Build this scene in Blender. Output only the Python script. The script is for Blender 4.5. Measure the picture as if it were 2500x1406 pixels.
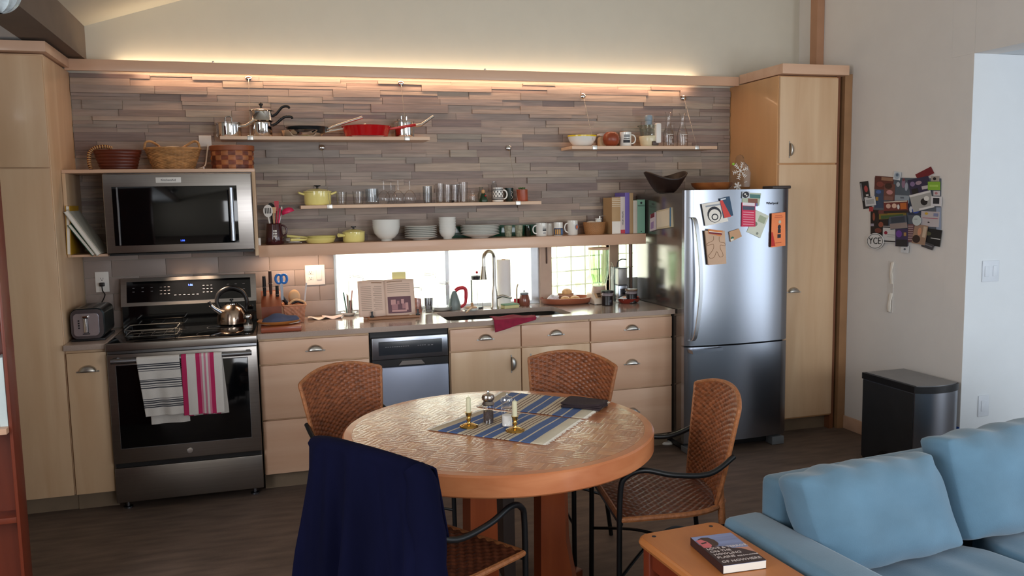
import bpy, bmesh, math, random
import numpy as np
from mathutils import Vector, Matrix, Euler
from math import sin, cos, pi, radians as R
random.seed(7)
for o in list(bpy.data.objects): bpy.data.objects.remove(o)
S = bpy.context.scene
COL = S.collection
# ---------------------------------------------------------------- camera, world, lights, exposure
CAM = (0.8493, -5.3802, 1.6232); YAW, PIT, ROL, FPX = 0.2851, -0.1050, -0.0183, 2018.17
def _basis():
    cy, sy, cp, sp = cos(YAW), sin(YAW), cos(PIT), sin(PIT)
    f = Vector((sy*cp, cy*cp, sp)); r = Vector((cy, -sy, 0)); u = r.cross(f)
    return cos(ROL)*r+sin(ROL)*u, -sin(ROL)*r+cos(ROL)*u, f
CR, CU, CF = _basis()
cd = bpy.data.cameras.new('camera'); cam = bpy.data.objects.new('camera', cd); COL.objects.link(cam)
cam.matrix_world = Matrix(((CR.x, CU.x, -CF.x, CAM[0]), (CR.y, CU.y, -CF.y, CAM[1]), (CR.z, CU.z, -CF.z, CAM[2]), (0, 0, 0, 1)))
cd.sensor_width = 36; cd.lens = FPX/2500*36; cd.clip_start = .05
S.camera = cam
S.view_settings.view_transform = 'Standard'; S.view_settings.look = 'None'
S.view_settings.exposure = 0.08; S.view_settings.gamma = 1; S.view_settings.use_curve_mapping = False
W = bpy.data.worlds.new('world'); S.world = W; W.use_nodes = True
bg = W.node_tree.nodes['Background']; bg.inputs[0].default_value = (.93, .97, 1, 1); bg.inputs[1].default_value = 8.0
def area(name, loc, rot, sx, sy, power, color=(1, 1, 1), spread=180):
    l = bpy.data.lights.new(name, 'AREA'); l.shape = 'RECTANGLE'; l.size = sx; l.size_y = sy
    l.energy = power; l.color = color; l.spread = R(spread)
    o = bpy.data.objects.new(name, l); COL.objects.link(o); o.location = loc; o.rotation_euler = rot
    return o
# daylight coming in by the living room's windows behind and beside the camera
area('window_daylight', (2.3, -6.95, 1.75), (R(90), 0, 0), 1.3, 1.5, 50, (.92, .95, 1))
area('window_daylight', (4.6, -6.95, 1.12), (R(90), 0, 0), 1.6, 2.1, 78, (.86, .93, 1))
area('window_daylight', (-1.25, -4.6, 1.7), (R(90), 0, R(-90)), 2.2, 1.5, 75, (.93, .95, 1))
area('window_daylight', (6.9, -4.6, 1.14), (R(90), 0, R(90)), 1.8, 2.1, 40, (.80, .90, 1))
# warm lamp strip on the ledge
area('ledge_strip_light', (1.93, -.020, 2.437), (R(180), 0, 0), 3.75, .010, 4.6, (1, .87, .64))
area('ledge_down_light', (1.95, -.05, 2.416), (0, 0, 0), 3.6, .015, 6, (1, .66, .42))
area('under_shelf_light', (1.02, -.12, 1.3155), (0, 0, 0), .4, .02, 1.6, (1, .66, .42))
for xx in (.335, .465):
    area('hood_lamp_light', (xx, -.135, 1.355), (0, 0, 0), .03, .03, 2.2, (1, .72, .5), 70)

# ---------------------------------------------------------------- helpers
def ray(u, v):
    d = CR*((u-1250)/FPX)-CU*((v-703)/FPX)+CF
    return d
def P(u, v, ax, val):
    d = ray(u, v); t = (val-CAM[ax])/d[ax]
    return Vector(CAM)+d*t
def at(u, v, y): return P(u, v, 1, y)
def lin(c):
    if isinstance(c, str): c = tuple(int(c[i:i+2], 16) for i in (0, 2, 4))
    out = []
    for x in c[:3]:
        x /= 255.; out.append(x/12.92 if x <= .04045 else ((x+.055)/1.055)**2.4)
    return tuple(out)+(1,)
MATS = {}
def base_mat(name):
    m = bpy.data.materials.new(name); m.use_nodes = True
    nt = m.node_tree; b = nt.nodes['Principled BSDF']
    return m, nt, b
def mat(name, c, rough=.5, metal=0, var=.08, scale=(8, 8, 8), bump=0, bscale=60, coat=0, trans=0, emit=0, spec=None, aniso=0):
    """principled surface with a little procedural variation of its own colour"""
    if name in MATS: return MATS[name]
    m, nt, b = base_mat(name); c = lin(c)
    b.inputs['Roughness'].default_value = rough; b.inputs['Metallic'].default_value = metal
    if coat: b.inputs['Coat Weight'].default_value = coat; b.inputs['Coat Roughness'].default_value = .08
    if spec is not None: b.inputs['Specular IOR Level'].default_value = spec
    if emit: b.inputs['Emission Color'].default_value = c; b.inputs['Emission Strength'].default_value = emit
    tc = nt.nodes.new('ShaderNodeTexCoord'); mp = nt.nodes.new('ShaderNodeMapping'); mp.inputs['Scale'].default_value = scale
    nt.links.new(tc.outputs['Object'], mp.inputs[0])
    nz = nt.nodes.new('ShaderNodeTexNoise'); nz.inputs['Scale'].default_value = 1; nz.inputs['Detail'].default_value = 5
    nt.links.new(mp.outputs[0], nz.inputs[0])
    cr = nt.nodes.new('ShaderNodeValToRGB'); cr.color_ramp.elements[0].position = .3; cr.color_ramp.elements[1].position = .7
    cr.color_ramp.elements[0].color = tuple(x*(1-var) for x in c[:3])+(1,)
    cr.color_ramp.elements[1].color = tuple(min(1, x*(1+var)) for x in c[:3])+(1,)
    nt.links.new(nz.outputs[0], cr.inputs[0]); nt.links.new(cr.outputs[0], b.inputs['Base Color'])
    if bump:
        n2 = nt.nodes.new('ShaderNodeTexNoise'); n2.inputs['Scale'].default_value = bscale; n2.inputs['Detail'].default_value = 4
        nt.links.new(tc.outputs['Object'], n2.inputs[0])
        bp_ = nt.nodes.new('ShaderNodeBump'); bp_.inputs['Strength'].default_value = bump; bp_.inputs['Distance'].default_value = .004
        nt.links.new(n2.outputs[0], bp_.inputs['Height']); nt.links.new(bp_.outputs[0], b.inputs['Normal'])
    MATS[name] = m; return m
def wood(name, c1, c2, scale, rough=.4, coat=0, bump=.05, panel=False):
    if name in MATS: return MATS[name]
    m, nt, b = base_mat(name); b.inputs['Roughness'].default_value = rough
    if coat: b.inputs['Coat Weight'].default_value = coat; b.inputs['Coat Roughness'].default_value = .12
    tc = nt.nodes.new('ShaderNodeTexCoord'); mp = nt.nodes.new('ShaderNodeMapping'); mp.inputs['Scale'].default_value = scale
    oi = nt.nodes.new('ShaderNodeObjectInfo'); ad = nt.nodes.new('ShaderNodeVectorMath'); ad.operation = 'ADD'
    ml = nt.nodes.new('ShaderNodeMath'); ml.operation = 'MULTIPLY'; ml.inputs[1].default_value = 40
    nt.links.new(oi.outputs['Random'], ml.inputs[0]); nt.links.new(tc.outputs['Object'], ad.inputs[0]); nt.links.new(ml.outputs[0], ad.inputs[1])
    nt.links.new(ad.outputs[0], mp.inputs[0])
    nz = nt.nodes.new('ShaderNodeTexNoise'); nz.inputs['Scale'].default_value = 1; nz.inputs['Detail'].default_value = 6; nz.inputs['Distortion'].default_value = .6
    nt.links.new(mp.outputs[0], nz.inputs[0])
    cr = nt.nodes.new('ShaderNodeValToRGB'); e = cr.color_ramp.elements
    e[0].position = .32; e[1].position = .68; e[0].color = lin(c1); e[1].color = lin(c2)
    nt.links.new(nz.outputs[0], cr.inputs[0]); nt.links.new(cr.outputs[0], b.inputs['Base Color'])
    bp_ = nt.nodes.new('ShaderNodeBump'); bp_.inputs['Strength'].default_value = bump; bp_.inputs['Distance'].default_value = .002
    nt.links.new(nz.outputs[0], bp_.inputs['Height']); nt.links.new(bp_.outputs[0], b.inputs['Normal'])
    MATS[name] = m; return m
def thin_glass(name, tint=(1, 1, 1), refl=.12):
    """clear thin-walled glass: mostly see-through, mirror-like at grazing angles"""
    if name in MATS: return MATS[name]
    m, nt, b = base_mat(name); nt.nodes.remove(b); out = nt.nodes['Material Output']
    t = nt.nodes.new('ShaderNodeBsdfTransparent'); t.inputs[0].default_value = (*tint, 1)
    g = nt.nodes.new('ShaderNodeBsdfGlossy'); g.inputs['Roughness'].default_value = .03
    lw = nt.nodes.new('ShaderNodeLayerWeight'); lw.inputs[0].default_value = .12
    ma = nt.nodes.new('ShaderNodeMath'); ma.operation = 'MULTIPLY_ADD'; ma.inputs[1].default_value = .6; ma.inputs[2].default_value = refl*.35
    nt.links.new(lw.outputs['Fresnel'], ma.inputs[0])
    mx = nt.nodes.new('ShaderNodeMixShader'); nt.links.new(ma.outputs[0], mx.inputs[0])
    nt.links.new(t.outputs[0], mx.inputs[1]); nt.links.new(g.outputs[0], mx.inputs[2]); nt.links.new(mx.outputs[0], out.inputs[0])
    MATS[name] = m; return m

class MB:
    def __init__(s): s.v = []; s.f = []; s.mi = []; s.mats = []; s.cur = 0; s.uv = None; s.T = None
    def m(s, mt):
        if mt not in s.mats: s.mats.append(mt)
        s.cur = s.mats.index(mt); return s
    def add(s, V, F):
        n = len(s.v)
        if s.T is not None: V = [s.T @ Vector(p) for p in V]
        s.v += [tuple(p) for p in V]; s.f += [tuple(i+n for i in f) for f in F]; s.mi += [s.cur]*len(F); return s
    def box(s, x0, x1, y0, y1, z0, z1, b=0):
        if x0 > x1: x0, x1 = x1, x0
        if y0 > y1: y0, y1 = y1, y0
        if z0 > z1: z0, z1 = z1, z0
        if b <= 0:
            V = [(x, y, z) for z in (z0, z1) for y in (y0, y1) for x in (x0, x1)]
            return s.add(V, [(0, 2, 3, 1), (4, 5, 7, 6), (0, 1, 5, 4), (1, 3, 7, 5), (3, 2, 6, 7), (2, 0, 4, 6)])
        bm = bmesh.new(); bmesh.ops.create_cube(bm, size=1)
        for v in bm.verts: v.co = Vector((x0+(v.co.x+.5)*(x1-x0), y0+(v.co.y+.5)*(y1-y0), z0+(v.co.z+.5)*(z1-z0)))
        b = min(b, .49*min(x1-x0, y1-y0, z1-z0))
        bmesh.ops.bevel(bm, geom=bm.edges[:], offset=b, segments=3, affect='EDGES', profile=.5)
        return s.bm(bm)
    def bm(s, bm):
        bm.verts.index_update()
        s.add([v.co.copy() for v in bm.verts], [[v.index for v in f.verts] for f in bm.faces]); bm.free(); return s
    def prism(s, poly, ax, a, b):
        """polygon (2D list) extruded along axis ax between a and b"""
        def mk(p, q):
            return (q, p[0], p[1]) if ax == 0 else (p[0], q, p[1]) if ax == 1 else (p[0], p[1], q)
        n = len(poly); V = [mk(p, a) for p in poly]+[mk(p, b) for p in poly]
        F = [tuple(range(n))[::-1], tuple(range(n, 2*n))]+[(i, (i+1) % n, n+(i+1) % n, n+i) for i in range(n)]
        return s.add(V, F)
    def lathe(s, prof, c=(0, 0, 0), n=32, fn=None, cap=True, sx=1, sy=1):
        """prof: list of (r,z)"""
        V = []; F = []; k = len(prof)
        for i in range(n):
            t = 2*pi*i/n
            for j, (r, z) in enumerate(prof):
                rr = r+(fn(t, j, z) if fn else 0)
                V.append((c[0]+rr*cos(t)*sx, c[1]+rr*sin(t)*sy, c[2]+z))
        for i in range(n):
            for j in range(k-1):
                a = i*k+j; b2 = ((i+1) % n)*k+j; F.append((a, b2, b2+1, a+1))
        if cap:
            if prof[0][0] > 1e-4: F.append(tuple(i*k for i in range(n))[::-1])
            if prof[-1][0] > 1e-4: F.append(tuple(i*k+k-1 for i in range(n)))
        return s.add(V, F)
    def tube(s, pts, r, n=10, closed=False):
        pts = [Vector(p) for p in pts]; k = len(pts); V = []; F = []
        rs = r if isinstance(r, (list, tuple)) else [r]*k
        up = None
        for i, p in enumerate(pts):
            if closed: d = (pts[(i+1) % k]-pts[i-1])
            else: d = pts[min(i+1, k-1)]-pts[max(i-1, 0)]
            d.normalize()
            if up is None:
                up = Vector((0, 0, 1)) if abs(d.z) < .9 else Vector((1, 0, 0))
            a = d.cross(up)
            if a.length < 1e-4: a = d.cross(Vector((0, 1, 0)))
            a.normalize(); b = a.cross(d); b.normalize(); up = b
            for j in range(n):
                t = 2*pi*j/n; V.append(p+(a*cos(t)+b*sin(t))*rs[i])
        for i in range(k if closed else k-1):
            for j in range(n):
                q = (i+1) % k; F.append((i*n+j, i*n+(j+1) % n, q*n+(j+1) % n, q*n+j))
        if not closed: F.append(tuple(range(n))[::-1]); F.append(tuple((k-1)*n+j for j in range(n)))
        return s.add(V, F)
    def grid(s, fn, nu, nv, closed_u=False):
        V = [fn(i/(nu if closed_u else nu-1), j/(nv-1)) for i in range(nu) for j in range(nv)]
        F = []
        for i in range(nu if closed_u else nu-1):
            for j in range(nv-1):
                q = (i+1) % nu; F.append((i*nv+j, q*nv+j, q*nv+j+1, i*nv+j+1))
        return s.add(V, F)
    def ball(s, c, r, n=16, m_=10):
        if not isinstance(r, (tuple, list)): r = (r, r, r)
        pr = [(sin(pi*j/m_), -cos(pi*j/m_)) for j in range(m_+1)]
        V = [(c[0]+r[0]*p[0]*cos(2*pi*i/n), c[1]+r[1]*p[0]*sin(2*pi*i/n), c[2]+r[2]*p[1]) for i in range(n) for p in pr]
        k = m_+1; F = [(i*k+j, ((i+1) % n)*k+j, ((i+1) % n)*k+j+1, i*k+j+1) for i in range(n) for j in range(m_)]
        return s.add(V, F)
    def rot(s, T): s.T = T; return s
    def build(s, name, m=None, parent=None, local=False, smooth=True, solid=0, sub=0, ang=40, off=0):
        me = bpy.data.meshes.new(name)
        o = Vector((0, 0, 0))
        if parent is None and not local:
            a = np.array(s.v); o = Vector(((a[:, 0].min()+a[:, 0].max())/2, (a[:, 1].min()+a[:, 1].max())/2, a[:, 2].min()))
        elif parent is not None and not local: o = worg(parent)
        me.from_pydata([(p[0]-o.x, p[1]-o.y, p[2]-o.z) for p in s.v], [], s.f)
        mats = s.mats if s.mats else [m]
        for q in mats: me.materials.append(q)
        if len(mats) > 1: me.polygons.foreach_set('material_index', s.mi)
        bm = bmesh.new(); bm.from_mesh(me); bmesh.ops.remove_doubles(bm, verts=bm.verts, dist=1e-6)
        bmesh.ops.recalc_face_normals(bm, faces=bm.faces); bm.to_mesh(me); bm.free()
        if smooth:
            me.polygons.foreach_set('use_smooth', [True]*len(me.polygons))
            try: me.set_sharp_from_angle(angle=R(ang))
            except Exception: pass
        ob = bpy.data.objects.new(name, me); COL.objects.link(ob)
        if parent is not None: ob.parent = parent
        elif not local: ob.location = o
        if solid:
            k = ob.modifiers.new('solid', 'SOLIDIFY'); k.thickness = solid; k.offset = off
        if sub:
            k = ob.modifiers.new('sub', 'SUBSURF'); k.levels = sub; k.render_levels = sub
        return ob
def worg(o):
    p = Vector((0, 0, 0))
    while o is not None: p += Vector(o.location); o = o.parent
    return p
def tag(o, label, cat, group=None):
    o['label'] = label; o['category'] = cat
    if group: o['group'] = group
    return o
def struct(o): o['kind'] = 'structure'; return o
def thing(name, label, cat, loc, group=None, rz=0):
    o = bpy.data.objects.new(name, None); COL.objects.link(o); o.location = loc; o.rotation_euler = (0, 0, rz)
    o.empty_display_size = .05
    return tag(o, label, cat, group)
def dup(root, loc=None, rz=None, label=None, group=None, scale=None):
    r = root.copy(); COL.objects.link(r)
    if loc is not None: r.location = loc
    if rz is not None: r.rotation_euler = (0, 0, rz)
    if scale is not None: r.scale = scale
    if label: r['label'] = label
    if group: r['group'] = group
    for ch in list(root.children):
        c = ch.copy(); COL.objects.link(c); c.parent = r
        for g in list(ch.children):
            d = g.copy(); COL.objects.link(d); d.parent = c
    return r
def text_mb(mb, txt, mt, T, size, ext=.0004, align='CENTER'):
    """real letters: T maps text plane (x right, y up, z out) to the world"""
    cu = bpy.data.curves.new('t', 'FONT'); cu.body = txt; cu.size = size; cu.extrude = ext; cu.align_x = align; cu.align_y = 'CENTER'
    cu.resolution_u = 2
    ob = bpy.data.objects.new('t', cu); COL.objects.link(ob)
    bpy.context.view_layer.update()
    me = bpy.data.meshes.new_from_object(ob.evaluated_get(bpy.context.evaluated_depsgraph_get()))
    old = mb.T; mb.T = T; mb.m(mt)
    mb.add([v.co.copy() for v in me.vertices], [tuple(p.vertices) for p in me.polygons]); mb.T = old
    bpy.data.objects.remove(ob); bpy.data.curves.remove(cu); bpy.data.meshes.remove(me)
def frame(o, x, y):
    """matrix with origin o, axes x,y (unit), z = x cross y"""
    x = Vector(x).normalized(); y = Vector(y); z = x.cross(y).normalized(); y = z.cross(x).normalized()
    return Matrix(((x.x, y.x, z.x, o[0]), (x.y, y.y, z.y, o[1]), (x.z, y.z, z.z, o[2]), (0, 0, 0, 1)))
FRONT = lambda o: frame(o, (1, 0, 0), (0, 0, 1))      # text facing -y
def arc(c, r, a0, a1, n, plane='xz'):
    out = []
    for i in range(n+1):
        t = R(a0+(a1-a0)*i/n); p = (r*cos(t), r*sin(t))
        out.append((c[0]+p[0], c[1], c[2]+p[1]) if plane == 'xz' else (c[0]+p[0], c[1]+p[1], c[2]) if plane == 'xy' else (c[0], c[1]+p[0], c[2]+p[1]))
    return out
def smooth_path(pts, k=6):
    pts = [Vector(p) for p in pts]; out = []
    for i in range(len(pts)-1):
        p0 = pts[max(i-1, 0)]; p1 = pts[i]; p2 = pts[i+1]; p3 = pts[min(i+2, len(pts)-1)]
        for j in range(k):
            t = j/k
            out.append(.5*((2*p1)+(p2-p0)*t+(2*p0-5*p1+4*p2-p3)*t*t+(3*p1-p0-3*p2+p3)*t**3))
    out.append(pts[-1]); return out
def rrect(x0, x1, y0, y1, r, n=5):
    out = []
    for cx, cy, a in ((x1-r, y0+r, -90), (x1-r, y1-r, 0), (x0+r, y1-r, 90), (x0+r, y0+r, 180)):
        for i in range(n+1):
            t = R(a+90*i/n); out.append((cx+r*cos(t), cy+r*sin(t)))
    return out

# ---------------------------------------------------------------- materials
maple_v = wood('maple_upright', 'cba783', 'dabb98', (9, 9, .9), .42, .15)
maple_h = wood('maple_lengthwise', 'cda386', 'dab599', (1.0, 9, 9), .42, .15)
maple_e = wood('maple_edge', 'd6b294', 'e4c6aa', (2, 9, 9), .42)
cherry = wood('cherry', '9a4f28', 'b9683a', (8, 8, 1), .4, .2)
cherry_d = wood('dark_cherry', '62240f', '7c3219', (7, 7, 1), .45, .2)
cherry_h = wood('cherry_across', 'a4582f', 'c17646', (1.3, 9, 9), .35, .3)
honey = wood('honey_wood', 'b06a38', 'c27c46', (9, 1.2, 9), .38, .3)
paint = mat('cream_paint', 'd2ccbd', .85, var=.015, bump=.04, bscale=180)
paint_r = mat('grey_paint', 'dcd8d4', .85, var=.015, bump=.04, bscale=180)
paint_w = mat('pale_paint', 'd3d8dc', .85, var=.012, bump=.05, bscale=150)
ceil_m = mat('ceiling_paint', 'cdc8ba', .9, var=.01)
counter_m = mat('quartz_counter', 'ab988c', .16, var=.05, scale=(160, 160, 160), coat=.3)
steel = mat('brushed_steel', '9da2ac', .26, 1, var=.012, scale=(40, 40, 1))
steel_h = mat('brushed_steel_across', 'a09b97', .30, 1, var=.06, scale=(2, 2, 160))
steel_d = mat('grey_steel', '7f8084', .35, 1, var=.03)
chrome = mat('polished_chrome', 'd8d8d8', .08, 1, var=.02)
nickel = mat('satin_nickel', 'c6c3bd', .34, 1, var=.03)
brass = mat('polished_brass', 'c7a25c', .16, 1, var=.05)
blackg = mat('black_glass', '08090b', .06, var=.1)
blackp = mat('black_plastic', '131316', .4, var=.1)
blackm = mat('black_iron', '17191c', .38, .3, var=.1)
greyp = mat('grey_plastic', '6f7378', .45)
white_p = mat('white_plastic', 'e6e2dc', .4, var=.02)
white_c = mat('white_china', 'e4e3dc', .15, var=.015, coat=.5)
cream_c = mat('cream_china', 'd9cfae', .25, var=.02)
paper = mat('paper', 'ece6dc', .8, var=.02)
yellow_e = mat('yellow_enamel', 'eee08c', .18, var=.03, coat=.5)
red_e = mat('red_enamel', 'b80f14', .18, var=.05, coat=.5)
redp = mat('red_plastic', 'b3122a', .35)
pinkp = mat('pink_silicone', 'd8285c', .4)
glass = thin_glass('clear_glass')
pane_m = thin_glass('window_glass', (.97, .99, .98), .06)
sofa_m = mat('blue_velvet', '587a90', .85, var=.14, scale=(5, 5, 7), bump=.15, bscale=220)
sofa_m.node_tree.nodes['Principled BSDF'].inputs['Sheen Weight'].default_value = .25
navy = mat('navy_cloth', '0b0d26', .95, var=.25, scale=(6, 6, 2), spec=.08)
rattan = mat('rattan', '854a28', .5, var=.45, scale=(30, 30, 90), coat=.15)
rattan_d = mat('dark_rattan', '623420', .5, var=.35, scale=(30, 30, 90), coat=.15)
wick_t = mat('tan_wicker', 'b08150', .6, var=.4, scale=(25, 25, 60))
wick_d = mat('dark_wicker', '5c2413', .45, var=.3, scale=(10, 10, 60))
wick_r = mat('red_brown_splint', '7a3a20', .5, var=.5, scale=(16, 16, 30))
lightb = mat('light_bamboo', 'cfa77c', .5)
ink = mat('dark_ink', '23242c', .6)
# ================================================================= THE ROOM
XR = 4.66
carpet = mat('dark_cork_floor', '66564c', .62, var=.28, scale=(5, 22, 5), bump=.2, bscale=90)
def slab(name, m, *a, b=0):
    o = MB().box(*a, b=b).build(name, m); return struct(o)
slab('floor', carpet, -2.9, 7, -7.0, .15, -.05, 0)
# back wall with the long slot window
wb = MB()
WX0, WX1, WZ0, WZ1 = 1.243, 3.40, .914, 1.36
wb.box(-2.9, WX0, 0, .16, 0, 4.4); wb.box(WX1, 4.82, 0, .16, 0, 4.4); wb.box(WX0, WX1, 0, .16, 0, WZ0-.001); wb.box(WX0, WX1, 0, .16, WZ1, 4.4)
struct(wb.build('wall_back', paint, smooth=False))
slab('wall_right', paint_r, XR, XR+.16, -1.439, -.0005, 0, 4.4)
slab('wall_right', paint_r, XR, XR+.16, -1.5995, -1.4395, 2.3925, 4.4)
slab('wall_right', paint_r, XR-.0008, XR-.0002, -1.5995, -1.4395, 0, 2.392)
slab('wall_right', paint_r, XR, XR+.16, -7.0, -1.6005, 2.392, 4.4)
slab('wall_hall', paint_w, XR+.0, 7, -1.60, -1.44, 0, 2.392)
slab('ceiling', paint_w, XR+.161, 7, -7.0, -1.44, 2.393, 2.45)
slab('wall_left', paint, -1.45, -1.301, -7.0, .16, 0, 3.2)
slab('wall_rear', paint, -2.9, 7, -7.15, -7.001, 0, 4.4)
slab('wall_side', paint_w, 7.0, 7.15, -7.0, -1.44, 0, 2.45)
# vaulted ceiling and the lower one on the left
zc = lambda x: 2.668+.32*(x+.11)
struct(MB().prism([(-.12, zc(-.12)), (4.82, zc(4.82)), (4.82, zc(4.82)+.1), (-.12, zc(-.12)+.1)], 1, -7.0, .16).build('ceiling', ceil_m, smooth=False))
slab('ceiling', paint_w, -2.9, -.30, -7.0, -.0005, 2.476, 2.60)
beam_m = mat('taupe_beam_paint', '75665a', .8, var=.05)
struct(MB().box(-.299, -.11, -7.0, -.0005, 2.476, 2.667).build('trim_1', beam_m))
# windows of the living room, in the walls behind and beside the camera
def big_window(n, cx, cy, cz, w, h, ax):
    mb = MB()
    for a0, a1, z0, z1 in ((-w/2-.06, -w/2, -h/2, h/2), (w/2, w/2+.06, -h/2, h/2), (-w/2-.06, w/2+.06, h/2, h/2+.06), (-w/2-.06, w/2+.06, -h/2-.06, -h/2)):
        if ax == 1: mb.box(cx+a0, cx+a1, cy-.03, cy+.03, cz+z0, cz+z1)
        else: mb.box(cx-.03, cx+.03, cy+a0, cy+a1, cz+z0, cz+z1)
    struct(mb.build('window_%d' % n, maple_e))
big_window(3, 2.3, -6.97, 1.75, 1.3, 1.5, 1); big_window(4, 4.6, -6.97, 1.12, 1.6, 2.1, 1); big_window(5, -1.28, -4.6, 1.7, 2.2, 1.5, 0); big_window(6, 6.96, -4.6, 1.14, 1.8, 2.1, 0)
# split-face tile cladding: random-length strips standing out by different amounts
def slate():
    m, nt, b = base_mat('split_stone'); b.inputs['Roughness'].default_value = .55
    g = nt.nodes.new('ShaderNodeNewGeometry'); cr = nt.nodes.new('ShaderNodeValToRGB'); cr.color_ramp.interpolation = 'LINEAR'
    cols = ['7e6a60', '94837a', 'a08d80', '8b8078', 'a89282', '7d6b66', '9b8e80', 'ae9886']
    e = cr.color_ramp.elements; e[0].position = 0; e[0].color = lin(cols[0]); e[1].position = 1; e[1].color = lin(cols[-1])
    for i in range(1, 7): q = e.new(i/7); q.color = lin(cols[i])
    nt.links.new(g.outputs['Random Per Island'], cr.inputs[0])
    tc = nt.nodes.new('ShaderNodeTexCoord'); mp = nt.nodes.new('ShaderNodeMapping'); mp.inputs['Scale'].default_value = (3, 10, 45)
    nz = nt.nodes.new('ShaderNodeTexNoise'); nz.inputs['Scale'].default_value = 1.5; nz.inputs['Detail'].default_value = 6
    nt.links.new(tc.outputs['Object'], mp.inputs[0]); nt.links.new(mp.outputs[0], nz.inputs[0])
    mx = nt.nodes.new('ShaderNodeMix'); mx.data_type = 'RGBA'; mx.blend_type = 'OVERLAY'; mx.inputs[0].default_value = .45
    nt.links.new(cr.outputs[0], mx.inputs[6]); nt.links.new(nz.outputs[0], mx.inputs[7]); nt.links.new(mx.outputs[2], b.inputs['Base Color'])
    bp_ = nt.nodes.new('ShaderNodeBump'); bp_.inputs['Strength'].default_value = .5; bp_.inputs['Distance'].default_value = .004
    nt.links.new(nz.outputs[0], bp_.inputs['Height']); nt.links.new(bp_.outputs[0], b.inputs['Normal'])
    return m
slate_m = slate()
cl = MB(); z = 1.388; rnd = random.Random(3)
while z < 2.40:
    h = rnd.choice((.040, .046, .052)); h = min(h, 2.401-z)
    if h < .012: break
    x = -.203-rnd.random()*.3
    while x < 4.085:
        L = rnd.uniform(.16, .52); x0 = max(x, -.203); x1 = min(x+L, 4.085)
        if x1-x0 > .01:
            if rnd.random() < .3:
                k = rnd.uniform(.35, .65)*h
                cl.box(x0, x1-.0015, -.004-rnd.random()*.016, -.0005, z, z+k-.001); cl.box(x0, x1-.0015, -.004-rnd.random()*.016, -.0005, z+k, z+h-.001)
            else: cl.box(x0, x1-.0015, -.004-rnd.random()*.018, -.0005, z, z+h-.001)
        x += L
    z += h
struct(cl.build('wall_cladding', slate_m, smooth=False))
tile_m = mat('grey_glass_tile', '94867f', .42, var=.05, scale=(3, 3, 9))
bt = MB(); z = .915; row = 0
while z < 1.36:
    x = -.203-(row % 2)*.15
    while x < 1.24:
        x0 = max(x, -.203); x1 = min(x+.3, 1.241)
        if x1-x0 > .01: bt.box(x0+.0008, x1-.0008, -.008, -.0005, z+.0008, min(z+.1, 1.365)-.0008, b=.0012)
        x += .3
    z += .1; row += 1
struct(bt.build('wall_tile', tile_m))
# ----- slot window: frames, panes, wooden post, what stands outside
alu = mat('white_aluminium', 'c9cdd2', .35, .3); blind = mat('window_post_wood', 'b49a88', .5)
w1 = MB(); w1.m(alu)
w1.box(WX0, WX0+.016, .03, .09, WZ0, WZ1); w1.box(2.575, 2.632, .03, .09, WZ0, WZ1); w1.box(WX0+.016, 2.575, .03, .09, WZ0, WZ0+.022); w1.box(WX0+.016, 2.575, .03, .09, WZ1-.02, WZ1)
w1.box(1.975, 2.000, .04, .07, WZ0+.022, WZ1-.02)
w1 = struct(w1.build('window_1', alu))
MB().box(WX0+.016, 2.575, .056, .060, WZ0+.022, WZ1-.02).build('window_pane', pane_m, w1)
w2 = MB(); w2.m(blind); w2.box(2.6325, 2.715, .0, .14, WZ0, WZ1); w2.box(3.142, 3.215, 0, .14, WZ0, WZ1); w2.box(2.715, 3.142, .04, .12, WZ0, WZ0+.03); w2.box(2.715, 3.142, .04, .12, WZ1-.02, WZ1)
w2.box(3.142, 3.16, -.01, .05, WZ0, WZ1)
w2 = struct(w2.build('window_2', blind))
MB().box(2.715, 3.142, .066, .070, WZ0+.03, WZ1-.02).build('window_pane', pane_m, w2)
MB().box(2.672, 2.680, -.012, -.0005, 1.19, 1.31, b=.002).build('window_handle', mat('brown_metal', '4a342c', .4, .5), w2)
w3 = MB().m(alu); w3.box(3.2155, 3.23, .03, .09, WZ0, WZ1); w3.box(3.23, WX1, .03, .09, WZ0, WZ0+.15)
w3 = struct(w3.build('window_7', alu)); MB().box(3.231, WX1-.001, .056, .060, WZ0+.1505, WZ1-.001).build('window_pane', pane_m, w3)
gw = mat('backdrop_white', 'f0eee8', .9, var=.02)
struct(MB().box(-3, 3.33, 2.0, 2.12, -.499, 2.6).build('glare_backdrop', gw))  # added blank white wall that fills the left window with daylight glare
lawn = mat('sunlit_lawn', 'd8e0b8', .9, var=.3, scale=(3, 3, 3))
o = MB().box(-6, 16, .5, 22, -.6, -.5).build('lawn', lawn); o['kind'] = 'stuff'; tag(o, 'bright green lawn outside the right kitchen window', 'grass')
hedge_m = mat('pale_green_shrub', 'dde6c4', .9, var=.3, scale=(6, 6, 6), bump=.6, bscale=20)
hm = MB(); hr = random.Random(5)
for i in range(60): hm.ball((4.6+hr.random()*4.2, 5.2+hr.random()*1.2, -.1+.5+hr.random()*1.9), .25+hr.random()*.25, 8, 6)
tag(hm.build('hedge', hedge_m), 'pale green shrubs in the garden beyond the wire fence', 'hedge')
wire = mat('rusty_wire', '5e5a4c', .7)
wf = MB()
for i in range(26): wf.tube([(3.3+i*.16, 2.9, -.5), (3.3+i*.16, 2.9, 1.75)], .007, 5)
for i in range(15): wf.tube([(3.2, 2.9, -.35+i*.15), (7.4, 2.9, -.25+i*.15)], .007, 5)
tag(wf.build('wire_fence', wire), 'thin wire grid fence in the garden outside the right kitchen window', 'fence')
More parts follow.
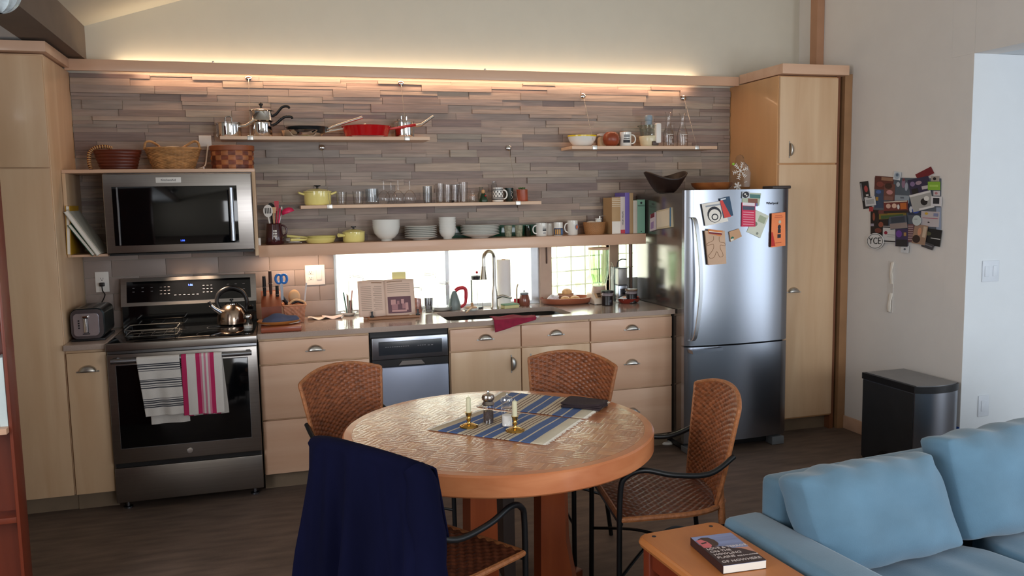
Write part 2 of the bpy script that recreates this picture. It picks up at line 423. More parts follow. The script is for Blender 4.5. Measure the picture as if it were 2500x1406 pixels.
# post under the shelf end, beside the fridge
tag(MB().lathe([(.013, 0), (.013, .404)], (3.275, -.07, .9145), 16).build('shelf_post', mat('bronze_tube', '6b554c', .35, .7)), 'thin brown metal post holding the shelf end beside the fridge', 'post')

# ----- ledge along the wall with its lights
def board(name, m, label, cat, *a, b=.002, **k):
    return tag(MB().box(*a, b=b).build(name, m, **k), label, cat)
lt = thing('ledge', 'long maple ledge with light strip high above the stone tile wall', 'ledge', (1.93, -.06, 2.4))
MB().box(-.205, 4.088, -.125, -.105, 2.400, 2.463, b=.001).build('fascia', maple_h, lt)
MB().box(-.205, 4.088, -.105, -.0205, 2.4225, 2.430).build('shelf_board', maple_h, lt)
stripm = mat('lit_strip', 'ffd49a', .5, emit=9)
MB().box(.06, 3.82, -.035, -.0212, 2.4305, 2.4345).build('light_strip', stripm, lt)
MB().box(-.02, 3.80, -.05, -.035, 2.4185, 2.422).build('light_strip', mat('lit_strip_low', 'ffb98a', .5, emit=3), lt)
for u, v in ((520, 149), (1184, 168)):
    p = at(u, v, -.115); MB().ball((p.x, p.y, 2.466), .008, 10, 6).build('lamp_clip', chrome, lt)
# right: vertical wooden post over the pantry
p0 = at(1975, 100, -.20); 
struct(MB().box(4.60, 4.6585, -.29, -.215, 2.48, zc(4.6)-.005).build('trim_2', cherry_h if 0 else mat('warm_trim_wood', 'ad8163', .5, var=.06)))

# ----- tall cabinets and pantry
def cup_pull(mb, x, y, z, w=.085, vertical=False, s=1):
    """half-shell bin pull on a front at plane y"""
    V = []; F = []; n = 14; k = 6
    for i in range(n+1):
        t = pi*i/n
        for j in range(k+1):
            q = (pi/2)*j/k
            V.append((x+w/2*cos(t)*(1-.0*q), y-.026*sin(q)*sin(t)**.5, z+.034*sin(t)*cos(q)))
    for i in range(n):
        for j in range(k):
            a = i*(k+1)+j; F.append((a, a+k+1, a+k+2, a+1))
    if vertical:
        V = [(x+(p[2]-z), p[1], z+(p[0]-x)) for p in V]
    mb.add(V, F)
    if vertical: mb.box(x-.004, x+.002, y-.004, y-.0003, z-w/2-.012, z+w/2+.012)
    else: mb.box(x-w/2-.012, x+w/2+.012, y-.004, y-.0003, z-.003, z+.004)
def pull(parent, x, y, z, **k):
    mb = MB(); cup_pull(mb, x, y, z, **k); return mb.build('handle', nickel, parent, solid=.0015)
def front(parent, kind, x0, x1, z0, z1, m, y=-.61, px=None, pz=None, vert=False, g=.0018):
    d = MB().box(x0+g, x1-g, y, y+.02, z0+g, z1-g, b=.0015).build(kind, m, parent)
    if px is not None: pull(d, px, y, pz, vertical=vert)
    return d
t = thing('tall_cabinet', 'tall maple cabinet at the left end of the kitchen run', 'cabinet', (-.42, -.3, 0))
MB().box(-.64, -.206, -.59, -.001, .1, 2.405, b=.001).build('body', maple_v, t)
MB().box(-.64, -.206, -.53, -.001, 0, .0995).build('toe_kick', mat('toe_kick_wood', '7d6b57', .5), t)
front(t, 'door', -.445, -.207, 1.836, 2.398, maple_v); front(t, 'door', -.445, -.207, .1, 1.832, maple_v)
front(t, 'door', -.64, -.447, 1.836, 2.398, maple_v); front(t, 'door', -.64, -.447, .1, 1.832, maple_v)
MB().box(-.64, -.18, -.64, -.126, 2.412, 2.463, b=.001).build('crown', maple_h, t)
t = thing('small_cabinet', 'narrow maple base cabinet left of the stove', 'cabinet', (-.1, -.3, 0))
MB().box(-.2045, -.003, -.59, -.002, .1, .883, b=.001).build('body', maple_v, t)
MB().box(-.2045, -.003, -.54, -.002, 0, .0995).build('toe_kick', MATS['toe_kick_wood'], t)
front(t, 'door', -.2, -.006, .1, .868, maple_v, px=-.1, pz=.765)
t = thing('pantry_cabinet', 'tall maple pantry cabinet to the right of the fridge', 'cabinet', (4.35, -.3, 0))
MB().box(4.089, 4.545, -.59, -.001, .1, 2.405, b=.001).build('body', mat('maple_side', 'c89868', .42, var=.08, scale=(6, 6, .8), coat=.15), t)
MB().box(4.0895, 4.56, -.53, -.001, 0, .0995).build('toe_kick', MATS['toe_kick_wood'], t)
front(t, 'door', 4.094, 4.541, 1.836, 2.398, maple_v, px=4.17, pz=1.925, vert=True)
pl = P(1970, 712, 1, -.62)
front(t, 'door', 4.094, 4.541, .112, 1.828, maple_v, px=pl.x-.1, pz=pl.z)
MB().box(4.09, 4.60, -.64, -.1255, 2.412, 2.475, b=.001).build('crown', maple_h, t)
MB().box(4.546, 4.575, -.585, -.001, 0, 2.41).build('side_panel', mat('brown_filler', '7c4c31', .5), t)
MB().box(4.60, 4.6585, -.60, -.001, 0, 2.425).build('filler_strip', mat('oak_filler', '9a7350', .5), t)

def base_cab(name, label, x0, x1):
    t = thing(name, label, 'cabinet', ((x0+x1)/2, -.3, 0))
    MB().box(x0+.001, x1-.001, -.589, -.002, .1, .70, b=.001).build('body', maple_v, t)
    MB().box(x0+.001, x1-.001, -.589, -.571, .7005, .883).build('rail', maple_v, t)
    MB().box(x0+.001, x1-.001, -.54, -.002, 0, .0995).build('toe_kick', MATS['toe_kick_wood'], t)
    return t
ZD = (.872, .735, .728, .422, .415, .1)
t = base_cab('drawer_cabinet', 'maple three-drawer base cabinet between stove and dishwasher', .766, 1.382)
for z0, z1 in ((.735, .868), (.418, .729), (.1, .412)): front(t, 'drawer', .770, 1.378, z0, z1, maple_h, px=1.075, pz=(z0+z1)/2-.005 if z0 > .7 else z1-.08)
t = base_cab('sink_cabinet', 'maple base cabinet with two doors under the sink', 1.853, 2.752)
front(t, 'false_drawer', 1.857, 2.298, .735, .868, maple_h, px=2.075, pz=.795)
front(t, 'false_drawer', 2.302, 2.749, .735, .868, maple_h, px=2.525, pz=.795)
front(t, 'door', 1.857, 2.298, .1, .729, maple_v, px=2.235, pz=.635, vert=True)
front(t, 'door', 2.302, 2.749, .1, .729, maple_v, px=2.36, pz=.635, vert=True)
t = base_cab('drawer_cabinet', 'maple three-drawer base cabinet next to the fridge', 2.7535, 3.322)
for z0, z1 in ((.735, .868), (.418, .729), (.1, .412)): front(t, 'drawer', 2.757, 3.318, z0, z1, maple_h, px=3.035, pz=(z0+z1)/2-.005 if z0 > .7 else z1-.155)

# ----- worktops and sink
tag(MB().box(-.2045, -.003, -.638, -.009, .8845, .914, b=.003).build('worktop', counter_m), 'small grey-brown worktop piece under the toaster', 'worktop')
a, b_ = P(1088, 762, 2, .914), P(1120, 781, 2, .914); c_, d_ = P(1397, 764, 2, .914), P(1345, 745, 2, .914)
SX0, SX1, SY0, SY1 = 1.86, 2.66, -.56, -.17
wt = MB(); hole = rrect(SX0, SX1, SY0, SY1, .05, 5)
# top as ring between outer rectangle and rounded hole
def ring_slab(mb, ox0, ox1, oy0, oy1, hole, z0, z1):
    n = len(hole); outer = []
    cx, cy = (SX0+SX1)/2, (SY0+SY1)/2
    k = n//4
    cor = [(ox1, oy0), (ox1, oy1), (ox0, oy1), (ox0, oy0)]
    V = []; F = []
    for z in (z0, z1):
        for p in hole: V.append((p[0], p[1], z))
        for p in cor: V.append((p[0], p[1], z))
    N = n+4
    for lv, zf in ((0, 0), (1, 1)):
        o_ = lv*N
        for q in range(4):
            for i in range(k-1): F.append((o_+q*k+i, o_+q*k+i+1, o_+n+q))
            F.append((o_+q*k+k-1, o_+((q+1) % 4)*k, o_+n+(q+1) % 4, o_+n+q))
    for i in range(n): F.append((i, (i+1) % n, N+(i+1) % n, N+i))
    for q in range(4): F.append((n+q, n+(q+1) % 4, N+n+(q+1) % 4, N+n+q))
    mb.add(V, F)
ring_slab(wt, .765, 3.325, -.638, -.001, hole, .8845, .914)
tag(wt.build('worktop', counter_m, smooth=False), 'long polished grey-brown worktop with the sink cut into it', 'worktop')
sk = thing('kitchen_sink', 'dark undermount sink set into the worktop', 'sink', ((SX0+SX1)/2, (SY0+SY1)/2, .70))
sinkm = mat('black_granite_sink', '15191b', .35, var=.2)
smb = MB(); h2 = [(cx, cy) for cx, cy in rrect(SX0-.004, SX1+.004, SY0-.004, SY1+.004, .05, 5)]; h3 = rrect(SX0+.01, SX1-.01, SY0+.01, SY1-.01, .06, 5); n = len(h2)
V = [(p[0], p[1], .884) for p in h2]+[(p[0], p[1], .705) for p in h3]
smb.add(V, [(i, (i+1) % n, n+(i+1) % n, n+i) for i in range(n)]+[tuple(range(n, 2*n))])
smb.build('basin', sinkm, sk, solid=.004, off=-1)
MB().lathe([(.04, 0), (.038, .004), (.01, .002), (0, .002)], ((SX0+SX1)/2, (SY0+SY1)/2, .706), 20).build('drain', steel, sk)

# ----- shelves on the wall
t = thing('mantel_shelf', 'thick maple shelf running above the window and worktop', 'shelf', (2.03, -.13, 1.32))
MB().box(.792, 3.296, -.272, -.252, 1.318, 1.387, b=.001).build('fascia', maple_h, t)
MB().box(.792, 3.296, -.252, -.0006, 1.366, 1.3868).build('shelf_board', maple_h, t)
MB().box(.792, 3.296, -.252, -.0095, 1.318, 1.330).build('bottom_board', maple_h, t)
MB().box(.82, 1.22, -.13, -.11, 1.3162, 1.3178).build('light_bar', white_p if 0 else mat('light_bar_white', 'e8e0d4', .5), t)
def thin_shelf(x0, x1, z, clips, rods, label, y=-.235, xb=None):
    t = thing('wall_shelf', label, 'shelf', ((x0+x1)/2, -.12, z-.02))
    MB().box(x0, x1, y, -.0225, z-.02, z, b=.001).build('shelf_board', maple_e, t)
    for x in clips: MB().box(x-.017, x+.017, y-.004, y+.02, z-.024, z+.004, b=.003).build('shelf_clip', white_p if 0 else nickel, t)
    for x, zz, xc in rods:
        q = MB(); q.lathe([(0, 0), (.016, .001), (.018, .006), (.012, .011), (0, .013)], (0, 0, 0), 18)
        q.v = [(x+a_, -.0235-c2, zz+b2) for a_, b2, c2 in q.v]; kn = q.build('wall_knob', chrome, t)
        MB().tube([(x, -.032, zz), (xc, y+.01, z+.002)], .0013, 6).build('cable', nickel, t)
    return t
thin_shelf(.607, 1.842, 2.029, (.775, 1.70), ((.779, 2.392, .775), (1.705, 2.382, 1.70)), 'upper left thin shelf carrying pots and pans')
thin_shelf(1.045, 2.568, 1.618, (1.215, 2.41), ((1.196, 1.976, 1.215), (2.412, 1.973, 2.41)), 'middle thin shelf carrying drinking glasses')
thin_shelf(2.785, 3.855, 1.974, (2.945, 3.70), ((2.947, 2.322, 2.945), (3.707, 2.322, 3.70)), 'upper right thin shelf carrying mugs and bottles')
# ----- open box around the microwave
t = thing('microwave_box', 'open maple box shelf holding the microwave and leaning books', 'shelf', (.3, -.2, 1.35))
MB().box(-.204, .792, -.385, -.0225, 1.815, 1.834, b=.001).build('top_board', maple_h, t)
MB().box(.773, .7915, -.385, -.0225, 1.335, 1.8145, b=.001).build('side_board', maple_v, t)
MB().box(-.204, -.186, -.385, -.0225, 1.36, 1.8145, b=.001).build('side_board', maple_v, t)
MB().box(-.1855, -.002, -.385, -.0225, 1.36, 1.373, b=.001).build('bottom_board', maple_h, t)
MB().box(-.1855, .772, -.0222, -.0215, 1.36, 1.8145).build('back_board', maple_v, t) if 0 else None
# baseboard on right wall
struct(MB().box(XR-.014, XR-.0005, -1.598, -.602, 0, .09, b=.002).build('baseboard_right', maple_h))
# ================================================================= APPLIANCES
# ----- microwave
t = thing('microwave', 'stainless over-the-range microwave with black glass door', 'microwave', (.385, -.2, 1.37))
MB().box(.001, .771, -.40, -.023, 1.372, 1.812, b=.002).build('body', steel_d, t)
mf = MB().m(steel_h); mf.box(.001, .770, -.432, -.4005, 1.376, 1.806, b=.004); d = mf.build('door', steel_h, t)
MB().box(.045, .69, -.436, -.4325, 1.417, 1.738, b=.001).build('door_glass', blackg, d)
hb = MB(); hb.tube([(.66, -.485, 1.43), (.66, -.485, 1.725)], .013, 16); hb.build('handle', steel, d)
MB().box(.652, .668, -.485, -.4365, 1.435, 1.45).box(.652, .668, -.485, -.4365, 1.70, 1.715).build('handle_mount', chrome, d)
MB().box(.068, .076, -.440, -.4365, 1.42, 1.735).build('door_trim', steel, d)
MB().box(.27, .40, -.436, -.4325, 1.757, 1.787, b=.001).build('name_plate', white_p, d)
q = MB(); text_mb(q, 'KitchenAid', ink, FRONT((.335, -.4366, 1.772)), .017); q.build('lettering', ink, d)
q = MB(); text_mb(q, '1:06', mat('blue_display', '3a5cff', .5, emit=4), FRONT((.39, -.4366, 1.437)), .014); q.build('clock_display', MATS['blue_display'], d)
MB().box(.01, .765, -.42, -.05, 1.362, 1.3715).build('vent_base', blackp, t)
# ----- stove
t = thing('stove', 'stainless freestanding electric stove with black glass top', 'stove', (.381, -.33, 0))
MB().box(.002, .760, -.635, -.03, .045, .885, b=.003).build('body', steel_d, t)
MB().box(.0, .762, -.640, -.06, .8855, .909, b=.003).build('cooktop', blackg, t)
MB().box(-.001, .763, -.672, -.6405, .872, .914, b=.005).build('front_trim', steel_h, t)
d = MB().box(.002, .760, -.662, -.636, .262, .855, b=.004).build('oven_door', steel_h, t)
MB().box(.045, .708, -.666, -.6625, .345, .795, b=.002).build('oven_window', blackg, d)
MB().box(.043, .710, -.6645, -.6622, .343, .797).build('window_trim', steel, d)
q = MB(); q.tube([(.03, -.712, .826), (.732, -.712, .826)], .014, 16); q.build('door_handle', steel, d)
MB().box(.035, .055, -.712, -.6625, .815, .838).box(.705, .725, -.712, -.6625, .815, .838).build('handle_mount', steel_d, d)
q = MB(); q.lathe([(0, 0), (.017, .001), (.015, .006), (0, .008)], (0, 0, 0), 20); q.v = [(.385+x, -.6628-z, .302+y) for x, y, z in q.v]; q.build('badge', chrome, d)
MB().box(.002, .760, -.655, -.636, .045, .235, b=.004).build('storage_drawer', steel_h, t)
MB().box(.01, .752, -.64, -.6352, .236, .261).build('gap_strip', blackp, t)
for x in (.05, .71): MB().lathe([(.024, 0), (.024, .008), (.01, .012), (.01, .045)], (x, -.60, 0.0005), 16).build('foot', steel, t)
# tilted control console
def console(x0, x1, dy, name, m, par, z0, z1):
    # console leans back: front from y=-.105 at z=1.03 to y=-.06 at 1.20
    f = lambda z: -.115+(z-1.03)*.30
    q = MB().prism([(f(z0)-dy, z0), (f(z1)-dy, z1), (f(z1)-dy+.012 if dy else -.012, z1), (f(z0)-dy+.012 if dy else -.012, z0)], 0, x0, x1)
    return q.build(name, m, par, smooth=False)
MB().box(.005, .757, -.10, -.012, .8855, 1.045).build('back_riser', blackg, t)
cs = console(.0, .762, 0, 'control_console', steel_h, t, 1.045, 1.205)
console(.032, .73, .0015, 'control_panel', blackg, cs, 1.066, 1.186)
q = MB(); f = lambda z: -.1175+(z-1.03)*.30
labm = mat('panel_print', '77767a', .6)
rr = random.Random(4)
def CT(x, z): return frame((x, f(z)-.0006, z), (1, 0, 0), (0, .287, .958))
for x, z, w in ([(.07+.05*i, 1.15-.022*j, .012) for i in range(3) for j in range(2)]+[(.22+.022*(i % 3), 1.15-.02*(i//3), .012) for i in range(9)]+[(.46+.022*(i % 3), 1.15-.02*(i//3), .011) for i in range(9)]+[(.60+.045*i, 1.15-.03*j, .014) for i in range(3) for j in range(2)]):
    q.T = CT(x, z); q.m(labm); q.box(-w/2, w/2, -.0014, .0014, 0, .0004)
for i in range(6): q.T = CT(.30+.025*i, 1.10); q.box(-.006, .006, -.0015, .0015, 0, .0004)
q.T = None; q.build('panel_marks', labm, cs)
q = MB(); text_mb(q, '1:06', MATS['blue_display'], CT(.385, 1.155), .016); q.build('clock_display', MATS['blue_display'], cs)
for i, (x, y, r) in enumerate(((.2, -.46, .10), (.55, -.46, .115), (.2, -.22, .085), (.55, -.22, .075))):
    q = MB(); q.lathe([(r, 0), (r, .0004), (r-.002, .0004), (r-.002, 0)], (x, y, .9093), 40, cap=False); q.build('burner_ring', mat('burner_print', '3b3d41', .3), t)
# ----- dishwasher
t = thing('dishwasher', 'narrow stainless dishwasher with black control strip', 'dishwasher', (1.62, -.3, 0))
MB().box(1.387, 1.849, -.58, -.03, .08, .875).build('body', blackp, t)
MB().box(1.394, 1.842, -.618, -.581, .715, .846, b=.004).build('control_panel', steel, t)
MB().box(1.432, 1.806, -.621, -.6185, .742, .822, b=.002).build('control_window', mat('dark_panel', '2c3138', .25), t)
q = MB()
for i in range(11): q.box(1.47+i*.013, 1.479+i*.013, -.6218, -.6212, .788, .792)
for i in range(4): q.box(1.66+i*.013, 1.669+i*.013, -.6218, -.6212, .788, .792)
q.box(1.72, 1.732, -.6218, -.6212, .786, .79); q.box(1.74, 1.752, -.6218, -.6212, .786, .79); q.build('panel_marks', labm, t)
MB().box(1.394, 1.842, -.612, -.581, .672, .713).build('black_band', blackp, t)
q = MB().prism([(1.545, .680), (1.70, .680), (1.68, .704), (1.565, .704)], 1, -.628, -.6125); q.build('handle', steel_h, t)
MB().box(1.394, 1.842, -.618, -.581, .12, .668, b=.004).build('door', mat('blue_grey_steel', '9fa9bf', .35, .35, var=.03), t)
MB().box(1.387, 1.849, -.54, -.03, .001, .0795).build('toe_kick', blackp, t)
# ----- fridge
FX0, FX1 = 3.335, 4.052
t = thing('fridge', 'stainless bottom-freezer fridge with cards stuck on its door', 'fridge', ((FX0+FX1)/2, -.4, 0))
fs = mat('fridge_side', '8a8682', .13, .8, var=.03, bump=.06, bscale=300)
MB().box(FX0, FX1, -.73, -.05, .05, 1.655, b=.004).build('body', fs, t)
def curved_door(name, z0, z1):
    n = 24; V = []; F = []; rb = .018
    pts = []
    for i in range(n+1):
        s_ = i/n; x = FX0-.02+(FX1-FX0+.02)*s_; e = min(s_, 1-s_)*(FX1-FX0)
        y = -.795-.028*(1-(2*s_-1)**2)
        if e < rb: y += rb*(1-math.sqrt(max(0, 1-(1-e/rb)**2)))
        pts.append((x, y))
    poly = [(x, y) for x, y in pts]+[(FX1, -.742), (FX0-.02, -.742)]
    q = MB().prism(poly, 2, z0, z1); return q.build(name, steel, t)
dr = curved_door('upper_door', .700, 1.668); fz = curved_door('freezer_door', .075, .690)
MB().box(FX0+.002, FX1-.002, -.7415, -.731, .08, 1.65).build('gasket', blackp, t)
q = MB(); hp = smooth_path([(FX0+.005, -.80, 1.50), (FX0+.018, -.855, 1.46), (FX0+.045, -.87, 1.1), (FX0+.018, -.855, .78), (FX0+.005, -.80, .735)], 8)
# flat bowed handle
V = []; F = []
for i, p in enumerate(hp):
    for dx, dy in ((-.011, -.006), (.011, -.006), (.011, .006), (-.011, .006)): V.append((p.x+dx, p.y+dy, p.z))
for i in range(len(hp)-1):
    for j in range(4): F.append((i*4+j, i*4+(j+1) % 4, (i+1)*4+(j+1) % 4, (i+1)*4+j))
F += [(0, 1, 2, 3), tuple((len(hp)-1)*4+j for j in range(4))]
q.add(V, F); q.build('door_handle', mat('handle_steel', 'c9cdd3', .36, 1, var=.02), dr)
q = MB(); q.prism([(FX0-.005, .66), (FX0+.21, .672), (FX0+.20, .688), (FX0-.01, .683)], 1, -.865, -.80); q.build('freezer_handle', steel, fz)
MB().box(FX0+.01, FX1-.005, -.72, -.06, .012, .049).build('base_grille', blackp, t)
MB().box(FX1-.10, FX1-.01, -.79, -.70, .001, .055, b=.004).build('foot', greyp, t)
MB().box(FX0+.0, FX0+.08, -.79, -.70, .001, .04, b=.004).build('foot', greyp, t)
q = MB().box(FX1-.13, FX1+.005, -.80, -.68, 1.6685, 1.688, b=.006); q.build('hinge_cover', mat('brown_plastic', '3c312d', .5), t)
def door_y(x):
    s_ = (x-FX0+.02)/(FX1-FX0+.02); return -.795-.028*(1-(2*s_-1)**2)
lp = at(1887, 496, -.82)
q = MB(); text_mb(q, 'Whirlpool', ink, frame((lp.x, door_y(lp.x)-.0012, lp.z), (1, (door_y(lp.x+.04)-door_y(lp.x-.04))/.08, 0), (0, 0, 1)), .022); q.build('lettering', ink, dr)
# cards and magnets on the fridge
def quad(name, pix, ypl, label, cat, group, m, th=.0015, extra=None, ax=1):
    ps = [P(u, v, ax, ypl) for u, v in pix]; nrm = Vector((0, -1, 0)) if ax == 1 else Vector((-1, 0, 0))
    q = MB().m(m); q.add([p for p in ps]+[p+nrm*th for p in ps], [(0, 1, 2, 3), (4, 5, 6, 7), (0, 1, 5, 4), (1, 2, 6, 5), (2, 3, 7, 6), (3, 0, 4, 7)])
    if extra:
        a, b, d = ps[0], ps[1], ps[3]       # top-left, top-right, (bottom-right), bottom-left
        for ei, (m2, kind, *g) in enumerate(extra):
            f = lambda s, t_: a+(b-a)*s+(d-a)*t_+nrm*(th+.0004+.0003*ei)
            if kind == 'r':
                s0, s1, t0, t1 = g; q.m(m2); pp = [f(s0, t0), f(s1, t0), f(s1, t1), f(s0, t1)]
                q.add(pp+[p-nrm*.0003 for p in pp], [(0, 1, 2, 3), (0, 1, 5, 4), (1, 2, 6, 5), (2, 3, 7, 6), (3, 0, 4, 7)])
            elif kind == 'o':
                s0, t0, rs, rt = g; q.m(m2); pp = [f(s0+rs*cos(2*pi*i/18), t0+rt*sin(2*pi*i/18)) for i in range(18)]; q.add(pp, [tuple(range(18))])
            elif kind == 'p':
                q.m(m2); pp = [f(*g2) for g2 in g[0]]; q.add(pp, [tuple(range(len(pp)))])
            elif kind == 't':
                txt, s0, t0, sz = g; T = frame(f(s0, t0), (b-a), (a-d)); text_mb(q, txt, m2, T, sz, .0002)
    o = q.build(name, m, smooth=False); tag(o, label, cat, group); return o
def cm(c, r=.6): return mat('tint_'+c, c, r, var=.05)
FG = 'cards and magnets on the fridge door'
D = -.8245
quad('card', [(1713, 498), (1765, 490), (1778, 540), (1722, 552)], D+.0005, 'white card with round black emblem on the fridge door', 'card', FG, paper, extra=[(ink, 'o', .5, .55, .33, .36), (paper, 'o', .5, .6, .27, .29), (ink, 'o', .5, .66, .16, .15), (paper, 'o', .5, .66, .11, .1), (cm('9aa0a8'), 'r', .15, .85, .1, .17)])
quad('card', [(1756, 485), (1781, 479), (1790, 526), (1766, 533)], D-.0022, 'red and dark blue folded card beside the white emblem card', 'card', FG, cm('2b4a66'), extra=[(cm('d6433c'), 'p', [(0, .1), (.25, .1), (.75, 1), (0.1, 1)]), (cm('cfd6dd'), 'r', .1, .6, .03, .1)])
quad('magnet', [(1811, 469), (1858, 472), (1853, 502), (1812, 505)], D+.0005, 'postcard with green border at the top centre of the fridge door', 'postcard', FG, cm('b8c2ac'), extra=[(cm('4f7d78'), 'r', .25, .95, .1, .35), (cm('8a5648'), 'r', .3, .8, .4, .7), (cm('6a6f9a'), 'r', .1, .8, .7, .9)])
quad('calendar_card', [(1811, 494), (1844, 496), (1844, 553), (1810, 553)], D-.0022, 'pink red calendar card hanging below the postcard on the fridge', 'card', FG, cm('d32e55'), extra=[(cm('e9dfe6'), 'r', .05, .95, .0, .12), (cm('4a4f66'), 'r', .05, .95, .14, .30)]+[(cm('ef9fb0'), 'r', .1, .9, .38+.1*i, .41+.1*i) for i in range(6)])
quad('card', [(1845, 512), (1877, 527), (1856, 581), (1823, 566)], D+.0008, 'tilted pale card with small picture on the fridge door', 'card', FG, cm('d6dac9'), extra=[(cm('a9b295'), 'r', .4, .9, .12, .4), (cm('7e8a74'), 'o', .3, .55, .18, .1), (cm('8e9488'), 'o', .7, .88, .08, .06)])
quad('leaflet', [(1884, 521), (1917, 518), (1917, 600), (1882, 604)], D-.0005, 'orange leaflet with black figure on the right of the fridge door', 'leaflet', FG, cm('f58a52'), extra=[(ink, 'o', .58, .42, .12, .07), (ink, 'r', .47, .69, .48, .60), (ink, 'r', .45, .7, .63, .74), (cm('c9c2a8'), 'o', .6, .27, .1, .05), (cm('c4603a'), 'r', .25, .75, .07, .09), (cm('c4603a'), 'r', .2, .8, .12, .14), (cm('c4603a'), 'r', .3, .75, .87, .89), (cm('c8281f'), 'p', [(0, .55), (.08, .55), (.3, .97), (0, .97)])])
quad('magnet', [(1779, 566), (1803, 558), (1810, 577), (1783, 590)], D, 'small wooden house shaped magnet on the fridge door', 'magnet', FG, cm('c69a74'), th=.006, extra=[(cm('1f6a52'), 'o', .2, .7, .16, .15), (cm('e6e0d2'), 'r', .0, .3, .75, .95)])
wood_l = mat('cut_wood', 'cda98c', .55)
gb = quad('cutting_board', [(1719, 563), (1767, 563), (1771, 643), (1727, 647)], D, 'small wooden board with a carved figure outline on the fridge door', 'board', FG, wood_l, th=.012)
gl = MB().m(mat('carved_line', '8a6649', .7)); 
gp = [(1743, 575), (1742, 585), (1728, 592), (1729, 597), (1742, 594), (1743, 604), (1735, 617), (1730, 622), (1736, 629), (1745, 625), (1751, 612), (1758, 625), (1766, 623), (1765, 615), (1760, 606), (1760, 596), (1771, 598), (1770, 591), (1758, 588), (1757, 576)]
gl.tube(smooth_path([P(u-1, v+2, 1, D-.0128) for u, v in gp], 3), .0012, 5); gl.build('carved_outline', MATS['carved_line'], gb)
quad('magnet', [(1729, 559), (1764, 563), (1760, 577), (1729, 570)], D-.013, 'orange and dark red striped magnet holding the wooden board', 'magnet', FG, cm('d98544'), extra=[(cm('7a1c2c'), 'r', .05, .95, .62, .98), (cm('e8e2da'), 'r', .05, .95, .45, .6)])
quad('magnet', [(1812, 468), (1829, 467), (1830, 483), (1811, 484)], D-.0028, 'round black and white magnet at the top of the fridge door', 'magnet', FG, cm('c8ccd2'), th=.003, extra=[(ink, 'o', .5, .5, .48, .48), (paper, 'o', .4, .4, .14, .12), (paper, 'o', .62, .65, .12, .1)])
# things on the fridge side
SXp = FX0-.0008
quad('notepad', [(1606, 515), (1642, 506), (1645, 554), (1606, 560)], SXp, 'cream notepad with blue edge on the side of the fridge', 'notepad', None, cm('cfc3a5'), th=.01, ax=0, extra=[(cm('4a7da8'), 'r', .9, 1, 0, 1), (cm('e6ddc8'), 'r', .05, .86, .08, .92)])
quad('pen_holder', [(1591, 524), (1603, 518), (1604, 560), (1590, 565)], SXp, 'small white and pink pen holder beside the notepad on the fridge', 'holder', None, cm('d8cdd6'), th=.012, ax=0, extra=[(cm('7a2438'), 'r', .1, .9, 0, .25), (cm('a58ab8'), 'r', .2, .8, .5, .9)])
# ================================================================= ON THE SHELVES
ZM, Z1, Z2, Z3 = 1.3872, 2.0295, 1.6185, 1.9745
def ax(u, v, y): return at(u, v, y).x
def hz(u, v, y): return at(u, v, y).z
def cup(mb, x, y, z, r, h, wall=.003, rb=None, base=.004):
    rb = rb or r
    mb.lathe([(0, 0), (rb*.92, 0), (rb, .004), (r, h), (r-wall, h), (rb-wall, base+.002), (rb*.8, base), (0, base)], (x, y, z), 28)
def handle_c(mb, x, y, z, w, h, r=.005, side=1, n=10):
    """C-shaped mug handle leaving the wall at x"""
    pts = [(x+side*w*sin(pi*i/12)**.8, y, z+h/2-h/2*cos(pi*i/12)) for i in range(13)]
    mb.tube(pts, r, n)
# --- upper left shelf: pots
def saucepan(name, label, cx, y, r, h, hdir, hl, lidh, z=Z1, m=None, loop=True):
    t = thing(name, label, 'pot', (cx, y, z)); m = m or chrome
    MB().lathe([(0, 0), (r*.97, 0), (r, .006), (r, h), (r+.003, h+.002), (r-.002, h), (r-.003, .01), (0, .008)], (cx, y, z), 36).build('pan_body', m, t)
    l = MB().lathe([(r+.002, h+.003), (r+.002, h+.006), (r*.6, h+.012), (0, h+.014)], (cx, y, z), 36, cap=False).build('lid', m, t)
    if loop:
        MB().tube([(cx-.018, y, z+h+.012), (cx-.018, y, z+h+.038), (cx-.008, y, z+h+.046), (cx+.008, y, z+h+.046), (cx+.018, y, z+h+.038), (cx+.018, y, z+h+.012)], .0045, 8).build('lid_handle', chrome, l)
    MB().tube([(cx+hdir[0]*r*.98, y+hdir[1]*r, z+h*.78), (cx+hdir[0]*(r+hl*.4), y+hdir[1]*(r+hl*.4), z+h*.84), (cx+hdir[0]*(r+hl), y+hdir[1]*(r+hl), z+h*.98+hdir[2])], [.009, .010, .008], 12).build('handle', nickel, t)
    return t
saucepan('saucepan', 'small lidded steel saucepan at the left end of the upper shelf', ax(559, 320, -.12), -.12, .072, .078, (.8, -.3, .03), .13, 0)
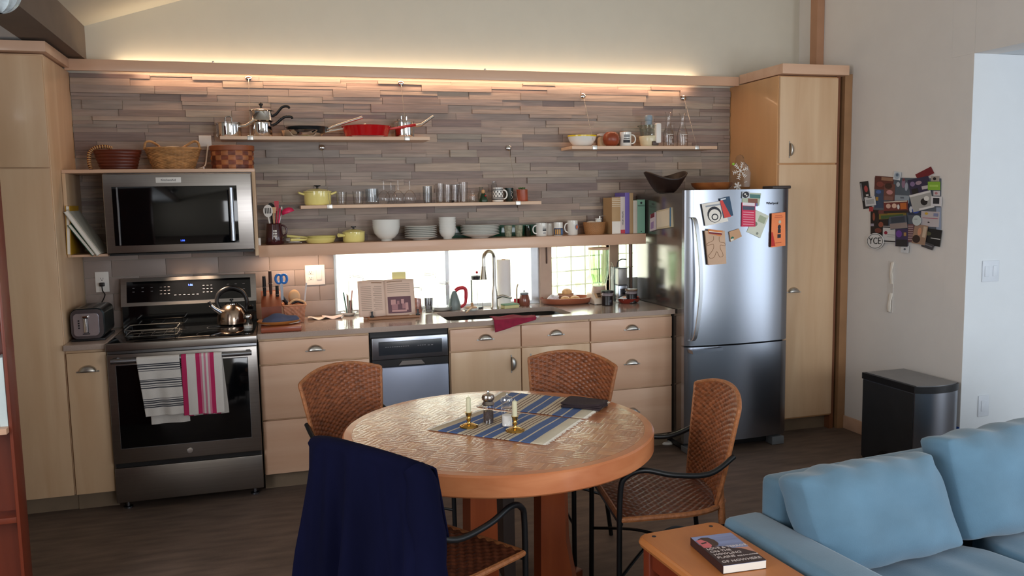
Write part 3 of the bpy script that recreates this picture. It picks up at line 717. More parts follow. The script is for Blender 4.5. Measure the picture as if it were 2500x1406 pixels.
# double boiler
cx = ax(640, 320, -.13); t = thing('double_boiler', 'tall stacked steel double boiler with black handles', 'pot', (cx, -.13, Z1))
MB().lathe([(0, 0), (.056, 0), (.060, .006), (.060, .085), (.063, .088), (.057, .088), (.056, .01), (0, .008)], (cx, -.13, Z1), 36).build('lower_pan', chrome, t)
MB().lathe([(.054, .089), (.067, .092), (.070, .097), (.067, .102), (.067, .15), (.071, .154), (.064, .154), (.05, .1)], (cx, -.13, Z1), 36).build('upper_pan', chrome, t)
l = MB().lathe([(.071, .155), (.073, .158), (.060, .166), (.02, .172), (0, .172)], (cx, -.13, Z1), 36, cap=False).build('lid', chrome, t)
MB().lathe([(.006, 0), (.006, .014), (.012, .02), (.013, .027), (.008, .034), (0, .036)], (cx, -.13, Z1+.171), 18).build('knob', blackp, l)
for zz, dz, dx in ((.125, .055, .10), (.07, .05, .115)):
    MB().tube(smooth_path([(cx+.062, -.14, Z1+zz), (cx+.085, -.15, Z1+zz+.012), (cx+.062+dx*.6, -.165, Z1+zz+dz*.95), (cx+.055+dx, -.175, Z1+zz+dz), (cx+.062+dx, -.178, Z1+zz+dz-.012)], 5), [.008]*20+[.006], 10).build('handle', blackp, t)
def skillet(label, cx, y, z, r, h, m, mi, hv, group=None, rim=0):
    t = thing('skillet', label, 'pan', (cx, y, z), group)
    MB().lathe([(0, 0), (r*.78, 0), (r*.86, .004), (r, h), (r+.004, h+.001), (r-.004, h), (r*.83, .006), (0, .004)], (cx, y, z), 40).build('pan_body', m, t)
    hl = MB(); a = Vector((cx, y, z+h*.75)); d = Vector(hv)
    hl.tube([a+Vector((d.x, d.y, 0)).normalized()*r*.96, a+Vector((d.x, d.y, 0)).normalized()*(r+.04)+Vector((0, 0, d.z*.25)), a+Vector((d.x, d.y, 0)).normalized()*(r)+d], [.006, .008, .009], 10)
    hl.build('handle', mi, t); return t
GP = 'frying pans on the upper shelf'
px = ax(745, 320, -.13)
skillet('silver frying pan under the dark one on the upper shelf', px-.015, -.15, Z1, .128, .036, chrome, nickel, (.25, -.03, .045), GP)
skillet('dark frying pan stacked in the silver one on the upper shelf', px+.01, -.15, Z1+.018, .124, .040, mat('dark_nonstick', '3a3e40', .25, .7), nickel, (.21, -.02, .072), GP)
px = ax(893, 320, -.13)
skillet('red enamelled frying pan with red handle on the upper shelf', px, -.165, Z1, .150, .064, red_e, red_e, (.15, -.05, .022))
saucepan('saucepan', 'tall lidded steel saucepan at the right of the upper shelf', ax(987, 325, -.10), -.10, .064, .098, (.85, -.25, .04), .15, 0)
# --- middle shelf
cx = ax(776, 495, -.13); t = thing('dutch_oven', 'yellow enamelled casserole with lid and two side handles', 'pot', (cx, -.13, Z2))
r, h = .083, .078
MB().lathe([(0, 0), (r*.9, 0), (r*.97, .01), (r, h), (r-.004, h), (r*.9, .01), (0, .008)], (cx, -.13, Z2), 40).build('pot_body', yellow_e, t)
l = MB().lathe([(r+.003, h+.001), (r+.003, h+.006), (r*.7, h+.018), (r*.3, h+.024), (0, h+.025)], (cx, -.13, Z2), 40, cap=False).build('lid', yellow_e, t)
MB().lathe([(.007, 0), (.006, .010), (.020, .014), (.021, .019), (0, .021)], (cx, -.13, Z2+h+.0245), 20).build('knob', blackp, l)
for s in (-1, 1): MB().tube([(cx+s*r*.95, -.155, Z2+h-.012), (cx+s*(r+.026), -.153, Z2+h-.002), (cx+s*(r+.030), -.13, Z2+h+.002), (cx+s*(r+.026), -.107, Z2+h-.002), (cx+s*r*.95, -.105, Z2+h-.012)], .0065, 10).build('handle', yellow_e, t)
GG = 'drinking glasses on the middle shelf'
def tumbler(label, u, y, r, h, rb=None, z=Z2, group=GG, v=495, m=None):
    mb = MB(); x = ax(u, v, y); cup(mb, x, y, z, r, h, .0022, rb); return tag(mb.build('drinking_glass', m or glass), label, 'glass', group)
tumbler('short clear tumbler next to the yellow casserole', 834, -.15, .034, .078, .029)
tumbler('short clear tumbler, second from the yellow casserole', 875, -.15, .035, .080, .030)
frost = thin_glass('cut_glass', (.86, .88, .89), .22)
def cutglass(label, u, y, r, h):
    x = ax(u, 495, y); mb = MB()
    mb.lathe([(0, 0), (r*.9, 0), (r, .006), (r, .02), (r*.99, .022), (r, h), (r-.004, h), (r-.005, .016), (0, .014)], (x, y, Z2), 48, fn=lambda t, j, z: (.0016*(1 if int(t*24/pi) % 2 else -1) if .003 < z < h*.95 and j < 6 else 0))
    return tag(mb.build('drinking_glass', frost), label, 'glass', GG)
cutglass('thick cut glass tumbler left of the upside-down wine glasses', 909, -.14, .040, .096)
def wineglass(label, u, y, h=.135):
    x = ax(u, 495, y); mb = MB()
    mb.lathe([(.033, 0), (.039, .03), (.036, .055), (.018, .078), (.004, .085), (.0038, h-.006), (.030, h-.001), (.031, h), (0, h+.001)], (x, y, Z2), 32, cap=False)
    return tag(mb.build('wine_glass', glass), label, 'glass', 'upside-down wine glasses')
wineglass('upside-down wine glass beside the cut glass tumbler', 938, -.16, .15); wineglass('upside-down wine glass in the middle of the three', 973, -.15, .152); wineglass('upside-down wine glass nearest the tall ribbed glass', 1001, -.15, .15)
wineglass('small upside-down wine glass behind the front three', 956, -.07, .142)
tumbler('tall ribbed glass right of the wine glasses', 1044, -.15, .029, .107, .027, m=frost)
tumbler('tall clear glass at the front, left of the pair with a dark mark', 1075, -.09, .028, .125, .024)
tumbler('tall clear glass with dark inside seen through it', 1093, -.17, .029, .115, .025)
tumbler('clear glass right of the dark marked pair', 1111, -.09, .028, .115, .025)
tumbler('tallest clear glass of the middle shelf', 1132, -.15, .028, .130, .024)
tumbler('slim clear glass left of the tallest glass', 1122, -.06, .024, .12, .022)
x = ax(1085, 490, -.12)
tag(MB().lathe([(.012, 0), (.022, .006), (.024, .014), (.01, .018), (0, .018)], (ax(1101, 495, -.12), -.12, Z2), 18).build('small_dish', blackp), 'tiny black dish standing between the tall glasses', 'dish')
def bottle(label, u, v, y, z, prof, m=None, group=None, name='bottle'):
    x = ax(u, v, y); return tag(MB().lathe(prof, (x, y, z), 28).build(name, m or glass), label, 'bottle', group)
bottle('small stoppered glass bottle left of the green figurine', 1155, 495, -.15, Z2, [(0, 0), (.021, 0), (.023, .01), (.022, .04), (.009, .052), (.009, .06), (.014, .064), (.013, .075), (0, .077)])
bottle('glass bottle with neck behind the green figurine', 1175, 495, -.07, Z2, [(0, 0), (.022, 0), (.023, .05), (.012, .075), (.011, .09), (.014, .094), (.014, .10), (0, .10)], thin_glass('smoke_glass', (.75, .78, .74), .3))
# figurine
x = ax(1181, 495, -.17); t = thing('figurine', 'small dark green figurine with red dot and gold head', 'figurine', (x, -.17, Z2))
MB().lathe([(0, 0), (.026, 0), (.028, .008), (.020, .03), (.014, .05), (.008, .058), (0, .058)], (x, -.17, Z2), 20, fn=lambda t_, j, z: .002*sin(5*t_)).build('body', mat('dark_green_glaze', '1d3a22', .3), t)
MB().ball((x-.004, -.176, Z2+.067), (.012, .011, .013), 14, 10).build('head', mat('gold_tan', 'c79a6a', .35), t)
MB().ball((x+.006, -.193, Z2+.04), .005, 10, 6).build('red_dot', redp, t)
# patterned stein
x = ax(1216, 490, -.15); t = thing('stein', 'white beer mug with black bands and pattern', 'mug', (x, -.15, Z2))
mb = MB(); cup(mb, x, -.15, Z2, .034, .092, .004, .037); mb.build('mug_body', white_c, t)
q = MB()
for z0, z1 in ((.014, .020), (.024, .028), (.074, .079), (.082, .085)): q.lathe([(.0372-z0*.028, z0), (.0375-z0*.028, (z0+z1)/2), (.0372-z1*.028, z1)], (x, -.15, Z2), 32, cap=False)
for i in range(10):
    for j in range(3):
        a_ = 2*pi*(i+.5*(j % 2))/10; rr_ = .0368; zc_ = .037+j*.014; wd = .07
        q.add([(x+rr_*cos(a_+da*wd*2), -.15+rr_*sin(a_+da*wd*2), Z2+zc_+dz) for da, dz in ((-1, 0), (0, -.006), (1, 0), (0, .006))], [(0, 1, 2, 3)])
q.build('black_pattern', ink, t, solid=.0006)
q = MB(); handle_c(q, x+.033, -.155, Z2+.018, .027, .058); q.build('handle', white_c, t)
x = ax(1207, 490, -.05); tag(MB().lathe([(0, 0), (.02, 0), (.02, .11), (.015, .12), (.015, .135), (0, .135)], (x, -.05, Z2), 20).build('bottle', frost), 'pale glass bottle behind the patterned beer mug', 'bottle')
x = ax(1243, 490, -.09); t = thing('mug', 'dark green mug with white scribble between beer mug and terracotta pot', 'mug', (x, -.09, Z2))
mb = MB(); cup(mb, x, -.09, Z2, .030, .09, .003, .028); mb.build('mug_body', mat('bottle_green', '25332f', .3), t)
q = MB(); q.tube(smooth_path([(x+.004, -.1205, Z2+.07), (x+.014, -.118, Z2+.06), (x+.006, -.121, Z2+.045), (x+.016, -.117, Z2+.03), (x+.008, -.12, Z2+.02)], 4), .0012, 5); q.build('white_scribble', white_p, t)
x = ax(1275, 488, -.14); t = thing('plant_pot', 'reddish brown ribbed pot with a small green plant', 'pot', (x, -.14, Z2))
MB().lathe([(0, 0), (.037, 0), (.038, .003), (.036, .07), (.037, .078), (.034, .078), (.033, .01), (0, .008)], (x, -.14, Z2), 40, fn=lambda t_, j, z: .0006*sin(30*t_)).build('pot_body', mat('terracotta_glaze', '9a4a30', .35), t)
q = MB(); pr = random.Random(2)
for i in range(14):
    a_ = pr.random()*6.28; rr_ = pr.random()*.02; q.ball((x+rr_*cos(a_), -.14+rr_*sin(a_), Z2+.078+pr.random()*.014), (.008, .004+.004*pr.random(), .004), 8, 5)
q.build('leaves', mat('leaf_green', '42602f', .5), t)
MB().lathe([(0, 0), (.032, 0)], (x, -.14, Z2+.070), 20).build('soil', mat('soil', '2d211a', .9), t)
# --- upper right shelf
x = ax(1421, 345, -.13); t = thing('bowl', 'white bowl with yellow inside at the left of the right shelf', 'bowl', (x, -.13, Z3))
MB().lathe([(0, 0), (.045, 0), (.068, .012), (.09, .042), (.098, .066)], (x, -.13, Z3), 40, fn=lambda t_, j, z: .0, sy=.8, cap=False).build('outer_shell', white_c, t, solid=.0)
MB().lathe([(.0, .004), (.044, .005), (.066, .016), (.088, .045), (.0955, .070), (.0975, .0755), (.0995, .0755), (.0988, .066)], (x, -.13, Z3), 40, sy=.8, cap=False).build('yellow_lining', mat('bright_yellow', 'e7c531', .25), t)
x = ax(1478, 345, -.08); q = MB().prism(rrect(-.05, .05, .0, .075, .022), 1, -.10, -.06); q.v = [(p[0]+x, p[1], p[2]+Z3) for p in q.v]
tag(q.build('butter_dish', mat('cream_plastic', 'd9c3a0', .4)), 'cream rounded dish behind the brown ball on the right shelf', 'dish')
q = MB().prism(rrect(-.052, .056, .0755, .092, .007), 1, -.105, -.055); q.v = [(p[0]+x, p[1], p[2]+Z3) for p in q.v]
tag(q.build('white_tray', white_c), 'white flat tray lying on the cream rounded dish', 'tray')
x = ax(1492, 345, -.16); q = MB(); q.lathe([(0, 0), (.026, .0), (.050, .02), (.057, .05), (.050, .08), (.030, .097), (0, .10)], (x, -.16, Z3), 28)
tag(q.build('wooden_ball_vase', mat('red_brown_wood', '8b3f24', .35, var=.2)), 'round reddish brown ball shaped jar on the right shelf', 'jar')
def mug(label, x, y, z, r, h, m, side, hm=None, deco=None, group=None, hw=.026):
    t = thing('mug', label, 'mug', (x, y, z), group); mb = MB(); cup(mb, x, y, z, r, h, .003, r*.97); mb.build('mug_body', m, t)
    q = MB(); handle_c(q, x+side*(r-.002), y-.008, z+h*.2, hw, h*.62, .0045, side); q.build('handle', hm or m, t)
    if deco: deco(t, x, y, z, r, h)
    return t
def wrap(q, x, y, z, r, a0, a1, z0, z1, m, n=8):
    """patch printed on a cylinder of radius r; angles in degrees from straight ahead (-y)"""
    q.m(m); V = []
    for i in range(n+1):
        a_ = R(-90+a0+(a1-a0)*i/n); V += [(x+r*cos(a_), y+r*sin(a_), z+z0), (x+r*cos(a_), y+r*sin(a_), z+z1)]
    q.add(V, [(2*i, 2*i+2, 2*i+3, 2*i+1) for i in range(n)])
def wtext(q, txt, x, y, z, r, a, zz, size, m):
    """letters set one by one round the mug"""
    for i, ch in enumerate(txt):
        an = R(-90+a+(i-(len(txt)-1)/2)*math.degrees(size*.62/r)); nx, ny = cos(an), sin(an)
        if ch != ' ': text_mb(q, ch, m, frame((x+nx*r, y+ny*r, z+zz), (-ny, nx, 0), (0, 0, 1)), size, .0002)
def deco_a(t, x, y, z, r, h):
    q = MB(); wrap(q, x, y, z, r+.0004, -45, 25, .25*h, .45*h, ink); wrap(q, x, y, z, r+.0004, -40, 20, .5*h, .56*h, ink)
    wrap(q, x, y, z, r+.0004, -38, 22, .62*h, .82*h, mat('grey_print', '8c8f90', .6)); q.build('print', ink, t)
mug('white mug with black and grey print on the right shelf', ax(1527, 345, -.16), -.16, Z3, .040, .096, white_c, 1, deco=deco_a, hw=.032)
x = ax(1523, 345, -.07); tag(MB().lathe([(0, 0), (.03, 0), (.032, .1), (.024, .108), (0, .108)], (x, -.07, Z3), 20, fn=lambda t_, j, z: .002*sin(8*t_)).build('jar', mat('brown_jar', '7d5b3c', .4)), 'brown jar behind the white printed mug', 'jar')
# food chopper
x = ax(1585, 345, -.14); t = thing('juicer', 'white electric juicer with clear bowl and grey pusher', 'juicer', (x, -.14, Z3))
k_ = 1.3
MB().lathe([(a_*k_, b2*k_) for a_, b2 in [(0, 0), (.040, 0), (.046, .01), (.054, .05), (.052, .055), (0, .055)]], (x, -.14, Z3), 32).build('motor_base', cream_c, t)
MB().lathe([(a_*k_, b2*k_) for a_, b2 in [(.045, .056), (.052, .10), (.053, .102), (.062, .106), (.062, .110), (.02, .112), (0, .112)]], (x, -.14, Z3), 32).build('clear_bowl', thin_glass('green_tint_glass', (.80, .86, .82), .3), t)
MB().box(x+.012, x+.052, -.225, -.19, Z3+.02, Z3+.155, b=.010).build('spout_cover', white_p, t)
MB().lathe([(.030, .1465), (.024, .150), (.022, .175), (.026, .18), (.026, .208), (.022, .213), (0, .213)], (x-.004, -.14, Z3), 24).build('pusher', mat('blue_grey_plastic', '8a9ba8', .4), t)
MB().box(x-.01, x+.035, -.217, -.200, Z3+.006, Z3+.034, b=.004).build('dark_label', mat('dark_brown_label', '4b3a33', .5), t)
def vase(label, u, y, h, txt):
    x = ax(u, 348, y); t = thing('glass_bottle', label, 'bottle', (x, y, Z3), 'tall clear bottles on the right shelf')
    MB().lathe([(0, 0), (.034, 0), (.037, .006), (.037, .075), (.034, .10), (.020, .14), (.0175, .17), (.0185, h-.012), (.026, h), (.024, h), (.016, h-.014), (.016, .17), (.018, .14), (.032, .10), (.0355, .075), (.0355, .01), (0, .006)], (x, y, Z3), 32).build('bottle_body', glass, t)
    q = MB(); wtext(q, txt, x, y, Z3, .0374, 0, .06, .02, white_p); wtext(q, txt[::-1], x, y, Z3, .0374, 0, .035, .014, white_p); wrap(q, x, y, Z3, .0374, -35, 35, .08, .084, white_p); q.build('white_print', white_p, t)
vase('tall clear flared bottle with white print, left of the two in front', 1632, -.15, .235, 'ICE')
vase('tall clear flared bottle with white print at the right end of its shelf', 1666, -.14, .23, 'HILL')
x = ax(1641, 348, -.06); tag(MB().lathe([(0, 0), (.03, 0), (.033, .01), (.033, .07), (.014, .12), (.014, .16), (.02, .165), (.018, .165)], (x, -.06, Z3), 28).build('glass_bottle', glass), 'shorter clear bottle standing behind the two flared ones', 'bottle', 'tall clear bottles on the right shelf')
# --- on the microwave box: baskets
def woven(name, prof, c, n, rows, amp, m, parent=None, sx=1, sy=1, per=4, local=False, tones=None):
    """basket wall with over-and-under strands; prof = [(r,z)] bottom to top"""
    zs = []; L = [0]
    for i in range(1, len(prof)): L.append(L[-1]+math.hypot(prof[i][0]-prof[i-1][0], prof[i][1]-prof[i-1][1]))
    def pr(s):
        s *= L[-1]
        for i in range(1, len(L)):
            if s <= L[i]+1e-9:
                f = (s-L[i-1])/(L[i]-L[i-1]); return prof[i-1][0]+(prof[i][0]-prof[i-1][0])*f, prof[i-1][1]+(prof[i][1]-prof[i-1][1])*f
        return prof[-1]
    NU = n*per; NV = rows*3+1
    def fn(i_, j_):
        a_ = i_*NU; b_ = j_*(NV-1); ci, fi = int(a_)//per, (a_ % per)/per; cj, fj = int(min(b_, NV-1.01))//3, (b_ % 3)/3
        r_, z_ = pr(j_); t_ = 2*pi*i_
        d = amp*(1 if (ci+cj) % 2 else -1)*sin(pi*fi)*(.5+.5*sin(pi*fj))+amp*.7*sin(pi*fj)
        return (c[0]+(r_+d)*cos(t_)*sx, c[1]+(r_+d)*sin(t_)*sy, c[2]+z_)
    mb = MB().m(m); mb.grid(fn, NU, NV, closed_u=True)
    if tones:
        rt = random.Random(8); key = {}
        for k_ in range(len(mb.mi)):
            cell = ((k_//(NV-1))//per, (k_ % (NV-1))//3)
            if cell not in key: key[cell] = tones[(cell[0]+cell[1]) % 2] if rt.random() < .8 else tones[2]
            mb.m(key[cell]); mb.mi[k_] = mb.cur
        mb.m(m)
    inner = [(max(r_-.006, .001), z_) for r_, z_ in prof][::-1]
    mb.lathe([(0, prof[0][1]), (prof[0][0], prof[0][1])], c, NU, cap=False, sx=sx, sy=sy)
    mb.lathe([(prof[-1][0], prof[-1][1])]+inner+[(0, prof[0][1]+.004)], c, NU, cap=False, sx=sx, sy=sy)
    return mb.build(name, m, parent, local=local, ang=60)
ZB = 1.8345
cx = ax(290, 415, -.19); t = thing('oval_basket', 'dark red-brown coiled basket with a striped arched handle', 'basket', (cx, -.19, ZB))
mb = MB(); mb.lathe([(0, 0), (.09, 0), (.095, .01)]+[(.095+.030*i/24, .01+.105*i/24) for i in range(25)]+[(.118, .112), (.090, .02), (0, .012)], (cx, -.19, ZB), 56, fn=lambda t_, j, z: (.004*abs(sin(z*pi/.0178)) if 2 < j < 27 else 0)+.001*sin(t_*3+z*60), sy=.75)
mb.build('coiled_wall', wick_d, t)
hp = smooth_path([(cx-.135, -.23, ZB+.005), (cx-.145, -.22, ZB+.05), (cx-.14, -.21, ZB+.1), (cx-.11, -.2, ZB+.128), (cx-.06, -.19, ZB+.135), (cx-.03, -.18, ZB+.125)], 8)
q = MB(); strp = mat('straw', 'c49a5e', .6)
for i in range(len(hp)-1):
    q.m(strp if i % 2 else wick_d); q.tube([hp[i], hp[i+1]], .011, 10)
q.build('striped_handle', strp, t)
cx = ax(425, 412, -.20); t = thing('willow_basket', 'tan woven willow basket with two rope handles', 'basket', (cx, -.2, ZB))
woven('woven_wall', [(.108, 0), (.118, .03), (.135, .075), (.148, .118)], (cx, -.2, ZB), 40, 16, .0035, wick_t, t, sy=.72)
q = MB(); q.tube([(cx+.150*cos(2*pi*i/40), -.2+.150*.72*sin(2*pi*i/40), ZB+.121) for i in range(40)], .007, 8, closed=True); q.build('rim', wick_t, t)
for s in (-1, 1):
    q = MB(); q.tube(smooth_path([(cx+s*.148, -.235, ZB+.118), (cx+s*.14, -.225, ZB+.155), (cx+s*.115, -.21, ZB+.163), (cx+s*.075, -.22, ZB+.14), (cx+s*.06, -.30, ZB+.12)], 6), .0065, 8); q.build('rope_handle', wick_t, t)
q = MB(); q.ball((cx+.0, -.2, ZB+.108), (.09, .05, .03), 16, 8); tag(q.build('cloth_bundle', mat('linen', 'd8cfc2', .9, var=.1)), 'pale cloth bundle lying in the tan willow basket', 'cloth')
cx = ax(569, 412, -.22); t = thing('splint_basket', 'oval red-brown wood splint basket on the right of the microwave shelf', 'basket', (cx, -.22, ZB))
woven('woven_wall', [(.112, 0), (.116, .03), (.117, .11), (.118, .133)], (cx, -.22, ZB), 18, 5, .0035, wick_r, t, sy=.8, per=6, tones=(wick_r, mat('splint_light', 'a9683c', .5, var=.25, scale=(16, 16, 30)), mat('splint_dark', '5a2817', .5, var=.3, scale=(16, 16, 30))))
q = MB(); q.lathe([(.119, .108), (.123, .110), (.124, .135), (.119, .137)], (cx, -.22, ZB), 40, cap=False, sy=.8); q.build('rim_band', mat('splint_rim', '8f4c28', .5), t, solid=.003)
p0 = at(485, 331, -.02); p1 = at(517, 358, -.02)
t = MB().box(p0.x, p1.x, -.028, -.0225, p1.z, p0.z, b=.001).build('wall_outlet', white_p); tag(t, 'square white wall plate on the stone tiles above the baskets', 'outlet')
q = MB(); q.tube(smooth_path([(p1.x-.02, -.034, p1.z+.01), (p1.x-.03, -.05, p1.z-.06), (p1.x-.04, -.09, ZB+.03), (p1.x-.07, -.2, ZB+.008), (p1.x-.03, -.34, ZB+.006)], 6), .004, 8); tag(q.build('white_cable', white_p), 'white power cord hanging from the plate behind the tan basket', 'cord')
# leaning books in the cubby
for (xa, za, xb, zb, th, m, lab, d0, d1) in ((-.20+.018, 1.375, -.172, 1.64, .022, mat('ochre_cover', 'b98a1f', .5), 'yellow-spined book standing at the left in the box shelf', -.40, -.18), (-.03, 1.378, -.178, 1.62, .026, mat('grey_cover', 'b9b6a9', .55), 'large pale book leaning in the box shelf', -.42, -.16), (-.06, 1.375, -.172, 1.545, .02, mat('green_cover', '1f4f37', .5), 'dark green book leaning below the pale one', -.41, -.2)):
    d = Vector((xb-xa, 0, zb-za)); L = d.length; d.normalize(); nrm = Vector((-d.z, 0, d.x))
    T = Matrix(((d.x, nrm.x, 0, xa), (0, 0, 1, 0), (d.z, nrm.z, 0, za), (0, 0, 0, 1)))
    t = thing('book', lab, 'book', (xa, d0, za), 'books leaning in the microwave box')
    mb = MB(); mb.T = T @ Matrix(((1, 0, 0, 0), (0, 1, 0, 0), (0, 0, 1, 0), (0, 0, 0, 1)))
    mb.box(0, L, 0, .003, d0, d1); mb.box(0, L, th-.003, th, d0, d1); mb.box(0, L, .003, th-.003, d1-.003, d1); mb.build('cover', m, t)
    mb = MB(); mb.T = T; mb.box(.003, L-.003, .0032, th-.0032, d0+.004, d1-.0035); mb.build('pages', paper, t)
# --- mantel shelf
x = ax(671, 590, -.19); t = thing('utensil_jug', 'dark maroon jug with handle holding cooking tools', 'jug', (x, -.17, ZM)); marn = mat('maroon_glaze', '3b0f16', .15, coat=.5)
MB().lathe([(0, 0), (.052, 0), (.056, .006), (.052, .05), (.046, .10), (.043, .122), (.047, .127), (.042, .126), (.040, .1), (.048, .01), (0, .008)], (x, -.17, ZM), 36).build('jug_body', marn, t)
q = MB(); handle_c(q, x+.040, -.175, ZM+.05, .032, .065, .0055); q.build('handle', marn, t)
q = MB(); rr = random.Random(9)
for i in range(9): wrap(q, x, -.17, ZM, .0535-.002*(i//3), -6+8*(i % 3)-rr.random()*3, 0+8*(i % 3), .045+.016*(i//3), .056+.016*(i//3), white_p, 2)
q.build('white_print', white_p, t, solid=.0012)
def tool(label, top, m, head, head_m=None, name='spatula', base=None, r=.005, cat='utensil'):
    t = thing(name, label, cat, (x, -.17, ZM+.02)); b0 = Vector(base or (x, -.17, ZM+.03)); tp = Vector(top); q = MB(); q.tube([b0, tp], r, 8); q.build('handle', m, t)
    head(t, tp, (tp-b0).normalized(), head_m or m); return t
def flat_head(w, h, slots=0, th=.004, oval=True):
    def f(t, p, d, m):
        T = frame(p, (1, 0, 0), (d.x, d.y, d.z)); q = MB(); q.T = T
        n = 20; poly = [(w/2*cos(2*pi*i/n), h/2+h/2*sin(2*pi*i/n)) for i in range(n)] if oval else [(-w/2*.7, 0), (w/2*.7, 0), (w/2, h), (-w/2, h)]
        q.prism(poly, 2, -th/2, th/2); hd = q.build('head', m, t)
        if slots:
            q = MB(); q.T = T
            for k in range(slots): q.box(-w*.28+w*.56*k/(slots-1)-.0025, -w*.28+w*.56*k/(slots-1)+.0025, h*.3, h*.75, th/2, th/2+.0008)
            q.build('slots', blackp, hd)
    return f
tp = at(655, 530, -.20); tool('white slotted spoon in the maroon jug', tp, white_p, flat_head(.055, .075, 4), name='slotted_spoon', base=(x-.01, -.175, ZM+.03))
tp = at(662, 525, -.12); tool('black turner behind the white slotted spoon', tp, blackp, flat_head(.05, .075, 0), name='turner', base=(x, -.15, ZM+.03))
tp = at(676, 515, -.16); tool('red silicone spatula in the maroon jug', tp, redp, flat_head(.028, .06, 0, .008, False), base=(x+.005, -.16, ZM+.03))
tp = at(668, 520, -.20); tool('flat pale wooden spatula in the maroon jug', tp, lightb, flat_head(.034, .035, 0, .005, False), base=(x, -.185, ZM+.03))
def ladle(t, p, d, m):
    q = MB(); q.lathe([(0, 0), (.018, .002), (.033, .014), (.038, .032)], (0, 0, 0), 24, cap=False); c = Matrix.Translation(p+Vector((.035, 0, .0)))@Matrix.Rotation(R(160), 4, 'Y'); q.v = [tuple(c@Vector(k)) for k in q.v]; q.build('head', m, t, solid=.002)
tp = at(684, 508, -.16); tool('pink silicone ladle in the maroon jug', tp, pinkp, ladle, name='ladle', base=(x+.015, -.165, ZM+.03))
tp = at(688, 512, -.13); tool('thin steel whisk handle in the maroon jug', tp, nickel, flat_head(.008, .02), name='whisk', base=(x+.012, -.155, ZM+.03), r=.0025)
p0 = at(635, 590, -.24); tag(MB().box(p0.x-.012, p0.x+.004, -.262, -.20, ZM+.0003, ZM+.045, b=.003).build('timer', white_p), 'small white timer left of the maroon jug', 'timer')
q = MB(); pth = []; x1 = ax(718, 590, -.15)
for i in range(70):
    a_ = i/70*6*pi; pth.append((x1+.042*cos(a_)*(1-.25*sin(a_*.37)), -.16+.03*sin(a_), ZM+.006+i*.0004))
q.tube(pth, .003, 7); tag(q.build('cable', white_p), 'white cable coiled on the shelf right of the maroon jug', 'cable')
sk1 = ax(782, 590, -.15)
GY = 'yellow pans stacked on the thick shelf'
skillet('yellow frying pan at the bottom of the stacked pair', sk1, -.16, ZM, .095, .032, yellow_e, yellow_e, (-.09, -.035, .003), GY)
skillet('yellow frying pan on top of the stacked pair', sk1+.01, -.15, ZM+.012, .088, .030, yellow_e, yellow_e, (-.12, .02, .012), GY)
cx = ax(864, 588, -.15); t = thing('saucepan', 'yellow lidded saucepan with a thick short handle', 'pot', (cx, -.15, ZM)); r, h = .069, .058
MB().lathe([(0, 0), (r*.9, 0), (r*.97, .008), (r, h), (r-.004, h), (r*.9, .01), (0, .008)], (cx, -.15, ZM), 36).build('pan_body', yellow_e, t)
l = MB().lathe([(r+.002, h+.001), (r+.002, h+.005), (r*.7, h+.016), (r*.3, h+.021), (0, h+.022)], (cx, -.15, ZM), 36, cap=False).build('lid', yellow_e, t)
MB().lathe([(.006, 0), (.005, .008), (.016, .011), (.016, .017), (0, .018)], (cx, -.15, ZM+h+.0215), 18).build('knob', blackp, l)
q = MB().tube([(cx-r*.9, -.19, ZM+.042), (cx-r-.018, -.225, ZM+.045), (cx-r-.03, -.235, ZM+.046)], [.008, .012, .012], 12); q.build('handle', yellow_e, t)
# bowls and plates
def stack(name, cat, group, u, y, n, prof, step, lab, m=white_c, z=ZM, sc=None):
    x = ax(u, 585, y); first = None; words = ['lowest', 'second from the bottom', 'third from the bottom', 'fourth from the bottom', 'fifth from the bottom', 'sixth from the bottom', 'seventh from the bottom', 'topmost']
    for i in range(n):
        w = words[i] if i < n-1 else 'topmost'
        if first is None:
            q = MB(); q.lathe(prof, (0, 0, 0), 48, cap=False); first = q.build(name, m, None, local=True); o = first; o.location = (x, y, z+.0004)
        else: o = first.copy(); COL.objects.link(o); o.location = (x, y, z+.0004+i*step)
        tag(o, lab % w, cat, group)
bowl = [(0, .0), (.034, 0), (.036, .006), (.030, .007), (.055, .022), (.076, .048), (.084, .078), (.0865, .094), (.084, .094), (.081, .078), (.073, .051), (.053, .026), (0, .012)]
stack('large_bowl', 'bowl', 'large white bowls nested on the thick shelf', 944, -.15, 4, bowl, .013, 'large white bowl, %s of the nested stack')
plate = [(0, 0), (.050, 0), (.052, .003), (.068, .006), (.103, .017), (.105, .0185), (.103, .020), (.066, .010), (0, .008)]
stack('small_plate', 'plate', 'small white plates on the thick shelf', 1028, -.15, 7, plate, .0115, 'small white plate, %s of the left plate stack')
bowl2 = [(0, 0), (.028, 0), (.030, .005), (.026, .006), (.044, .022), (.054, .045), (.0565, .058), (.054, .058), (.051, .045), (.042, .025), (0, .010)]
stack('cereal_bowl', 'bowl', 'tall stack of small white bowls', 1093, -.15, 6, bowl2, .0165, 'small white bowl, %s of the tall bowl stack')
plate2 = [(0, 0), (.055, 0), (.058, .004), (.078, .009), (.128, .026), (.130, .028), (.127, .029), (.076, .014), (0, .010)]
stack('dinner_plate', 'plate', 'white dinner plates on the thick shelf', 1172, -.145, 7, plate2, .0098, 'white dinner plate, %s of the right plate stack')
amberp = mat('floral_glass', '93937c', .25, var=.4, scale=(60, 60, 60))
for u, y, lab in ((1241, -.15, 'floral patterned greyish tumbler next to the dinner plates'), (1267, -.15, 'floral patterned greyish tumbler, second from the dinner plates')):
    mb = MB(); xx = ax(u, 580, y); cup(mb, xx, y, ZM, .027, .075, .0025, .022); tag(mb.build('drinking_glass', amberp), lab, 'glass', 'patterned tumblers on the thick shelf')
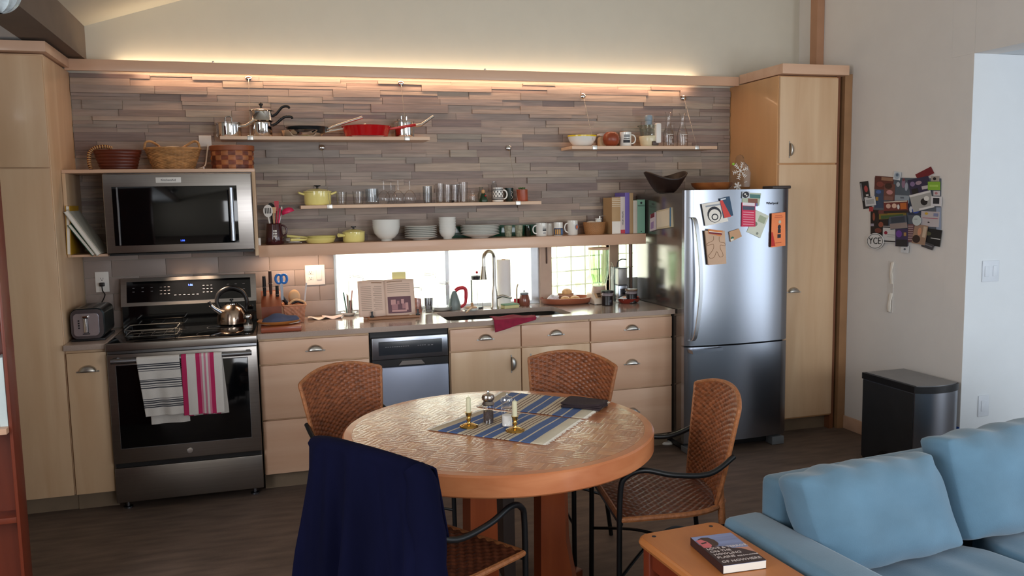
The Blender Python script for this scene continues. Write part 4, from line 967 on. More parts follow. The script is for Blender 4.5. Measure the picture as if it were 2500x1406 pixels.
mb = MB(); cup(mb, ax(1288, 580, -.12), -.12, ZM, .024, .07, .0025, .021); tag(mb.build('drinking_glass', thin_glass('dark_green_glass', (.25, .45, .36), .3)), 'dark green glass left of the white printed mug', 'glass')
tag(MB().box(1.96, 2.66, -.034, -.023, ZM+.0005, ZM+.075, b=.001).build('green_strip', mat('strip_green', '1f5a43', .12, var=.1)), 'dark green strip along the wall behind plates and bowls', 'strip')  # dark green bar along the wall at shelf height
def deco_b(t, x, y, z, r, h):
    q = MB(); wtext(q, 'SEI', x, y, z, r+.0003, 15, .68*h, .013, MATS['grey_print']); wrap(q, x, y, z, r+.0004, -5, 38, .40*h, .52*h, ink); wrap(q, x, y, z, r+.0004, -5, 38, .56*h, .60*h, ink); wrap(q, x, y, z, r+.0004, 0, 30, .2*h, .28*h, MATS['grey_print']); q.build('print', ink, t)
mug('white mug with printed text and handle on its left', ax(1322, 578, -.16), -.16, ZM, .038, .086, white_c, -1, deco=deco_b)
mb = MB(); cup(mb, ax(1341, 578, -.09), -.09, ZM, .032, .08, .003); tag(mb.build('mug', white_c), 'plain white mug half hidden behind the printed white mug', 'mug')
x = ax(1363, 578, -.16); t = thing('mug', 'white mug with dark band of orange and blue figures', 'mug', (x, -.16, ZM)); q = MB(); cup(q, x, -.16, ZM, .031, .088, .003); q.build('mug_body', white_c, t)
q = MB(); wrap(q, x, -.16, ZM, .0313, -80, 90, .004, .05, mat('night_blue', '1d2f55', .5), 14)
for i in range(5): wrap(q, x, -.16, ZM, .0316, -60+26*i, -42+26*i, .008, .042, mat('print_gold', 'c99a4e', .5) if i < 3 else mat('print_blue', '5f86b8', .5), 3)
q.build('printed_band', MATS['night_blue'], t)
def deco_c(t, x, y, z, r, h):
    q = MB(); q.m(mat('print_blue', '5f86b8', .5)); 
    for rr_, mm in ((.017, mat('print_blue', '5f86b8', .5)), (.013, mat('print_orange', 'd9825c', .5))):
        q.m(mm); an = R(-90+32); c0 = Vector((x+(r+.0006+(.017-rr_)*.05)*cos(an), y+(r+.0006+(.017-rr_)*.05)*sin(an), z+h*.55)); T = frame(c0, (-sin(an), cos(an), 0), (0, 0, 1))
        q.T = T; q.prism([(rr_*cos(2*pi*i/20), rr_*sin(2*pi*i/20)) for i in range(20)], 2, 0, .0006); q.T = None
    q.build('round_badge', MATS['print_blue'], t)
mug('white tapered mug with a round blue and orange badge', ax(1398, 576, -.15), -.15, ZM, .036, .098, white_c, -1, deco=deco_c)
x = ax(1451, 574, -.14); t = thing('round_basket', 'small tan basket holding white cups on the thick shelf', 'basket', (x, -.14, ZM))
woven('woven_wall', [(.062, 0), (.068, .02), (.077, .083)], (x, -.14, ZM), 56, 12, .0012, mat('fine_wicker', 'a27246', .6, var=.1), t, sy=.85, per=3)
tag(MB().lathe([(0, 0), (.018, 0), (.022, .03), (.018, .034), (.024, .04), (.024, .045), (0, .045)], (x+.03, -.14, ZM+.062), 20).build('white_cup', white_c), 'small white cup sticking out of the tan basket', 'cup')
tag(MB().ball((x-.02, -.14, ZM+.072), (.04, .035, .02), 16, 8).build('napkin_bundle', mat('linen', 'd8cfc2', .9)), 'pale rounded bundle lying in the tan basket on the thick shelf', 'cloth')
t = thing('milk_frother', 'small steel arm rising behind the tan basket', 'utensil', (x+.07, -.08, ZM)); MB().tube([(x+.065, -.08, ZM), (x+.065, -.08, ZM+.12), (x+.13, -.085, ZM+.122)], .003, 8).build('arm', nickel, t)
MB().lathe([(.008, 0), (.008, .02)], (x+.065, -.08, ZM+.1), 12).build('collar', nickel, t)
# books at the right end
def book(label, u0, u1, vt, vb, m, y=-.20, dep=.15, mark=None):
    a_ = at(u0, vb, y); b_ = at(u1, vt, y); x0, x1, z1 = a_.x+.0006, b_.x-.0006, b_.z; th = x1-x0
    t = thing('book', label, 'book', ((x0+x1)/2, y+dep/2, ZM), 'books at the right end of the thick shelf'); c = min(.0025, th*.2)
    q = MB(); q.box(x0, x1, y, y+c, ZM+.0004, z1, b=.0008); q.box(x0, x0+c, y+c, y+dep, ZM+.0004, z1); q.box(x1-c, x1, y+c, y+dep, ZM+.0004, z1); q.build('cover', m, t)
    MB().box(x0+c+.0001, x1-c-.0001, y+c+.0001, y+dep-.003, ZM+.004, z1-.004).build('pages', paper, t)
    if mark: q = MB(); mark(q, x0, x1, y-.0006, z1); q.build('spine_print', ink, t)
    return t
def mk1(q, x0, x1, y, z1):
    for i in range(5): q.m(cm('e9ddc8')).box(x0+.001, x1-.001, y, y+.0005, z1-.012-.012*i, z1-.008-.012*i)
    q.m(paper).box(x0+.0005, x1-.0005, y, y+.0005, ZM+.002, ZM+.085)
book('tan striped cookbook, leftmost book on the thick shelf', 1494, 1515, 482, 572, cm('b9966a'), mark=mk1)
def mk2(q, x0, x1, y, z1):
    q.m(cm('c23a4a')).box(x0+.0005, x1-.0005, y, y+.0005, ZM+.002, ZM+.028)
    text_mb(q, 'VEGETARIAN', ink, frame(((x0+x1)/2, y-.0002, ZM+.105), (0, 0, 1), (-1, 0, 0)), .016)
book('white and pink cookbook with upright lettering', 1515, 1526, 480, 571, cm('d6c9c4'), mark=mk2)
book('purple cookbook on the thick shelf', 1526, 1537, 470, 571, cm('7563b0'), dep=.17)
book('tan thin book right of the purple one', 1537, 1546, 471, 571, cm('b4946c'))
book('white thin book left of the green one', 1546, 1556, 489, 570, cm('d9d2c6'))
def mk3(q, x0, x1, y, z1):
    q.m(ink); q.ball(((x0+x1)/2, y, z1-.022), (.008, .0005, .008), 12, 8); q.box(x0+.003, x1-.003, y, y+.0005, z1-.04, z1-.037); q.box(x0+.004, x1-.004, y, y+.0005, z1-.047, z1-.045); q.ball(((x0+x1)/2, y, ZM+.012), (.004, .0005, .003), 8, 6)
book('pale green book, rightmost on the thick shelf', 1556, 1575, 487, 570, cm('84b39c'), mark=mk3)
q = MB(); q.box(ax(1486, 478, -.15), ax(1532, 476, -.15), -.19, -.06, hz(1510, 479, -.15)-.006, hz(1510, 479, -.15)+.002) if 0 else None
# --- on the fridge top
x = ax(1613, 465, -.35); zf = 1.6555
t = thing('wooden_bowl', 'very dark large bowl with a wavy rim on the fridge', 'bowl', (x, -.42, zf))
V = MB(); n = 48
def bw(i, j):
    t_ = 2*pi*i; r_ = .055+(.145-.055)*(j**.75); z_ = .002+j*(.115+.022*cos(t_*2)+.008*sin(t_))
    return (x+r_*cos(t_), -.42+r_*sin(t_)*.9, zf+z_)
V.grid(bw, n, 12, closed_u=True); V.lathe([(0, .002), (.055, .002)], (x, -.42, zf), n, cap=False, sy=.9)
V.build('bowl_shell', mat('black_walnut', '24130e', .5, var=.3), t, solid=.008, off=-1)
x = ax(1738, 455, -.50); t = thing('wooden_dish', 'low orange-brown wooden dish on the fridge', 'dish', (x, -.50, zf))
MB().lathe([(0, 0), (.07, 0), (.10, .010), (.135, .042), (.142, .062), (.137, .062), (.128, .042), (.09, .014), (0, .010)], (x, -.50, zf), 44, sy=.8).build('dish_body', wood('olive_wood', 'a0602f', '7a3f1c', (10, 10, 20), .35, .3), t)
x = ax(1818, 455, -.66); t = thing('glass_board', 'clear glass board with white snowflakes on the fridge', 'board', (x, -.62, zf))
pl_ = [(-.072, 0), (.072, 0), (.078, .12), (.06, .165), (.03, .19), (.028, .215), (.018, .232), (0, .238), (-.018, .232), (-.028, .215), (-.03, .19), (-.06, .165), (-.078, .12)]
q = MB().prism(pl_, 1, -.006, .006); q.v = [(p[0]+x, p[1]-.60, p[2]+zf+.001) for p in q.v]; q.build('glass_plate', thin_glass('pane_glass', (.88, .86, .80), .05), t, smooth=False)
q = MB()
def flake(cx, cz, r):
    for k in range(6):
        a_ = pi*k/3+.26; dx, dz = cos(a_), sin(a_); q.tube([(cx, -.608, cz), (cx+dx*r, -.608, cz+dz*r)], .0024, 5)
        for f_ in (.4, .65, .88):
            for s in (-1, 1):
                b_ = a_+s*1.0; q.tube([(cx+dx*r*f_, -.608, cz+dz*r*f_), (cx+dx*r*f_+cos(b_)*r*.27, -.608, cz+dz*r*f_+sin(b_)*r*.27)], .0018, 5)
flake(x, zf+.135, .055); flake(x-.02, zf+.035, .026); q.tube([(x+.03, -.608, zf+.06), (x+.05, -.608, zf+.065)], .002, 5)
q.build('snowflake_print', white_p, t)
MB().ball((x-.055, -.612, zf+.178), (.010, .006, .009), 10, 6).build('green_ribbon', mat('lime', '8fbf3a', .5), t)
# ================================================================= ON THE WORKTOP
ZW = .9143
def cp(u, v, back=-.065):
    p = P(u, v, 2, ZW)
    if p.y > back: p = P(u, v, 1, back)
    return p.x, p.y
# --- toaster (left worktop)
t = thing('toaster', 'steel two-slice toaster with black base on the small worktop', 'toaster', (-.108, -.36, ZW))
q = MB(); q.prism(rrect(-.188, -.022, .012, .175, .035, 6), 1, -.50, -.22); q.v = [(p[0], p[1], p[2]+ZW) for p in q.v]; body = q.build('shell', mat('dark_toaster_shell', '2c3233', .25, .6), t)
q = MB(); q.prism(rrect(-.184, -.026, .014, .171, .034, 6), 1, -.522, -.5005); q.v = [(p[0], p[1], p[2]+ZW) for p in q.v]; q.build('front_plate', steel, t)
q = MB(); q.prism(rrect(-.170, -.048, .030, .150, .018, 5), 1, -.528, -.5225); q.v = [(p[0], p[1], p[2]+ZW) for p in q.v]; fp = q.build('face_panel', mat('pale_steel', 'b7acb0', .35, .8), t)
MB().box(-.122, -.098, -.5285, -.5283+.0001, ZW+.045, ZW+.135).build('lever_slot', blackp, fp)
MB().lathe([(0, 0), (.010, 0), (.010, .075), (0, .075)], (-.110, -.534, ZW+.05), 16).build('lever_column', chrome, fp)
MB().box(-.126, -.094, -.540, -.5287, ZW+.127, ZW+.140, b=.003).build('lever', chrome, fp)
MB().box(-.128, -.092, -.5300, -.5286, ZW+.038, ZW+.043).build('crumb_slot', blackp, fp)
for k in range(4): MB().box(-.148, -.140, -.5305, -.5286, ZW+.07+.013*k, ZW+.078+.013*k).build('button', blackp, fp)
MB().box(-.188, -.022, -.52, -.215, ZW+.0003, ZW+.013, b=.003).build('base', blackp, t)
for s in (-.135, -.075): MB().box(s-.012, s+.012, -.46, -.26, ZW+.1745, ZW+.1755).build('bread_slot', blackp, t)
def outlet(label, u0, v0, u1, v1, rocker=False, two=True, name='outlet'):
    a_, b2 = at(u0, v0, -.010), at(u1, v1, -.010); x0, x1, z1, z0 = a_.x, b2.x, a_.z, b2.z; w = x1-x0
    t = thing(name, label, name, ((x0+x1)/2, -.009, z0)); MB().box(x0, x1, -.014, -.0085, z0, z1, b=.0015).build('cover_plate', white_p, t)
    cxs = [x0+w*.28, x0+w*.70] if rocker else [(x0+x1)/2]
    for zz in ((z0+z1)/2+.018, (z0+z1)/2-.018):
        s_ = MB().box(cxs[0]-.017, cxs[0]+.017, -.0155, -.0141, zz-.013, zz+.013, b=.0005).build('socket', white_p, t)
        MB().box(cxs[0]-.008, cxs[0]-.006, -.0159, -.0156, zz-.002, zz+.007).box(cxs[0]+.006, cxs[0]+.008, -.0159, -.0156, zz-.002, zz+.007).box(cxs[0]-.0025, cxs[0]+.0025, -.0159, -.0156, zz-.010, zz-.005).build('slots', ink, s_)
    if rocker: MB().box(cxs[1]-.016, cxs[1]+.016, -.0185, -.0141, (z0+z1)/2-.032, (z0+z1)/2+.032, b=.002).build('rocker_switch', white_p, t)
    return t
outlet('white wall outlet with black plug above the toaster', 231, 664, 268, 712)
outlet('wide white outlet plate with rocker switch left of the window', 744, 648, 794, 694, rocker=True)
xo = at(250, 697, -.02); t = thing('power_plug', 'black plug and cord of the toaster in the wall outlet', 'plug', (xo.x, -.02, ZW+.1))
MB().box(xo.x-.014, xo.x+.014, -.038, -.0162, xo.z-.004, xo.z+.018, b=.004).build('plug', blackp, t)
MB().tube(smooth_path([(xo.x, -.035, xo.z-.002), (xo.x+.004, -.045, xo.z-.03), (xo.x+.02, -.09, xo.z-.06), (xo.x-.02, -.21, ZW+.10)], 5), .0035, 8).build('cord', blackp, t)
# --- on the stove
t = thing('roasting_rack', 'thin black wire rack lying on the left burners', 'rack', (.2, -.33, .909)); q = MB(); zz = .9135
for dz in (0, .035):
    q.tube([Vector((x, y, zz+dz)) for x, y in rrect(.06, .33, -.45, -.22, .03, 4)], .0022, 6, closed=True)
q.build('wire_frame', nickel, t)
q = MB()
for x, y in ((.07, -.44), (.32, -.44), (.32, -.23), (.07, -.23)): q.tube([(x, y, zz), (x, y, zz+.035)], .0022, 6)
for k in range(3): q.tube([(.13+.065*k, -.45, zz), (.13+.065*k, -.22, zz)], .0016, 6)
q.build('cross_wires', blackm, t)
kx, ky = P(567, 795, 2, .909).x, P(567, 795, 2, .909).y+.085
t = thing('kettle', 'round steel whistling kettle with black handle on the stove', 'kettle', (kx, ky, .909)); r = .088
MB().lathe([(0, 0), (r*.92, 0), (r, .006), (r*1.0, .03), (r*.93, .065), (r*.75, .098), (r*.5, .118), (r*.42, .121)], (kx, ky, .9095), 44, cap=False).build('kettle_body', mat('warm_steel', 'b8a595', .2, 1, var=.03), t)
l = MB().lathe([(r*.45, .1205), (r*.44, .126), (r*.2, .132), (0, .133)], (kx, ky, .9095), 32, cap=False).build('lid', chrome, t)
MB().lathe([(.005, 0), (.005, .008), (.012, .012), (.010, .02), (0, .021)], (kx, ky, .9095+.1325), 16).build('lid_knob', blackp, l)
q = MB(); q.tube(smooth_path([(kx-.07, ky-.005, 1.005), (kx-.085, ky-.005, 1.055), (kx-.062, ky-.005, 1.108), (kx, ky-.005, 1.132), (kx+.062, ky-.005, 1.108), (kx+.088, ky-.005, 1.05), (kx+.082, ky-.005, .995)], 6), [.009]*4+[.012]*29+[.009]*4, 12); q.build('handle', blackp, t)
q = MB(); q.tube([(kx-.062, ky-.03, .985), (kx-.10, ky-.045, 1.015), (kx-.118, ky-.052, 1.035)], [.017, .013, .012], 14); q.build('spout', steel, t)
MB().tube([(kx-.112, ky-.05, 1.033), (kx-.128, ky-.056, 1.058)], .010, 10).build('whistle_cap', blackp, t)
sx, sy = P(606, 803, 2, .909).x, P(606, 803, 2, .909).y+.03; t = thing('salt_grinder', 'small clear grinder with steel lid at the stove edge', 'grinder', (sx, sy, .909))
MB().lathe([(0, 0), (.026, 0), (.027, .02), (.020, .05), (.018, .055)], (sx, sy, .9095), 24, cap=False).build('glass_base', glass, t)
MB().lathe([(0, .001), (.024, .001), (.025, .018), (0, .02)], (sx, sy, .9095), 20).build('salt', mat('salt', 'efece6', .9), t)
MB().lathe([(.021, .055), (.024, .060), (.025, .075), (.02, .082), (0, .083)], (sx, sy, .9095), 24, cap=False).build('steel_lid', chrome, t)
# --- towels over the oven handle
def towel(label, u0, u1, v1, stripe, x_tilt=.0, back=.06):
    a_ = P(u0, 865, 1, -.73); b2 = P(u1, 865, 1, -.73); zb = P((u0+u1)/2, v1, 1, -.73).z
    x0, x1 = a_.x, b2.x; W_ = x1-x0; zt = .8415; Lf = zt-zb
    t = thing('dish_towel', label, 'towel', ((x0+x1)/2, -.73, zb), 'striped towels over the oven handle'); NU, NV = 41, 220
    segs = []
    def prof(s):   # s 0..1: back bottom -> over bar -> front bottom ; returns y,z, distance from front bottom
        Lb = Lf*.98+back; La = pi*.0165; L = Lb+La+Lf; d = s*L
        if d < Lb: return -.712+.0165, zt-.0155-(Lb-d)+.0, 0
        if d < Lb+La:
            a = (d-Lb)/.0165; return -.712+.0165*cos(a), .826+.0165*sin(a), 0
        return -.712-.0165, .826-(d-Lb-La), (d-Lb-La)
    V = []; F = []
    for j in range(NV):
        s = j/(NV-1); y, z_, fd = prof(s)
        for i in range(NU):
            u = i/(NU-1); w = min(1, max(0, (.83-z_)/Lf)); dy = -.006*sin(u*9+1)*w-.004*sin(u*17+z_*6)*w*(1 if fd > 0 else -.3)
            if fd == 0 and z_ < .8: dy = max(-.006, min(.004, dy))+.006*w
            V.append((x0+W_*u+x_tilt*w*(.4+.6*(1-u))+(.02*w if fd == 0 else 0), y+dy, z_))
    mb = MB(); n0 = len(mb.f)
    F = [(j*NU+i, j*NU+i+1, (j+1)*NU+i+1, (j+1)*NU+i) for j in range(NV-1) for i in range(NU-1)]
    for f in F: pass
    mats = []; me_m = []
    for j in range(NV-1):
        s = (j+.5)/(NV-1); y, z_, fd = prof(s)
        for i in range(NU-1): me_m.append(stripe((i+.5)/(NU-1), z_, zb, Lf))
    mb.v = V; mb.f = F
    for m_ in me_m:
        if m_ not in mb.mats: mb.mats.append(m_)
    mb.mi = [mb.mats.index(m_) for m_ in me_m]
    mb.build('cloth', None, t, solid=.002)
tw = mat('white_cotton', 'd6d2cd', .95, var=.04, bump=.3, bscale=300); tg = mat('grey_stripe', '3e4048', .95); tr = mat('raspberry_stripe', 'b8275c', .95); tp_ = mat('rose_stripe', 'cf7f97', .95)
def st1(u, z_, zb, L):
    f = (z_-zb)/L
    for c0, c1 in ((.10, .26), (.42, .60), (.74, .88)):
        if c0 < f < c1: return tg if int(f*L/.0058) % 2 else tw
    return tw
def st2(u, z_, zb, L):
    if u < .12 or .36 < u < .45 or .70 < u < .79: return tr
    if .45 <= u <= .70: return tp_ if int(u*60) % 2 else tw
    return tw
towel('white towel with dark grey horizontal stripes over the oven handle', 331, 437, 1008, st1, .03)
towel('white towel with raspberry red vertical stripes over the oven handle', 441, 541, 1004, st2, .0, back=.02)
# --- knife block group
x0, y0 = cp(632, 812); x1, y1 = cp(735, 805)
tag(MB().box(.785, 1.005, -.605, -.36, ZW+.0003, ZW+.028, b=.003).build('cutting_board', mat('red_brown_board', '8b3f22', .35, var=.12, scale=(3, 20, 20), coat=.2)), 'reddish brown wooden board at the stove end of the worktop', 'board')
t = thing('tray', 'thin oval wooden tray lying on the reddish board', 'tray', (.885, -.47, ZW+.03))
MB().lathe([(0, 0), (.09, 0), (.115, .012), (.122, .022), (.117, .022), (.088, .005), (0, .004)], (.885, -.47, ZW+.0285), 44, sy=.75, fn=lambda a, j, z: .004*sin(2*a)).build('tray_body', wood('pale_tray', 'b9793c', 'a1602c', (10, 3, 10), .45), t)
def lump(name, label, cat, c, r3, m, seed, amp=.25, grp=None, n=40):
    """soft folded cloth heap: flattened ball with folds"""
    pr = random.Random(seed); ph = [pr.random()*6 for _ in range(6)]
    q = MB(); V = []
    for i in range(n):
        for j in range(17):
            a = 2*pi*i/n; b = pi/2*(j/16); f = 1+amp*(.4*sin(3*a+ph[0])+.25*sin(5*a+ph[1])*cos(b)); zf_ = 1+amp*(.8*sin(7*cos(a)*cos(b)+ph[2])+.5*sin(9*sin(a)*cos(b)+ph[3]))*sin(b)
            V.append((c[0]+r3[0]*f*cos(b)**.6*cos(a) if b < pi/2-.01 else c[0], c[1]+r3[1]*f*cos(b)**.6*sin(a) if b < pi/2-.01 else c[1], c[2]+r3[2]*sin(b)*zf_))
    F = [(i*17+j, ((i+1) % n)*17+j, ((i+1) % n)*17+j+1, i*17+j+1) for i in range(n) for j in range(16)]; F.append(tuple(i*17 for i in range(n)))
    q.add(V, F); return tag(q.build(name, m), label, cat, grp)
lump('oven_mitt', 'blue grey oven mitt lying on the oval tray', 'oven mitt', (.89, -.46, ZW+.036), (.105, .06, .045), mat('slate_blue_cloth', '4a5068', .9, var=.15), 3, .22)
lump('pot_holder', 'white edged cloth under the blue oven mitt', 'pot holder', (.885, -.475, ZW+.0335), (.112, .066, .012), mat('linen', 'd8cfc2', .9), 8, .1)
kb = thing('knife_block', 'red-brown wooden knife block with black handled knives', 'knife block', (.85, -.22, ZW)); kw = mat('block_wood', '7c3a1f', .4, var=.15, scale=(20, 20, 3))
MB().prism([(-.30, ZW+.0003), (-.13, ZW+.0003), (-.13, ZW+.19), (-.19, ZW+.19), (-.30, ZW+.11)], 0, .79, .905).build('block', kw, kb, smooth=False)
for i, (dx, dz, hh, lab) in enumerate(((.022, .0, .12, 'black handled knife, leftmost in the knife block'), (.058, .01, .14, 'brown topped knife in the middle of the block'), (.095, -.04, .10, 'short black knife at the right of the block'))):
    t = thing('knife', lab, 'knife', (.79+dx, -.19, ZW+.15), 'knives in the wooden block'); b0 = Vector((.79+dx, -.215, ZW+.168+dz))
    MB().tube([b0, b0+Vector((0, -.012, hh*.5)), b0+Vector((0, -.02, hh))], [.009, .011, .010], 10).build('handle', blackp if i != 1 else mat('dark_wood_handle', '3c2015', .4), t)
    MB().tube([b0+Vector((0, -.012, hh*.45)), b0+Vector((0, -.0125, hh*.45+.004))], .0125, 12).build('rivet_band', chrome, t)
t = thing('scissors', 'blue handled scissors standing in the knife block', 'scissors', (.91, -.2, ZW+.16)); q = MB()
for s in (-1, 1): q.tube([(.912+s*.015+.018*cos(2*pi*i/16), -.235, ZW+.268+.026*sin(2*pi*i/16)) for i in range(16)], .008, 8, closed=True)
q.build('ring_handles', mat('bright_blue', '2573c4', .35), t); MB().box(.904, .920, -.238, -.232, ZW+.14, ZW+.243).build('blades', steel, t)
bxp = (.915, 1.045, -.27, -.13)
t = thing('utensil_basket', 'square woven basket of kitchen tools beside the knife block', 'basket', (.98, -.2, ZW))
def boxweave(x0, x1, y0, y1, z0, h, m, par, nx=9, nz=8, taper=.012):
    q = MB(); per = [(x0, y0), (x1, y0), (x1, y1), (x0, y1)]; N = 4*nx*3; H = nz*3+1
    def fn(i_, j_):
        a = i_*4; k = int(a) % 4; f = a-int(a); p0 = per[k]; p1 = per[(k+1) % 4]; xx = p0[0]+(p1[0]-p0[0])*f; yy = p0[1]+(p1[1]-p0[1])*f
        nrm = ((0, -1), (1, 0), (0, 1), (-1, 0))[k]; c = int(f*nx); ff = f*nx-c; r = min(int(j_*nz), nz-1); rf = j_*nz-r
        d = .0028*(1 if (c+r) % 2 else -1)*sin(pi*ff)*sin(pi*rf); e = taper*(j_-1)
        return (xx+nrm[0]*d+(e if xx > (x0+x1)/2 else -e)*1, yy+nrm[1]*d+(e if yy > (y0+y1)/2 else -e), z0+h*j_)
    q.grid(fn, N, H, closed_u=True); q.box(x0+taper, x1-taper, y0+taper, y1-taper, z0, z0+.004); o = q.build('woven_wall', m, par, solid=.003, off=-1, ang=60)
    return o
boxweave(*bxp, ZW+.0003, .105, mat('splint_tan', 'b5795a', .55, var=.25, scale=(40, 40, 40)), t)
q = MB(); q.tube([Vector((x, y, ZW+.107)) for x, y in rrect(bxp[0]-.003, bxp[1]+.003, bxp[2]-.003, bxp[3]+.003, .01, 3)], .005, 8, closed=True); q.build('rim', mat('splint_rim2', 'c48a66', .5), t)
GT = 'tools in the woven basket'
t = thing('wooden_spoon', 'pale round wooden spoon head in the woven basket', 'spoon', (.98, -.17, ZW+.01), GT)
q = MB(); q.lathe([(0, -.006), (.025, -.004), (.034, .004), (.036, .006), (.03, .004), (0, 0)], (0, 0, 0), 24, sy=1.3); q.v = [(.985+a, -.16+c, ZW+.145+b) for a, b, c in q.v]; q.build('spoon_bowl', lightb, t); MB().tube([(.985, -.163, ZW+.10), (.98, -.19, ZW+.012)], .005, 8).build('handle', lightb, t)
t = thing('tool', 'black handled kitchen tool leaning in the woven basket', 'utensil', (.94, -.2, ZW+.02), GT); MB().tube([(.955, -.20, ZW+.03), (.935, -.205, ZW+.12), (.905, -.22, ZW+.165)], [.008, .012, .013], 10).build('handle', blackp, t)
t = thing('peeler', 'black kitchen tool lying across the woven basket top', 'utensil', (1.0, -.2, ZW+.1), GT); MB().tube([(.965, -.235, ZW+.115), (1.0, -.24, ZW+.130), (1.035, -.23, ZW+.115)], [.008, .011, .008], 10).build('handle', blackp, t)
t = thing('wooden_spatula', 'curved pale wooden strip over the woven basket rim', 'spatula', (1.0, -.2, ZW+.1), GT); MB().tube(smooth_path([(.945, -.25, ZW+.113), (.985, -.255, ZW+.138), (1.03, -.25, ZW+.128), (1.045, -.24, ZW+.112)], 5), .006, 8).build('strip', lightb, t)
p = at(748, 690, -.16); t = thing('thermometer', 'clear plastic stick standing in the woven basket', 'utensil', (1.03, -.17, ZW+.02), GT); MB().tube([(1.03, -.165, ZW+.02), (p.x, -.16, p.z)], .005, 8).build('stick', mat('pale_plastic', 'c9c6c8', .3), t)
# papers by the wall
q = MB(); x0, y0 = cp(764, 779); x1, y1 = cp(842, 768)
def sheet(name, label, x0, x1, ya, yb, h, seed, m):
    q = MB(); pr = random.Random(seed); f1 = pr.random()*5
    q.grid(lambda i, j: (x0+(x1-x0)*i, ya+(yb-ya)*j+.01*sin(i*5+f1), ZW+.002+h*(.5+.5*sin(i*7+f1))*(1-.5*j)), 24, 8)
    return tag(q.build(name, m, solid=.0012), label, 'paper', 'papers lying along the wall')
sheet('paper', 'curled pale receipt lying right of the woven basket', 1.06, 1.17, -.20, -.09, .016, 1, paper); sheet('paper', 'curled pale receipt nearer the window corner', 1.15, 1.27, -.19, -.06, .012, 4, mat('pink_paper', 'e6cfc9', .8))
# dish and small jar of things by the window corner
x, y = cp(852, 762)
tag(MB().lathe([(0, 0), (.03, 0), (.045, .012), (.05, .022), (.046, .022), (.03, .006), (0, .005)], (x, y, ZW+.0003), 28).build('soap_dish', white_c), 'small white dish in front of the jar of pens', 'dish')
x, y = cp(850, 750); y = min(y, -.06); t = thing('pen_jar', 'glass jar of pens and tools at the left window edge', 'jar', (x, y, ZW)); MB().lathe([(0, 0), (.030, 0), (.032, .003), (.032, .1), (.030, .1), (.029, .006), (0, .005)], (x, y, ZW+.0003), 28).build('glass_jar', glass, t)
for i, (dx, h, mm) in enumerate(((-.012, .15, mat('teal_plastic', '4e7a74', .4)), (.0, .13, mat('brown_pencil', '7a5a48', .5)), (.014, .16, mat('pink_print', 'd7a9a4', .5)), (-.002, .14, nickel))):
    t2 = thing('pen', ('teal pen', 'brown pencil', 'pinkish pen', 'steel pen')[i]+' standing in the glass jar by the window', 'pen', (x+dx, y, ZW+.008), 'pens in the glass jar'); MB().tube([(x+dx*.6, y, ZW+.008), (x+dx*2.2, y+.004*i, ZW+h)], .0045, 8).build('barrel', mm, t2)
# storage jars along the window
def bail_jar(label, u, vtop, y, r):
    x = ax(u, vtop, y); zt = hz(u, vtop, y); h = zt-ZW; t = thing('storage_jar', label, 'jar', (x, y, ZW), 'clip-top glass jars along the window')
    MB().lathe([(0, 0), (r*.95, 0), (r, .006), (r, h*.78), (r*.72, h*.87), (r*.72, h*.9), (r*.68, h*.9), (r*.68, h*.87), (r*.95, h*.77), (r*.95, .01), (0, .006)], (x, y, ZW+.0003), 32).build('glass_body', glass, t)
    MB().lathe([(r*.74, h*.905), (r*.78, h*.93), (r*.74, h*.97), (r*.4, h), (0, h)], (x, y, ZW), 32, cap=False).build('glass_lid', glass, t)
    q = MB(); 
    for f in (.88, .92): q.tube([(x+r*.77*cos(2*pi*i/24), y+r*.77*sin(2*pi*i/24), ZW+h*f) for i in range(24)], .0016, 6, closed=True)
    q.build('wire_bail', nickel, t); MB().tube([(x+r*.8, y-.01, ZW+h*.93), (x+r*.86, y-.015, ZW+h*.85), (x+r*.78, y-.015, ZW+h*.78)], .0018, 6).build('clip', nickel, t)
bail_jar('tall clip-top jar at the left, behind the open cookbook', 868, 664, -.07, .052); bail_jar('tall clip-top jar right behind the cookbook spine', 970, 663, -.07, .052)
bail_jar('clip-top jar standing right of the cookbook', 1046, 658, -.07, .050); bail_jar('shorter clip-top jar left of the kettle', 1084, 684, -.075, .048); bail_jar('small clip-top jar behind the snack bag', 1016, 696, -.08, .036)
# cookbook on its stand
xa, xb = at(873, 700, -.26).x, at(1010, 700, -.26).x; xc = at(938, 700, -.26).x
t = thing('cookbook_stand', 'wooden cookbook stand with two black page holders', 'stand', ((xa+xb)/2, -.27, ZW))
x0, y0 = cp(890, 770); x1, y1 = cp(1007, 760)
MB().box(x0, x1, -.345, -.27, ZW+.0003, ZW+.016, b=.003).build('ledge_board', mat('stand_wood', '9c6c4a', .4, var=.1, scale=(3, 20, 20)), t)
q = MB(); q.prism([(-.262, ZW+.001), (-.246, ZW+.001), (-.20, ZW+.18), (-.216, ZW+.18)], 0, xa+.03, xb-.03); q.build('back_board', MATS['stand_wood'], t, smooth=False)
for xx in (x0+.02, x1-.012):
    MB().box(xx-.012, xx+.012, -.352, -.325, ZW+.0165, ZW+.026, b=.003).tube([(xx, -.342, ZW+.022), (xx, -.338, ZW+.045), (xx, -.336, ZW+.052)], [.006, .006, .008], 8).build('page_holder', blackp, t)
t = thing('cookbook', 'open cookbook with a photo on its right page', 'book', (xc, -.26, ZW+.017)); HB = .215; lean = .26
pg = mat('cookbook_page', 'e0c4b2', .8, var=.02)
def pagef(xs, xe):
    def f(i, j):
        bulge = .014*sin(pi*min(1, i*1.15))**.8; x = xs+(xe-xs)*i; z = ZW+.018+HB*j+.006*sin(pi*i)*(j); return (x, -.300+lean*HB*j*.9-bulge-.002, z)
    return f
